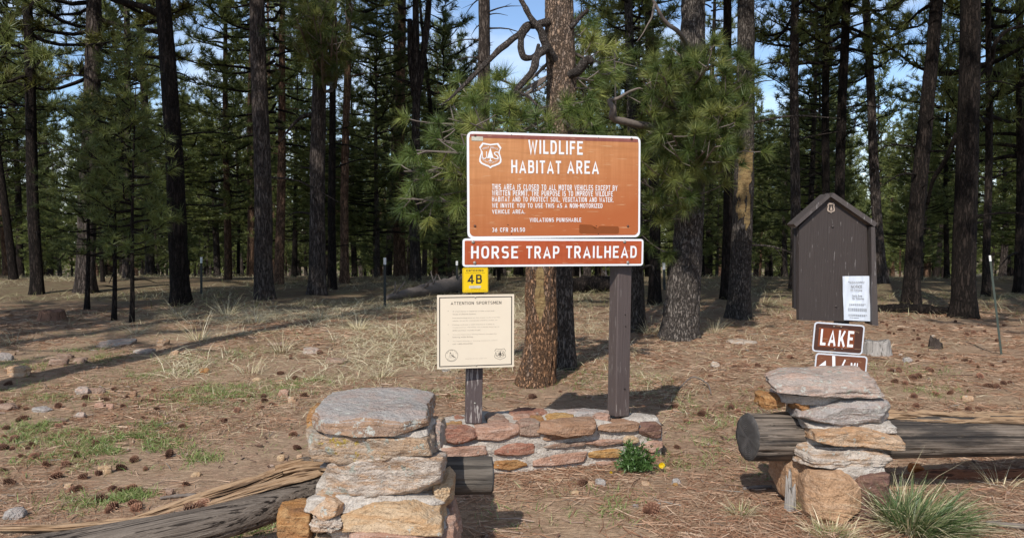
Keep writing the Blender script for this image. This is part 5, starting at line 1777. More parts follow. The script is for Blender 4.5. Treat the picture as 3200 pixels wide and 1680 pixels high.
# ------------------------------------------------------------------ the big pine behind the signs
c0 = gnd(1664, 1199)
C0D = float(c0[1])
root = thing('pine_tree', 'near pine with a yellow scar low on its leaning trunk, behind the sportsmen notice', 'pine tree', c0, 'pines with trunks standing near the clearing')
pts = [(1664, 1199), (1690, 1060), (1690, 840), (1715, 640), (1752, 330), (1748, 90), (1742, -150), (1738, -500), (1735, -1500), (1735, -2600)]
PX = [at(x, y, C0D + 0.02 * k) for k, (x, y) in enumerate(pts)]
PX[0] = c0 - np.array([0, 0, .1])
def near_trunk(root, PX, widths, seed, mat, mat_low=None, scar=None, n=110, rough=0.045):
    A = curve_pts(PX, 420)
    z = A[:, 2]
    R = np.interp(np.linspace(0, 1, len(A)), np.linspace(0, 1, len(widths)), widths)
    th = np.linspace(0, 2 * math.pi, n, endpoint=False)
    zz = (z - z[0])
    G = np.stack(np.broadcast_arrays((np.cos(th) * 1.6)[None, :], (np.sin(th) * 1.6)[None, :], (zz * 1.1)[:, None]), -1)
    G2 = np.stack(np.broadcast_arrays((np.cos(th) * 5.5)[None, :], (np.sin(th) * 5.5)[None, :], (zz * 8)[:, None]), -1)
    pl = fbm(G2 + seed, seed + 1, 3)
    rr = 1 + rough * fbm(G + seed, seed, 3) + 0.06 * np.clip(pl * 2, -1, 0.5) + np.exp(-zz / .22)[:, None] * (0.35 + 0.2 * np.sin(3 * th + 1)[None, :])
    if scar is not None:
        a0, aw, z0, z1 = scar
        m_ = np.exp(-((np.angle(np.exp(1j * (th - a0)))[None, :]) / aw) ** 4) * ((zz > z0) & (zz < z1))[:, None]
        rr = rr * (1 - 0.13 * m_)
    V = A[:, None, :] + (R[:, None] * rr)[..., None] * np.stack([np.cos(th), np.sin(th), 0 * th], -1)[None]
    Q = grid_faces(len(A), n, True)
    zi = np.repeat(zz[:-1], n)
    ti = np.tile(th, len(A) - 1)
    mi = np.zeros(len(Q), np.int32)
    mats = [M[mat]]
    if mat_low:
        mats.append(M[mat_low])
        mi[zi + 0.15 * np.sin(ti * 3) < 1.35] = 1
    m = MB()
    V0 = rel(V.reshape(-1, 3), root)
    if scar is not None:
        mats.append(M['scar'])
        hw = aw * np.clip(1 - ((zi - (z0 + z1) / 2) / ((z1 - z0) / 2)) ** 4, 0, 1) * (0.72 + 0.15 * np.sin(zi * 22))
        sel = (np.abs(np.angle(np.exp(1j * (ti - a0)))) < hw) & (zi > z0) & (zi < z1)
        mi[sel] = len(mats) - 1
    m.add(V0, Q)
    me = m.mesh('trunk', mats, True)
    me.polygons.foreach_set('material_index', mi)
    return link('trunk', me, root), A
w_ = lambda px_, d: px_ / 2 * d / F
near_trunk(root, PX, [w_(112, C0D), w_(98, C0D), w_(94, C0D), w_(92, C0D), w_(92, C0D), w_(90, C0D), w_(84, C0D), w_(75, C0D), w_(50, C0D), 0.02], 3, 'bark_near', 'bark_nearlow', (math.radians(263), 0.50, 0.72, 1.28))
dead = [([(1736, 190, 0), (1711, 149, -.12), (1689, 96, -.2), (1661, 60, -.25), (1627, 0, -.3), (1600, -60, -.3)], [.055, .05, .045, .036, .028, .02]),
        ([(1712, 68, 0), (1668, 80, -.12), (1645, 84, -.2), (1617, 112, -.22), (1549, 168, -.25), (1478, 239, -.3), (1415, 298, -.35), (1380, 330, -.4)], [.05, .045, .045, .04, .035, .026, .016, .006]),
        ([(1650, 84, -.2), (1630, 112, -.26), (1628, 150, -.3), (1636, 178, -.32), (1655, 182, -.3), (1675, 168, -.26), (1683, 140, -.2)], [.042, .04, .036, .036, .034, .03, .02]),
        ([(1712, 150, -.1), (1680, 174, -.3), (1667, 217, -.32), (1640, 252, -.34), (1611, 282, -.36), (1575, 325, -.38), (1550, 365, -.4), (1538, 415, -.4)], [.05, .045, .045, .038, .03, .02, .014, .008]),
        ([(1612, 282, -.36), (1655, 306, -.42), (1690, 334, -.45), (1712, 332, -.45)], [.018, .016, .012, .006]),
        ([(1780, 235, 0), (1806, 222, -.1), (1826, 200, -.15), (1841, 186, -.18), (1848, 198, -.2)], [.06, .055, .055, .05, .03]),
        ([(1785, 85, .0), (1812, 55, -.05), (1838, 30, -.1)], [.032, .028, .024]),
        ([(1606, 290, -.36), (1604, 315, -.38), (1622, 345, -.4), (1640, 352, -.4)], [.012, .01, .008, .004]),
        ([(1800, 275, -.1), (1850, 276, -.2), (1858, 282, -.2)], [.012, .008, .004])]
for ptsl, ra in dead:
    Q_ = curve_pts([at(x, y, C0D + o) for x, y, o in ptsl], 8 * len(ptsl))
    Q_ = Q_ + 0.006 * np.stack([fbm(Q_ * 9 + i, i, 2) for i in range(3)], -1)
    m = MB()
    add_tube(m, rel(Q_, root), 0.8 * np.interp(np.linspace(0, 1, len(Q_)), np.linspace(0, 1, len(ra)), ra) * (1 + 0.16 * fbm(Q_ * 14, 5, 3)), 10, attr=0.3)
    m.obj('dead_branch', M['bark_branch'], root)

def aimed_boughs(root, start_pts, ends, rs, nt, nn, ln, wd, mat, r=0.02, shoot=0.2):
    """living boughs from the trunk to the given tips, with needle tufts on side shoots"""
    mb, tP, tD = MB(), [], []
    for (x, y, Y) in ends:
        e = at(x, y, Y)
        s = start_pts[rs.randint(len(start_pts))] if callable(start_pts) is False else start_pts(e)
        L = np.linalg.norm(e - s)
        mid = (s + e) / 2 + np.array([rs.randn() * .05, rs.randn() * .05, -0.10 * L + rs.randn() * .05])
        B_ = curve_pts([s, mid, e], 9)
        add_tube(mb, rel(B_, root), np.linspace(r * (0.6 + 0.4 * L), r * 0.25, 9), 5, cap=False, mat=1, attr=.3)
        for i in range(nt):
            f = (0.45 + 0.55 * (i + rs.rand()) / nt) * 8
            j = min(int(f), 7)
            q = B_[j] + (B_[j + 1] - B_[j]) * (f - j)
            ax = unit(B_[j + 1] - B_[j])
            o = rs.randn(3)
            dirn = unit(ax * rs.uniform(0.2, 1.0) + o * 0.75 + np.array([0, -0.1, 0.35]))
            tip = q + dirn * shoot * rs.uniform(0.5, 1.5)
            add_tube(mb, rel(np.array([q, (q + tip) / 2 + np.array([0, 0, -.01]), tip]), root), [r * 0.3, r * 0.28, r * 0.22], 4, cap=False, mat=1, attr=.3)
            tP.append(tip - np.array(root.location))
            tD.append(dirn)
    needles(mb, tP, tD, nn, ln, wd, rs, shoot=ln * 0.5, spread=1.0, droop=0.06)
    return mb.obj('crown', [M[mat], M['twig']], root, smooth=False)

rs = np.random.RandomState(21)
ends = [(1262, 535, -.1), (1300, 560, .1), (1300, 470, -.3), (1345, 430, 0), (1350, 520, -.1), (1395, 470, .2), (1420, 560, 0), (1440, 420, -.4), (1400, 370, .1), (1330, 385, .3),
        (1470, 385, -.5), (1545, 350, -.4), (1590, 385, -.5), (1680, 400, -.5), (1800, 330, -.4), (1850, 380, -.5),
        (1560, 250, .5), (1600, 300, .3), (1510, 290, .4), (1840, 250, .3), (1900, 200, .4), (1860, 140, .5), (1440, 300, .5), (1330, 620, .3), (1400, 640, .4), (1250, 620, .2)]
aimed_boughs(root, lambda e: np.array([at(1735, 300, C0D)[0], C0D + .05, min(max(e[2] + 0.15, 2.3), 4.2)]), [(x, y, C0D + o) for x, y, o in ends], rs, 6, 140, 0.170, 0.0046, 'needles_near', 0.022, 0.22)
mb_ = crown_for(root, 'tall', 1, (0.25, 0, 7.6), 1.1, 0.85, 1.0)

# the pine at the right whose bright foliage hangs over the sign's corner
c1 = gnd(2118, 1058)
D1 = float(c1[1])
root = thing('pine_tree', 'thick grey pine with bright green boughs hanging over the right corner of the sign', 'pine tree', c1, 'pines with trunks standing near the clearing')
PX = [c1 - np.array([0, 0, .1])] + [at(x, y, D1) for x, y in ((2135, 900), (2150, 740), (2158, 600), (2162, 400), (2165, 100), (2168, -300), (2170, -1200), (2170, -2000))]
near_trunk(root, PX, [w_(112, D1), w_(104, D1), w_(90, D1), w_(84, D1), w_(80, D1), w_(74, D1), w_(60, D1), w_(35, D1), .02], 9, 'bark_scaly')
rs = np.random.RandomState(5)
ends = []
while len(ends) < 62:
    a_, q_ = rs.rand() * 6.283, math.sqrt(rs.rand())
    x, y = 2165 + 185 * q_ * math.cos(a_), 375 + 250 * q_ * math.sin(a_)
    if y > 560 and x > 2260:
        continue
    ends.append((x, y, D1 - rs.uniform(0.3, 1.9)))
ends += [(2010, 640, D1 - .6), (2060, 690, D1 - .4), (2030, 760, D1 - .2), (2090, 620, D1 - .8), (1990, 560, D1 - .9), (1960, 300, D1 - .6), (1990, 230, D1 - .8), (2060, 580, D1 - 1), (1985, 450, D1 - .8),
         (2330, 430, D1 - .8), (2345, 330, D1 - .7), (2320, 250, D1 - .9), (2300, 180, D1 - 1), (2220, 150, D1 - 1.1)]
aimed_boughs(root, lambda e: np.array([at(2162, 300, D1)[0], D1, e[2] + 0.1 - 0.15 * rs.rand()]), ends, rs, 5, 145, 0.190, 0.0052, 'needles_near', 0.022, 0.25)
crown_for(root, 'tall', 2, (0.2, 0, 6.6), 1.0, 0.8, 2.0)
for ptsl, ra in (([(2150, 420, 0), (2050, 400, -.8), (1925, 372, -1.2), (1916, 340, -1.3), (1903, 311, -1.3)], [.05, .05, .045, .04, .03]),
                 ([(1905, 312, -1.3), (1935, 305, -1.3), (1990, 278, -1.4), (2010, 280, -1.4)], [.028, .02, .012, .006]),
                 ([(2160, 180, 0), (2130, 110, -.8), (2080, 70, -1.0), (2045, 10, -1.1), (2030, -40, -1.1)], [.03, .03, .025, .02, .012]),
                 ([(2045, 10, -1.1), (2030, 70, -1.2), (1990, 130, -1.2)], [.015, .01, .004]),
                 ([(1925, 372, -1.2), (1922, 250, -1.2), (1921, 180, -1.2), (1924, 125, -1.2)], [.012, .012, .012, .006]),
                 ([(1922, 195, -1.2), (1955, 200, -1.3), (1985, 208, -1.3)], [.008, .006, .004]), ([(1921, 180, -1.2), (1900, 178, -1.2), (1875, 182, -1.2)], [.008, .006, .003]),
                 ([(1922, 222, -1.2), (1895, 232, -1.2), (1850, 225, -1.2)], [.012, .010, .007])):
    Q_ = curve_pts([at(x, y, D1 + o) for x, y, o in ptsl], 8 * len(ptsl))
    Q_ = Q_ + 0.008 * np.stack([fbm(Q_ * 7 + i, i, 2) for i in range(3)], -1)
    m = MB()
    add_tube(m, rel(Q_, root), np.interp(np.linspace(0, 1, len(Q_)), np.linspace(0, 1, len(ra)), ra), 8, attr=0.3)
    m.obj('dead_branch', M['twig'], root)

# bright tufts high up in front of the furrowed pine
c2 = gnd(960, 905)
root, ax_, p_, rs = pine('pine behind the forked one whose bright tufts hang at the top left of the signs', (1040, 903), 26, (1035, 100), 'bark_dark', 15, ('tall', 0, 6.6, 2.0))
Dq = float(p_[1])
ends = []
while len(ends) < 26:
    a_, q_ = rs.rand() * 6.283, math.sqrt(rs.rand())
    ends.append((995 + 150 * q_ * math.cos(a_), 40 + 110 * q_ * math.sin(a_), Dq - rs.uniform(2.5, 5.0)))
aimed_boughs(root, lambda e: np.array([at(1037, 200, Dq)[0], Dq, e[2] - 0.2]), ends, rs, 9, 60, 0.26, 0.011, 'needles_near', 0.025, 0.35)

# the ochre stain on the grey scaly pine
root14, ax14, p14, _ = t14
m = MB()
nz, na = 150, 70
zz = np.linspace(1.45, 2.95, nz)
aa = np.linspace(math.radians(196), math.radians(312), na)
r14 = 66 / 2 * d14 / F
rows = []
for i, z in enumerate(zz):
    c = ax14(z)
    r = r14 * (1 - z / 19) ** 0.75 * 1.05 + r14 * .28 * math.exp(-z / .28)
    rows.append(np.c_[c[0] + r * np.cos(aa), c[1] + r * np.sin(aa), np.full(na, z)])
V = np.concatenate(rows)
V[:, :2] = (V[:, :2] - np.repeat(np.array([ax14(z)[:2] for z in zz]), na, 0)) * (1 + 0.03 * fbm(V * 18, 4, 2))[:, None] + np.repeat(np.array([ax14(z)[:2] for z in zz]), na, 0)
Q = grid_faces(nz, na, False)
ii, jj = np.divmod(np.arange((nz - 1) * (na - 1)), na - 1)
ed = np.minimum(np.minimum(ii / (nz - 2), 1 - ii / (nz - 2)) * 3.0, np.minimum(jj / (na - 2), 1 - jj / (na - 2)) * 2.2)
keep = ed + 0.42 * fbm(V[Q[:, 0]] * np.array([22, 22, 6.0]), 14, 4) > 0.36
m.add(V, Q[keep])
m.obj('ochre_stain', M['scar'], root14)

# ------------------------------------------------------------------ trees further back
placed = [np.array(o.location[:2]) for o in SC.objects if o.name.startswith(('pine_tree', 'young_pine'))]
kinds = {}
TRK = []
def proto_trunk(r0, H, n, seed, mat):
    m = MB()
    rs_ = np.random.RandomState(seed)
    trunk_geo(m, lambda z: np.array([0.05 * math.sin(z * .5 + seed), 0.04 * math.cos(z * .4 + seed) - 0.04, z]), r0, H, rs_, n, 0.9, 0.22, 0.05, seed=seed)
    for i in range(16):       # dead stubs below the crown
        z = rs_.uniform(1.2, H * 0.5)
        a_ = rs_.rand() * 6.28
        L = rs_.uniform(0.3, 1.6)
        p0 = np.array([0, 0, z])
        p1 = p0 + np.array([math.cos(a_) * L, math.sin(a_) * L, rs_.uniform(-.25, .2) * L])
        add_tube(m, np.array([p0, (p0 + p1) / 2 + np.array([0, 0, .06 * L]), p1]), [.018, .014, .006], 4, cap=False)
    return m.mesh('trunk', M[mat])
TRK = [proto_trunk(0.17, 17.0, 10, 300 + i, b_) for i, b_ in enumerate(('bark_dark', 'bark_grey', 'bark_red', 'bark_dark', 'bark_grey'))]
zone_name = lambda x, y: 'behind the left trunks' if x / y < -0.2 else ('behind the signboard' if x / y < 0.22 else 'behind the kiosk')
KL = {'tall': 'tall thin bare stemmed pine in the shaded forest %s', 'bushy': 'bushy low boughed pine in the shaded forest %s', 'young': 'small young pine in the undergrowth %s',
      'far': 'small distant pine deep in the forest %s'}
rs = np.random.RandomState(99)
count = {'tall': 0, 'bushy': 0, 'young': 0, 'far': 0}
tries = 0
while tries < 20000 and sum(count.values()) < 290:
    tries += 1
    u = rs.rand()
    y = 21.5 + 72.0 * u ** 1.3
    x = rs.uniform(-0.72, 0.72) * (y + 4)
    p = np.array([x, y])
    md = 1.5 if y < 45 else 2.2
    if any(np.sum((p - q) ** 2) < md * md for q in placed):
        continue
    if y < 24 and abs(x / y + 0.15) < 0.02:
        continue
    r_ = rs.rand()
    if y > 52:
        kind = 'far'
    elif r_ < 0.24:
        kind = 'tall'
    elif r_ < 0.66:
        kind = 'bushy'
    else:
        kind = 'young'
    win = min(abs(x / y - c) / hw for c, hw in ((-.395, .03), (-.215, .022), (-.005, .05), (.30, .022), (.47, .03), (.60, .035)))
    hmax = 99.0
    if win < 1:
        hmax = 1.6 + rs.uniform(.11, .165) * y - float(zg(x, y))
        if kind == 'tall':
            kind = 'bushy'
    placed.append(p)
    z = float(zg(x, y))
    zn = zone_name(x, y)
    nm = {'tall': 'pine_tree', 'bushy': 'bushy_pine', 'young': 'young_pine', 'far': 'distant_pine'}[kind]
    rt = thing(nm, KL[kind] % zn, 'pine tree', (x, y, z - 0.05), ({'tall': 'tall thin pines ', 'bushy': 'bushy pines ', 'young': 'young undergrowth pines ', 'far': 'distant pines '}[kind]) + zn)
    count[kind] += 1
    s = rs.uniform(0.62, 1.2)
    tr = link('trunk', TRK[rs.randint(5)], rt)
    tr.rotation_euler = (rs.randn() * .028, rs.randn() * .028, rs.rand() * 6.28)
    if kind == 'tall':
        H = 17.0 * s
        tr.scale = (s, s, s)
        z0 = H * rs.uniform(0.22, 0.42)
        crown_for(rt, 'tall', rs.randint(4), (0, 0, z0), rs.uniform(.75, 1.05), (H - z0) / 12.0, rs.rand() * 6.28)
    elif kind == 'bushy':
        H = min(hmax, rs.uniform(7, 13))
        tr.scale = (.75 * s, .75 * s, H / 17.0)
        z0 = rs.uniform(0.9, 2.0)
        crown_for(rt, 'bushy', rs.randint(3), (0, 0, z0), rs.uniform(.8, 1.2), (H + .3 - z0) / 10.0, rs.rand() * 6.28)
    elif kind == 'young':
        H = rs.uniform(2.5, 5.0)
        tr.scale = (.35, .35, H / 17.0)
        crown_for(rt, 'young', rs.randint(3), (0, 0, 0.35), rs.uniform(.9, 1.4), (H + .1 - .35) / 4.0, rs.rand() * 6.28)
    else:
        H = min(hmax, rs.uniform(11, 18))
        tr.scale = (s, s, H / 17.0)
        if rs.rand() < 0.3:
            z0 = H * rs.uniform(0.15, 0.35)
            crown_for(rt, 'far', rs.randint(3), (0, 0, z0), rs.uniform(.8, 1.1), (H + .3 - z0) / 11.0, rs.rand() * 6.28)
        else:
            crown_for(rt, 'farbushy', rs.randint(2), (0, 0, 1.0), rs.uniform(.8, 1.15), (H + .3 - 1) / 10.0, rs.rand() * 6.28)

# the far wood: one mass
mb = MB()
rs = np.random.RandomState(4)
tP, tD = [], []
for i in range(260):
    y = rs.uniform(96, 150)
    x = rs.uniform(-0.75, 0.75) * y
    z = float(zg(x, y))
    H = rs.uniform(11, 17)
    add_tube(mb, np.array([[x, y, z - .1], [x, y, z + H * .5], [x, y, z + H]]), [.2, .14, .02], 5, cap=False, mat=1)
    k = 170
    h = rs.rand(k) ** 0.8
    rad = 2.5 * (1.03 - h) ** 0.7 * np.sqrt(rs.rand(k))
    a_ = rs.rand(k) * 6.28
    tP.append(np.stack([x + rad * np.cos(a_), y + rad * np.sin(a_), z + 0.3 + h * (H - .3)], -1))
    tD.append(np.stack([np.cos(a_), np.sin(a_), np.full(k, .4)], -1))
needles(mb, np.concatenate(tP), np.concatenate(tD), 9, 0.75, 0.13, rs, shoot=.4)
fw = mb.obj('far_woods', [M['needles_far'], M['bark_dark']], smooth=False)
tag(fw, 'far pine wood closing the view behind all the trunks', 'forest', kind='stuff')

# pines out of the frame on the left, whose shadows fall across the forest edge
sx, sy = math.sin(SUN_AZ), math.cos(SUN_AZ)
shade = [((-6.15, 4.9), 19, 8.2, 2.4, 0.26),  ((-9.5, 2.5), 20, 7, 2.8, .2),  ((6.6, 6.4), 19, 6.0, 2.6, .2), ((8.6, 8.6), 18, 5.5, 2.8, .2), ((9.5, 3.5), 20, 7, 3, .2),  ((-10.5, 7.5), 19, 4.6, 3.0, .22), ((-8.3, 8.4), 19, 6.2, 2.8, .2), ((-8.6, 11.6), 18, 5.0, 2.8, .2), ((-12.5, 2.5), 20, 5.5, 3, .22),
         ((12.5, 6.5), 19, 5, 3, .22), ((9.8, 10.4), 18, 5.5, 2.6, .2), ((14.5, 11.5), 18, 4.5, 3, .2)]
for i, (xy, H, z0, R, r0) in enumerate(shade):
    where = ('left of the view, its trunk shadow crossing the open ground' if i == 0 else ('left of the view shading the left forest edge' if xy[0] < 0 else 'right of the view shading the right forest edge'))
    pine('tall pine just ' + where, None, None, None, 'bark_grey', H, ('tall', i, z0, R), group='pines just outside the view', base=(xy[0], xy[1], float(zg(*xy)) - .05), r0=r0, n=12, step=.8)
# ------------------------------------------------------------------ fence posts, fallen logs, stumps
def fence_post(label, base_px, top_px, mat, tip=0.12, w=0.035, dY=0.0):
    p = gnd(*base_px)
    q = at(top_px[0], top_px[1], p[1] + dY)
    root = thing('fence_post', label, 'fence post', p, 'steel fence posts at the forest edge')
    d = q - p
    L = np.linalg.norm(d)
    zc = d / L
    xc = unit(np.cross(np.array([0, 1.0, 0]), zc))
    yc = np.cross(zc, xc)
    for nm, a, b, mt in (('shaft', -0.05, L - tip, mat), ('white_tip', L - tip, L, 'post_tip')):
        m = MB()
        # T section: flange and stem
        for (cx, cy, sx_, sy_) in ((0, -w * .3, w, w * .2), (0, w * .1, w * .2, w * .6)):
            V, Q, T = box((cx, cy, (a + b) / 2), sx_, sy_, b - a, 0.001)
            V = V[:, :1] * xc + V[:, 1:2] * yc + V[:, 2:] * zc
            bn = m.n
            m.add(V, Q)
            m.t.append(T + bn)
            m.tm.append(np.zeros(len(T), np.int32))
        m.obj(nm, M[mt], root, smooth=False)
fence_post('leaning green steel fence post with a white tip on the far right', (3128, 1106), (3092, 798), 'steel_green', 0.07, 0.027)
fence_post('dark steel fence post with a white tip beside the near end of the fallen log', (1203, 958), (1203, 805), 'steel_black', 0.13, 0.05)
fence_post('white tipped fence post between the dark and the grey trunk on the left', (630, 917), (630, 803), 'steel_black', 0.13, 0.05)
fence_post('white tipped steel fence post standing in front of the pine with the drooping limb', (995, 920), (994, 803), 'steel_black', 0.13, 0.05)
fence_post('white tipped steel fence post between the sign post and the thick grey pine', (2076, 905), (2074, 820), 'steel_black', 0.16, 0.06)
fence_post('white tipped steel fence post behind the right end of the fallen log', (1428, 915), (1428, 815), 'steel_black', 0.1, 0.05)

def fallen(label, pts, ra, mat, seed, stubs=8):
    Q_ = curve_pts(pts, 50)
    root = thing('fallen_log', label, 'fallen log', pts[0])
    m = MB()
    rs_ = np.random.RandomState(seed)
    def rf(k, th):
        G = np.stack(np.broadcast_arrays((np.arange(k) * .25)[:, None], (np.cos(th) * 2)[None, :], (np.sin(th) * 2)[None, :]), -1)
        return 1 + 0.25 * fbm(G + seed, seed, 3)
    add_tube(m, rel(Q_, root), np.interp(np.linspace(0, 1, 50), np.linspace(0, 1, len(ra)), ra), 14, rf)
    m.obj('log_body', M[mat], root)
    for i in range(stubs):
        j = rs_.randint(5, 45)
        p = Q_[j]
        a_ = rs_.uniform(-1, 1)
        e = p + np.array([a_ * .3, rs_.uniform(-.2, .2), rs_.uniform(.2, .5)])
        mm = MB()
        add_tube(mm, rel(np.array([p, (p + e) / 2, e]), root), [.03, .02, .008], 5)
        mm.obj('branch_stub', M['twig'], root)
def gz(x, y, dz=0.1):
    p = gnd(x, y)
    p[2] += dz
    return p
g0, g1, g2 = gz(1205, 942, .07), gz(1320, 925, .12), gz(1490, 905, .22)
fallen('grey fallen pine log with broken branch stubs behind the cream notice', [g0, g1, g2], [.05, .13, .19], 'twig', 3, 9)
fallen('dark fallen log lying in the shade behind the right sign post', [gz(1770, 915, .15), gz(1850, 912, .16), gz(1960, 905, .16)], [.2, .2, .17], 'bark_dark', 5, 3)
fallen('low dark fallen log across the shade right of the kiosk', [gz(2700, 975, .06), gz(2860, 980, .08), gz(2990, 985, .06)], [.07, .09, .06], 'bark_dark', 6, 0)
fallen('thin grey stick lying on the ground at the lower right', [gz(3080, 1642, .015), gz(3150, 1650, .02), gz(3260, 1664, .02)], [.012, .014, .012], 'twig', 8, 0)
fallen('small grey stick in the shadow left of the right pillar', [gz(2322, 1532, .012), gz(2370, 1528, .014), gz(2412, 1526, .012)], [.01, .012, .01], 'twig', 9, 0)
fallen('short grey stick on the needles above the split log', [gz(500, 1562, .012), gz(550, 1556, .014), gz(612, 1552, .014)], [.008, .011, .009], 'twig', 10, 0)
fallen('thin bent twig on the needles right of the sign post', [gz(2122, 1218, .02), gz(2165, 1200, .07), gz(2210, 1215, .05), (gz(2222, 1236, .02))], [.006, .007, .006, .004], 'twig', 11, 0)

fallen('crumbling reddish rotten log sunk in the ground below the charred rail', [gz(2815, 1490, -.01), gz(2950, 1488, .0), gz(3080, 1490, -.004), gz(3330, 1484, .0)], [.02, .05, .048, .05], 'wood_red', 12, 0)
def stump(label, px, wpx, hpx, mat, seed, jag=0.12):
    p = gnd(*px)
    r = wpx / 2 * p[1] / F
    h = hpx * p[1] / F
    root = thing('tree_stump', label, 'tree stump', p)
    n, k = 64, 14
    th = np.linspace(0, 2 * math.pi, n, endpoint=False)
    rows = []
    rim = 1 + jag * 2 * fbm(np.stack([np.cos(th) * 2, np.sin(th) * 2, th * 0], -1) + seed, seed, 3)
    rid = 0.06 * fbm(np.stack([np.cos(th) * 6, np.sin(th) * 6, th * 0], -1) + seed, seed + 1, 3)
    for i in range(k):
        t = i / (k - 1)
        rr = r * (1.06 - 0.18 * t + 0.25 * math.exp(-t * 6)) * (1 + rid)
        rows.append(np.c_[rr * np.cos(th), rr * np.sin(th), -0.05 + (h * rim + .05) * t])
    for q in (0.8, 0.5, 0.2):
        last = rows[k - 1]
        rows.append(np.c_[last[:, :2] * q, h * (1 - 0.25 * (1 - q)) + (last[:, 2] - h) * q + 0.02 * fbm(np.c_[last[:, :2] * q * 20, th], seed, 2)])
    m = MB()
    V = np.concatenate(rows)
    m.add(V, grid_faces(len(rows), n, True))
    o = m.obj('stump_body', M[mat], root)
    return root
def stump_wood(name, A, Bc, Dk):
    return wood_mat(name, A, Bc, Dk, axis_scale=(26, 26, 1.6), crack=0.7)
M['stump_grey'] = stump_wood('stump_grey', (0.26, 0.235, 0.21), (0.40, 0.37, 0.34), (0.05, 0.045, 0.04))
M['stump_red'] = stump_wood('stump_red', (0.20, 0.10, 0.065), (0.26, 0.15, 0.10), (0.04, 0.02, 0.015))
M['stump_dark'] = stump_wood('stump_dark', (0.045, 0.035, 0.03), (0.08, 0.06, 0.05), (0.015, 0.012, 0.01))
stump('pale grey weathered stump beside the lake sign', (2741, 1110), 84, 46, 'stump_grey', 2, .05)
stump('reddish sawn stump in the shade at the left edge', (162, 1000), 80, 30, 'stump_red', 3, .05)
stump('small blackened stump on the right beyond the pale stump', (2924, 1088), 44, 24, 'stump_dark', 4, .3)
stump('small burnt snag at the left foot of the right pillar', (2470, 1592), 34, 76, 'stump_grey', 6, .4)

# ------------------------------------------------------------------ pine cones
def cone_mesh(seed):
    rs_ = np.random.RandomState(seed)
    m = MB()
    L, R = 0.095, 0.036
    P = np.array([[0, 0, -L / 2], [0, 0, 0], [0, 0, L / 2]])
    add_tube(m, P, [.012, .016, .006], 6, attr=0.05)
    n = 84
    for i in range(n):
        t = (i + .5) / n
        a_ = i * 2.39996
        z = (t - 0.5) * L
        env = R * (0.45 + 0.75 * math.sin(math.pi * min(1, t * 0.85 + 0.22)))
        c, s = math.cos(a_), math.sin(a_)
        out = np.array([c, s, 0])
        tan = np.array([-s, c, 0])
        up = np.array([0, 0, 1.0])
        b0 = out * 0.008 + up * (z - .004)
        tip = out * env + up * (z + (0.30 * t - 0.12) * env * 1.4 + .004) + tan * rs_.randn() * .002
        w = 0.0085 * (1.15 - 0.5 * t)
        midp = b0 * 0.35 + tip * 0.65
        V = [b0 - tan * w * .4, b0 + tan * w * .4, midp + tan * w, tip + tan * w * .35, tip - tan * w * .35, midp - tan * w]
        V += [v - up * 0.0028 for v in V]
        at_ = [0.1, 0.1, 0.5, 1.0, 1.0, 0.5, 0.05, 0.05, 0.3, .8, .8, .3]
        b_ = m.n
        m.add(np.array(V), [[0, 1, 2, 5], [5, 2, 3, 4], [7, 6, 11, 8], [8, 11, 10, 9], [3, 9, 10, 4], [2, 8, 9, 3], [5, 4, 10, 11]], np.array(at_) * rs_.uniform(.75, 1))
    return m.mesh('pine_cone', M['cone'], smooth=False)
CONES = [cone_mesh(i) for i in range(4)]
def c4(x, y):
    return x / 1.629, 850 + y / 1.629
def c7(x, y):
    return 2200 + x / 2.253, 1080 + y / 2.253
def c8(x, y):
    return 2600 + x / 3.38, 800 + y / 3.38
cl = [c4(*p) for p in ((60, 700), (130, 700), (90, 760), (30, 800), (20, 840), (80, 860), (20, 900), (140, 900), (170, 950), (390, 940), (240, 990), (340, 985), (280, 1050), (420, 1050), (500, 1030), (50, 1080), (370, 1112), (400, 1108), (570, 1115), (600, 1125),
      (660, 1115), (620, 1005), (680, 965), (480, 1165), (515, 1165), (570, 1205), (550, 1220), (700, 1210), (520, 610), (640, 640), (770, 660), (800, 705), (630, 690), (690, 695), (1130, 765), (925, 790), (490, 875), (415, 815),
      (1510, 900), (1210, 712), (1240, 665), (1340, 640), (1350, 660), (1330, 695), (1390, 680), (1430, 520), (1500, 545), (780, 605), (440, 650), (430, 680), (950, 1085), (1490, 835), (860, 940), (740, 1005), (10, 670), (40, 575), (1550, 510), (1630, 415), (1545, 635),
      (110, 940), (60, 905), (165, 885), (300, 790), (330, 775), (120, 750), (690, 1190), (20, 1010), (100, 690), (1480, 440), (1270, 640), (540, 655), (580, 600), (730, 750), (300, 690))]
cr = [c7(*p) for p in ((210, 150), (305, 155), (380, 150), (400, 300), (190, 445), (1340, 265), (1420, 275), (1310, 185), (1370, 185), (1470, 235), (1515, 225), (1690, 100), (1620, 340), (1730, 340), (1865, 325), (1865, 455), (1930, 455), (2000, 290), (2110, 270), (2150, 265), (1480, 365), (1490, 430), (1580, 180), (50, 215), (600, 90), (240, 470), (1640, 350), (2060, 300))]
cr += [c8(*p) for p in ((700, 640), (640, 650), (580, 745), (530, 730), (600, 820), (660, 825), (720, 780), (860, 770), (910, 790), (990, 780), (900, 840), (850, 890), (910, 880), (960, 950), (1080, 745), (1360, 770), (1420, 840), (1490, 810), (1480, 750), (1550, 740), (1610, 800), (1690, 850), (1750, 900), (1820, 740),
      (1170, 1095), (920, 1065), (900, 1120), (1400, 1110), (1460, 1130), (1540, 1180), (1690, 1170), (1820, 1130), (600, 1220), (710, 1220), (1010, 1210), (1050, 1220), (850, 1290), (920, 1285), (1560, 1280), (760, 700), (1100, 640), (1300, 700))]
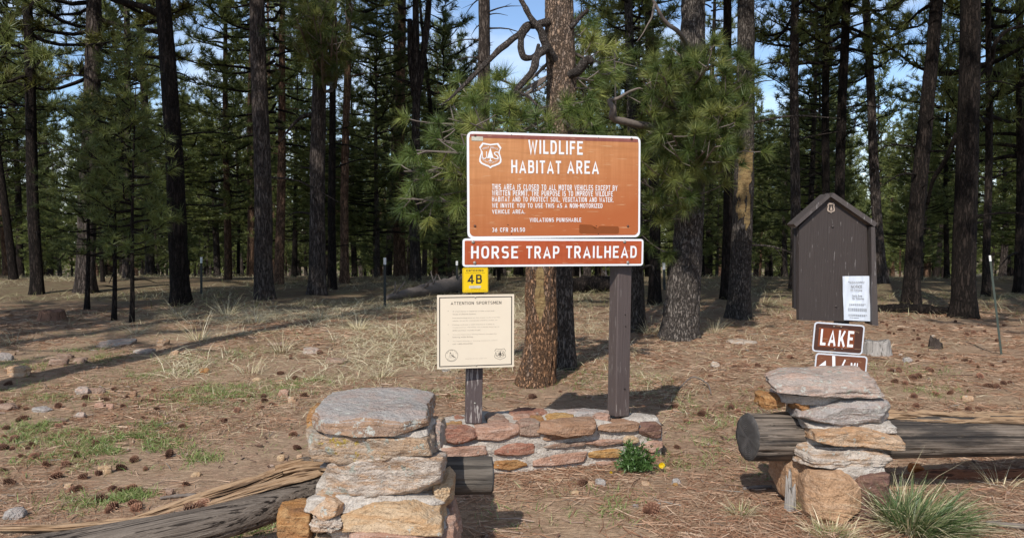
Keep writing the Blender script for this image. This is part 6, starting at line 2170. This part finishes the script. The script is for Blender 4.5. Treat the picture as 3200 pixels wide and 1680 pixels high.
cc = [c6(*p) for p in ((1940, 1130), (1320, 890), (1840, 125), (2240, 335), (2160, 565), (2370, 280), (1130, 70), (2140, 205), (880, 120), (140, 110))]
single = {(1940, 1130): 'large open pine cone lying alone on the bare needles below the green plant', (1320, 890): 'small pine cone lying below the middle of the low wall'}
rs = np.random.RandomState(12)
def cone(x, y, label, group, on=None, s=None):
    p = gnd(x, y) if on is None else on
    me = CONES[rs.randint(4)]
    o = bpy.data.objects.new('pine_cone', me)
    COL.objects.link(o)
    s = s or rs.uniform(0.42, 0.85)
    o.scale = (s * rs.uniform(.8, 1.25), s * rs.uniform(.75, 1.0), s * rs.uniform(.75, 1.1))
    o.location = (p[0], p[1], p[2] + 0.020 * s)
    o.rotation_euler = (math.pi / 2 + rs.randn() * .25, rs.rand() * 6.28, rs.rand() * 6.28)
    tag(o, label, 'pine cone', group)
    return o
for (x, y) in cl:
    if y < 1190:
        lb, gr = 'brown pine cone lying in the open ground near the long trunk shadow', 'pine cones near the trunk shadow'
    elif y < 1420:
        lb, gr = 'brown pine cone lying among green tufts in the left middle ground', 'pine cones among the green tufts on the left'
    else:
        lb, gr = 'brown pine cone lying on the needles just above the split log', 'pine cones above the split log'
    cone(x, y, lb, gr)
for (x, y) in cr:
    if x > 2600 and y < 1150:
        lb, gr = 'brown pine cone in the dappled shade between the pale stump and the leaning fence post', 'pine cones in the shade on the right'
    elif x > 2600:
        lb, gr = 'brown pine cone lying in the sun behind the charred log', 'pine cones behind the charred log'
    else:
        lb, gr = 'brown pine cone lying on the needles left of the right pillar', 'pine cones left of the right pillar'
    cone(x, y, lb, gr)
for k, (x, y) in enumerate(cc):
    lb = list(single.values())[k] if k < 2 else 'brown pine cone on the grassy needles behind the low wall'
    cone(x, y, lb, None if k < 2 else 'pine cones behind the low wall', s=1.1 if k == 0 else None)
for (x, y, Y) in ((632, 1574, 3.68), (604, 1580, 3.66)):
    p = at(x, y, Y)
    p[2] -= 0.03
    cone(0, 0, 'brown pine cone caught in the cleft of the split log', 'pine cones in the cleft of the split log', on=p, s=.85)

# ------------------------------------------------------------------ loose stones
stones = [(c4(590, 368), 95, 16, 'st_pinkgrey', 'flat grey rock beyond the trunk shadow'), (c4(820, 371), 40, 22, 'st_peach', 'peach stone beyond the trunk shadow'), (c4(890, 424), 26, 18, 'st_peach', 'pale peach stone just in front of the trunk shadow'),
          (c4(735, 412), 60, 14, 'st_pinkgrey', 'flat grey rock in the edge of the trunk shadow'), (c4(330, 435), 50, 14, 'st_soil', None), (c4(300, 470), 55, 22, 'st_soil', None), (c4(410, 460), 40, 18, 'st_soil', None), (c4(100, 525), 62, 34, 'st_peach', 'large peach rock near the left edge'),
          (c4(425, 618), 45, 24, 'st_pinkgrey', None), (c4(500, 615), 40, 20, 'st_soil', None), (c4(680, 638), 22, 22, 'st_brown', None), (c4(560, 694), 26, 18, 'st_pink', None), (c4(508, 688), 32, 18, 'st_pink', None), (c4(1040, 512), 30, 18, 'st_orange', 'orange stone in the grass right of the green patch'),
          (c4(1310, 552), 28, 12, 'st_sand', None), (c4(1445, 626), 32, 22, 'st_pink', 'pink stone left of the capstone'), (c4(1485, 658), 26, 18, 'st_peach', 'round peach stone left of the capstone'), (c4(40, 695), 70, 18, 'st_soil', None),
          (c4(215, 704), 60, 13, 'st_grey', None), (c4(410, 738), 30, 18, 'st_pinkgrey', None), (c4(535, 1022), 36, 26, 'st_sand', 'sandy stone touching a cone above the split log'), (c4(350, 1098), 24, 18, 'st_peach', None), 
          (c4(75, 1245), 60, 32, 'st_grey', 'pale grey slab at the lower left'), (c4(865, 1128), 24, 18, 'st_soil', None), (c4(1430, 958), 24, 22, 'st_sand', 'pointed tan stone left of the left pillar'),
          (c4(1525, 948), 18, 16, 'st_peach', None), (c4(22, 446), 48, 26, 'st_grey', 'grey rock at the left edge'), (c4(1590, 410), 50, 18, 'st_pinkgrey', None), (c4(1720, 455), 70, 12, 'st_soil', None), (c4(290, 755), 70, 8, 'st_soil', None), (c4(1000, 1035), 30, 14, 'st_sand', None),
          (c6(1110, 852), 26, 10, 'st_peach', None), (c6(1400, 888), 20, 14, 'st_peach', None), (c6(1480, 882), 32, 20, 'st_grey', 'grey stone beside the small cone below the wall'), (c6(1260, 970), 22, 14, 'st_sand', 'small tan stone on the needles below the wall'), (c6(1880, 880), 30, 12, 'st_peach', None),
          (c6(1790, 1078), 20, 10, 'st_grey', None), (c6(1950, 1078), 40, 12, 'st_grey', None), (c6(2070, 750), 16, 10, 'st_sand', None), (c6(2150, 875), 30, 20, 'st_grey', None), (c6(2140, 890), 18, 10, 'st_yellow', None),
          (c7(78, 150), 28, 20, 'st_palegrey', 'white stone left of the lake sign'), (c7(1855, 385), 34, 18, 'st_peach', 'peach stone behind the charred log'), ((2862, 1474), 40, 30, 'st_bright', 'bright orange stone behind the green grass clump'), (c7(1435, 115), 24, 18, 'st_grey', None),
          (c8(1025, 1248), 18, 8, 'st_peach', None), (c8(1070, 850), 10, 7, 'st_palegrey', None), (c8(725, 1050), 12, 8, 'st_palegrey', None), (c8(790, 1110), 24, 14, 'st_grey', None), ((2320, 1073), 90, 12, 'st_palegrey', 'long pale flat rock beyond the white stone'),
          ((1395, 1160), 30, 12, 'st_grey', None), ((860, 1078), 50, 9, 'st_soil', None), ]
rs = np.random.RandomState(77)
def zone_of(x, y):
    if x < 1150:
        return ('small loose stone on the open ground left of the capstone' if y < 1350 else 'small loose stone on the needles above the split log')
    if x < 2250:
        return 'small loose stone on the ground round the low wall'
    return 'small loose stone on the ground behind the right pillar'
for k, ((x, y), wp, hp, mt, lb) in enumerate(stones):
    p = gnd(x, y)
    w = wp * p[1] / F
    h = max(hp * p[1] / F * 0.9, 0.015)
    V, Q, T = rock(w, w * rs.uniform(.5, .9), h * 1.35, 500 + k, n=36, m=8, rough=0.09, bev=0.45, boxy=0.6, corners=10, pw=3.5)
    V[:, 2] -= h * 0.4
    V = V @ rotz(rs.rand() * .8 - .4).T
    m = MB()
    add_rock(m, V, Q, T)
    o = m.obj('loose_stone', M[mt])
    o.location = p.tolist()
    tag(o, lb or zone_of(x, y), 'stone', None if lb else zone_of(x, y).replace('small loose stone', 'small loose stones'))

# ------------------------------------------------------------------ grass
def blades(mb, base, d, L, w, bend, rs, attr, seg=3):
    """curved tapering blades: base (k,3), outward unit d (k,3), length, width, bend"""
    k = len(base)
    ts = np.linspace(0, 1, seg + 1)
    side = unit(np.cross(d, rs.randn(k, 3) * .3 + np.array([0, 0, 1.0])))
    hor = d.copy()
    hor[:, 2] = 0
    hor = unit(hor + 1e-6)
    rows = []
    for t in ts:
        c = base + d * (L * t)[:, None] + hor * (bend * L * t * t)[:, None]
        c[:, 2] -= bend * L * t * t * 0.75
        ww = (w * (1 - t) ** 0.7 + w * 0.06)[:, None] * 0.5
        rows.append(np.stack([c - side * ww, c + side * ww], 1))
    V = np.stack(rows, 1).reshape(-1, 3)
    per = (seg + 1) * 2
    b = (np.arange(k) * per)[:, None]
    Q = np.concatenate([b + np.array([[2 * i, 2 * i + 1, 2 * i + 3, 2 * i + 2]]) for i in range(seg)])
    mb.add(V, Q, np.repeat(attr, per))

def tuft(p, n, L, w, spread, bend, seed, lean=(0, 0), rad=0.05, a=(0, 1)):
    rs_ = np.random.RandomState(seed)
    mb = MB()
    az = rs_.rand(n) * 6.283
    tl = rs_.rand(n) ** 0.7 * spread
    d = np.stack([np.cos(az) * np.sin(tl) + lean[0], np.sin(az) * np.sin(tl) + lean[1], np.cos(tl)], -1)
    q = np.sqrt(rs_.rand(n)) * rad
    b = np.stack([np.cos(az) * q, np.sin(az) * q, np.full(n, -0.01)], -1)
    ln = L * rs_.uniform(.45, 1.1, n)
    blades(mb, b, unit(d), ln, np.full(n, w) * rs_.uniform(.6, 1.2, n), bend * rs_.uniform(.2, 1.6, n), rs_, a[0] + (a[1] - a[0]) * rs_.rand(n))
    return mb

# the big green clump at the right pillar
p = gnd(2868, 1660)
gc = thing('grass_clump', 'large green grass clump at the right foot of the right pillar', 'grass clump', p)
mb = tuft((0, 0, 0), 850, 0.32, 0.0075, 0.88, 0.33, 31, lean=(0.24, 0), rad=0.12, a=(0, 0.97))
mb.obj('green_blades', M['clump'], gc, smooth=False)
mb = tuft((0, 0, 0), 380, 0.34, 0.0065, 1.1, 0.55, 32, lean=(0.2, -.1), rad=0.13)
mb.obj('dry_blades', M['grass_dry'], gc, smooth=False)

def plant(name, label, cat, px, parts, group=None):
    root = thing(name, label, cat, gnd(*px), group)
    for nm, mt, kw in parts:
        tuft((0, 0, 0), **kw).obj(nm, M[mt], root, smooth=False)
    return root
G = lambda **k: dict(dict(n=60, L=.3, w=.004, spread=.9, bend=.3, seed=1, rad=.04), **k)
plant('grass_clump', 'thin green and tan tuft in front of the right pillar block', 'grass clump', (2558, 1600), [('green_blades', 'grass_green', G(n=110, L=.17, spread=.8, seed=2, rad=.07)), ('dry_blades', 'grass_dry', G(n=70, L=.15, seed=3, rad=.08))])
plant('grass_clump', 'yellow green mossy tuft at the bottom edge below the right pillar', 'grass clump', (2600, 1672), [('green_blades', 'grass_green', G(n=260, L=.09, w=.003, spread=1.2, seed=4, rad=.07, a=(.55, .97))), ('dry_blades', 'grass_dry', G(n=120, L=.15, spread=1.3, seed=5, rad=.12))])
plant('grass_clump', 'pale frayed tuft on the soil left of the right pillar', 'grass clump', (2312, 1606), [('dry_blades', 'grass_dry', G(n=130, L=.13, spread=1.3, seed=6, rad=.05)), ('green_blades', 'grass_green', G(n=30, L=.1, seed=7))])
plant('grass_clump', 'reddish dry stems under the charred log at the right edge', 'grass clump', (3130, 1522), [('dry_blades', 'grass_dry', G(n=34, L=.26, w=.005, spread=.9, seed=8, bend=.4, rad=.08))])
plant('grass_clump', 'tall dry grass stems bending over the lower part of the right clump', 'grass clump', (2770, 1640), [('dry_blades', 'grass_dry', G(n=16, L=.52, w=.005, spread=.5, seed=9, bend=.25))])
dry = [((620, 1062), .45, 'tall dry bunchgrass with pale stems in front of the dark left trunk shadow'), ((880, 1102), .42, 'wiry dry bunchgrass tuft nearest the capstone'), ((424, 1040), .3, 'short dry tuft with a few green blades on the left'), ((708, 985), .5, 'tall leaning dry grass at the shade edge below the grey pine'),
       ((560, 990), .42, 'tall dry grass at the shade edge below the dark pine'), ((800, 1010), .4, 'dry bunchgrass in the sun below the straight grey pine'), ((1000, 1000), .4, 'dry bunchgrass below the pine with the drooping limb'), ((1120, 1030), .4, 'dry bunchgrass left of the near fence post'),
       ((1240, 1060), .35, 'dry bunchgrass between the fence post and the cream notice'), ((2030, 1040), .35, 'dry bunchgrass left of the thick grey pine'), ((1850, 1040), .3, 'dry stems between the scarred pine and the sign post'), ((2230, 1040), .3, 'dry stems at the right foot of the thick grey pine'),
       ((40, 1075), .25, 'short reddish dry stems at the left edge'), ((1360, 1010), .4, 'dry grass just left of the cream notice'), ((780, 1170), .3, 'flattened pale dry grass above the capstone'), ((1190, 1180), .25, 'low dry tuft behind the capstone')]
for k, ((x, y), L, lb) in enumerate(dry):
    plant('grass_clump', lb, 'grass clump', (x, y), [('dry_blades', 'grass_dry', G(n=95 if L > .3 else 60, L=L * 1.1, w=.006, spread=1.1, seed=40 + k, bend=.45, rad=.12))], 'dry bunchgrass clumps')

# leafy plant by the wall with yellow flowers
p = gnd(1985, 1474)
lpnt = thing('flowering_plant', 'bushy dark green plant with yellow flowers at the right end of the low wall', 'plant', p)
rs = np.random.RandomState(8)
mb = MB()
k = 560
az = rs.rand(k) * 6.283
el = rs.rand(k) ** .6 * 1.45
rr = rs.rand(k) ** .4 * (0.8 + .45 * np.sin(az * 3 + 1) * np.sin(el * 2 + .6) + .15 * rs.randn(k))
c = np.stack([.135 * rr * np.cos(az) * np.sin(el), .12 * rr * np.sin(az) * np.sin(el), .02 + .16 * rr * np.cos(el)], -1)
needles(mb, c, unit(c + rs.randn(k, 3) * .06 + np.array([0, 0, .02])), 4, .036, .010, rs, shoot=.02, spread=.8)
mb.obj('foliage', M['leaf'], lpnt, smooth=False)
mb = MB()
for i in range(26):
    a_, e_ = rs.rand() * 6.28, rs.rand() * 1.2
    t = np.array([.12 * math.cos(a_) * math.sin(e_), .1 * math.sin(a_) * math.sin(e_), .15 * math.cos(e_)])
    add_tube(mb, np.array([[0, 0, -.01], t * .5 + [0, 0, .02], t]), [.004, .003, .002], 4, cap=False)
mb.obj('stem', M['clump'], lpnt)
def flower(root, px, z, r):
    q = hit(*px, np.array([0, gnd(*px)[1] + 0.0, 0]), np.array([0, 1.0, 0]))
    q = at(px[0], px[1], float(p[1]) - .02)
    m = MB()
    for ring, (n, rad, h) in enumerate(((14, r, 0), (10, r * .65, .006), (6, r * .35, .010))):
        for i in range(n):
            a_ = i / n * 6.283 + ring
            dr = np.array([math.cos(a_), -.5, math.sin(a_)])
            sd = np.array([-math.sin(a_), 0, math.cos(a_)]) * rad * .25
            V = np.array([sd * .3, -sd * .3, dr * rad * .6 - sd, dr * rad, dr * rad * .6 + sd]) + np.array([0, -h, 0])
            m.add(rel(V + q, root), [[0, 1, 2], [0, 2, 4], [2, 3, 4]])
    m.obj('flower', M['petal'], root, smooth=False)
    m = MB()
    g_ = q.copy()
    g_[2] = 0.0
    add_tube(m, rel(np.array([[p[0] + (q[0] - p[0]) * .6, p[1], .0], (g_ + q) / 2, q]), root), [.003, .0025, .002], 5)
    m.obj('stem', M['clump'], root)
flower(lpnt, c6(2020, 708), .08, .022)
flower(lpnt, c6(1575, 775), .03, .012)

# stuff: green grass patches, dry grass, needle litter
rs = np.random.RandomState(55)
mb = MB()
patches = [(c4(1060, 620), .45, 1500), (c4(1180, 640), .3, 500), (c4(540, 440), .35, 500), (c4(140, 470), .4, 450), (c4(200, 780), .22, 500), (c4(200, 840), .3, 700), (c4(460, 850), .25, 450), (c4(800, 790), .18, 350), (c4(750, 845), .18, 350), (c4(600, 850), .15, 220), (c4(830, 890), .2, 300),
           (c4(600, 915), .2, 350), (c4(440, 905), .18, 250), (c4(930, 950), .18, 250), (c4(240, 930), .14, 200), (c4(500, 970), .2, 180), (c4(660, 1145), .1, 350), (c4(130, 1000), .2, 200), (c4(450, 1190), .12, 120), (c4(1430, 580), .4, 500), (c4(880, 500), .4, 500), (c4(650, 535), .2, 300), (c4(1000, 440), .4, 300),
           (c4(1210, 420), .35, 300), (c4(330, 640), .3, 250), (c4(120, 630), .3, 250), (c4(400, 400), .3, 250), (c4(340, 1170), .2, 150), (c4(1050, 955), .1, 100), (c4(200, 590), .4, 200),
           ((900, 1220), .35, 350), ((1000, 1190), .3, 250), ((1350, 1230), .3, 200), ((1500, 1230), .2, 120), ((2250, 1440), .4, 300), ((2200, 1330), .3, 250), ((2230, 1385), .3, 250), ((2280, 1290), .35, 300), ((2170, 1260), .3, 200), ((2420, 1250), .3, 200), ((2900, 1225), .3, 200), ((2850, 1160), .5, 300), ((2700, 1310), .4, 100),
           ((1800, 1150), .4, 400), ((1830, 1200), .5, 350), ((2000, 1190), .4, 200), ((1850, 1580), .25, 120), ((1990, 1600), .15, 80), ((1900, 1560), .2, 80), ((2080, 1440), .2, 200), ((1120, 1400), .1, 60), ((740, 1660), .12, 200), ((780, 1650), .15, 250), ((1620, 1620), .3, 80)]
for (x, y), R, n in patches:
    n = int(n * 1.6)
    c = gnd(x, y)
    R = R * 1.25
    q = rs.randn(n, 2) * R * .5
    keep = fbm(np.c_[(c[:2] + q) * 7, np.zeros(n)], 3, 2) > -0.25
    q = q[keep]
    n = len(q)
    b = np.c_[c[0] + q[:, 0], c[1] + q[:, 1], zg(c[0] + q[:, 0], c[1] + q[:, 1]) - .005]
    d = unit(np.c_[rs.randn(n, 2) * .55, np.ones(n)])
    blades(mb, b, d, rs.uniform(.03, .085, n), rs.uniform(.0035, .0065, n), rs.uniform(.1, .7, n), rs, rs.rand(n), 2)
n = 26000
y = 4.4 + 8.5 * rs.rand(n)
x = rs.uniform(-.62, .18, n) * y
den = fbm(np.c_[x * .8, y * .8, np.zeros(n)], 71, 4) + .12
keep = den > rs.rand(n) * 1.1
x, y = x[keep], y[keep]
n = len(x)
b = np.c_[x, y, zg(x, y) - .005]
d = unit(np.c_[rs.randn(n, 2) * .8, np.ones(n)])
blades(mb, b, d, rs.uniform(.025, .07, n), rs.uniform(.003, .0055, n), rs.uniform(.1, .8, n), rs, .35 + .65 * rs.rand(n), 2)
o = mb.obj('green_grass', M['grass_green'], smooth=False)
tag(o, 'short green spring grass in patches over the clearing', 'grass', kind='stuff')

mb = MB()
n = 95000
y = 6.2 + 22 * rs.rand(n) ** 1.15
x = rs.uniform(-.66, .66, n) * y
den = fbm(np.c_[x * .55, y * .55, np.zeros(n)], 31, 3) + 0.30 + np.where((y > 7.5) & (x > -4.5) & (x < 1.5), .3, -.12)
keep = den > rs.rand(n) * .9
keep &= (y > 7.2) | (rs.rand(n) < .35)
keep &= (x < 1.6) | (rs.rand(n) < .45)
keep &= ~((x < -3.5) & (y < 13)) | (rs.rand(n) < .25)
x, y = x[keep], y[keep]
n = len(x)
b = np.c_[x, y, zg(x, y) - .005]
d = unit(np.c_[rs.randn(n, 2) * .9, np.ones(n) * .8])
blades(mb, b, d, rs.uniform(.05, .2, n) * np.clip(y / 11, .55, 1.15), rs.uniform(.004, .008, n), rs.uniform(.2, .9, n), rs, rs.rand(n), 2)
n = 16000
y = 8.6 + 7.5 * rs.rand(n)
x = rs.uniform(-.42, .06, n) * y
den = fbm(np.c_[x * 1.1, y * 1.1, np.zeros(n)], 61, 3) + 0.30 - .25 * np.abs((x / y + .18) / .24) ** 2
keep = den > rs.rand(n) * .8
x, y = x[keep], y[keep]
n = len(x)
b = np.c_[x, y, zg(x, y) - .005]
d = unit(np.c_[rs.randn(n, 2) * .8, np.ones(n) * .75])
blades(mb, b, d, rs.uniform(.10, .34, n), rs.uniform(.005, .009, n), rs.uniform(.3, 1.1, n), rs, .45 + .55 * rs.rand(n), 3)
n = 22000
y = 13.5 + 17 * rs.rand(n)
x = rs.uniform(-.66, .66, n) * y
den = fbm(np.c_[x * .5, y * .5, np.zeros(n)], 91, 3) + .2
keep = den > rs.rand(n)
x, y = x[keep], y[keep]
n = len(x)
b = np.c_[x, y, zg(x, y) - .005]
d = unit(np.c_[rs.randn(n, 2) * .8, np.ones(n)])
blades(mb, b, d, rs.uniform(.12, .34, n), rs.uniform(.008, .014, n), rs.uniform(.2, .9, n), rs, .98 * (rs.rand(n) > .45) + .4 * rs.rand(n) * (rs.rand(n) > .5), 2)
o = mb.obj('dry_grass', M['grass_dry'], smooth=False)
tag(o, 'thin dry straw coloured grass over the forest floor', 'grass', kind='stuff')

mb = MB()
n = 5200
y = 2.8 + 12 * rs.rand(n) ** 1.4
x = rs.uniform(-.66, .66, n) * y
keep = fbm(np.c_[x * 1.3, y * 1.3, np.zeros(n)], 83, 3) + .15 > rs.rand(n) * .9
x, y = x[keep], y[keep]
n = len(x)
c = np.c_[x, y, zg(x, y) + .012]
a_ = rs.rand(n) * 6.283
u_ = np.c_[np.cos(a_), np.sin(a_), rs.randn(n) * .25] * (rs.uniform(.006, .03, n))[:, None]
v_ = np.c_[-np.sin(a_), np.cos(a_), rs.randn(n) * .3] * (rs.uniform(.004, .012, n))[:, None]
k1_ = rs.uniform(.5, 1.2, (n, 1))
V = np.stack([c - u_ - v_ * k1_, c + u_ * k1_ - v_, c + u_ + v_ * k1_, c - u_ * k1_ + v_], 1).reshape(-1, 3)
mb.add(V, np.arange(n * 4).reshape(-1, 4), np.repeat(rs.rand(n), 4))
# fallen twigs among the flakes
for i in range(130):
    yy = 3.0 + 10 * rs.rand() ** 1.3
    xx = rs.uniform(-.6, .6) * yy
    aa_ = rs.rand() * 6.28
    L_ = rs.uniform(.06, .28)
    q0 = np.array([xx, yy, float(zg(xx, yy)) + .008])
    q1 = q0 + np.array([math.cos(aa_) * L_, math.sin(aa_) * L_, rs.uniform(0, .02)])
    add_tube(mb, np.array([q0, (q0 + q1) / 2 + rs.randn(3) * .008, q1]), [.004, .0035, .002], 4, cap=False, attr=rs.rand())
o = mb.obj('bark_litter', M['flakes'], smooth=False)
tag(o, 'bark flakes and broken twigs scattered over the needles', 'litter', kind='stuff')

mb = MB()
n = 150000
y = 2.6 + 13.5 * rs.rand(n) ** 1.5
x = rs.uniform(-.68, .68, n) * y
den = 0.72 + 0.55 * fbm(np.c_[x * .9, y * .9, np.zeros(n)], 41, 3)
bare = np.clip(1 - np.hypot((x + 1.75) / 1.3, (y - 5.7) / 1.1), 0, 1)
den = den - 1.2 * bare - 0.35 * (fbm(np.c_[x * 2.3, y * 2.3, np.zeros(n)], 47, 3) > .25) - .2 * (x < -1)
keep = den > rs.rand(n)
x, y = x[keep], y[keep]
n = len(x)
a_ = rs.rand(n) * 6.283
d = np.c_[np.cos(a_), np.sin(a_), rs.randn(n) * .09]
L = rs.uniform(.07, .19, n)
c = np.c_[x, y, zg(x, y) + .004 + .010 * rs.rand(n)]
s = np.c_[-np.sin(a_), np.cos(a_), rs.randn(n) * .4] * (rs.uniform(.0014, .0028, n) * np.clip(y / 6, .8, 2))[:, None]
bow = np.c_[-np.sin(a_), np.cos(a_), np.zeros(n)] * (rs.randn(n) * .012)[:, None]
p0, p1, p2 = c - d * (L / 2)[:, None], c + bow, c + d * (L / 2)[:, None]
V = np.stack([p0 - s, p0 + s, p1 + s, p1 - s, p2 + s * .4, p2 - s * .4], 1).reshape(-1, 3)
b_ = (np.arange(n) * 6)[:, None]
Q = np.concatenate([b_ + np.array([[0, 1, 2, 3]]), b_ + np.array([[3, 2, 4, 5]])])
mb.add(V, Q, np.repeat(rs.rand(n), 6))
o = mb.obj('needle_litter', M['litter'], smooth=False)
tag(o, 'fallen brown pine needles strewn over the ground', 'pine needles', kind='stuff')
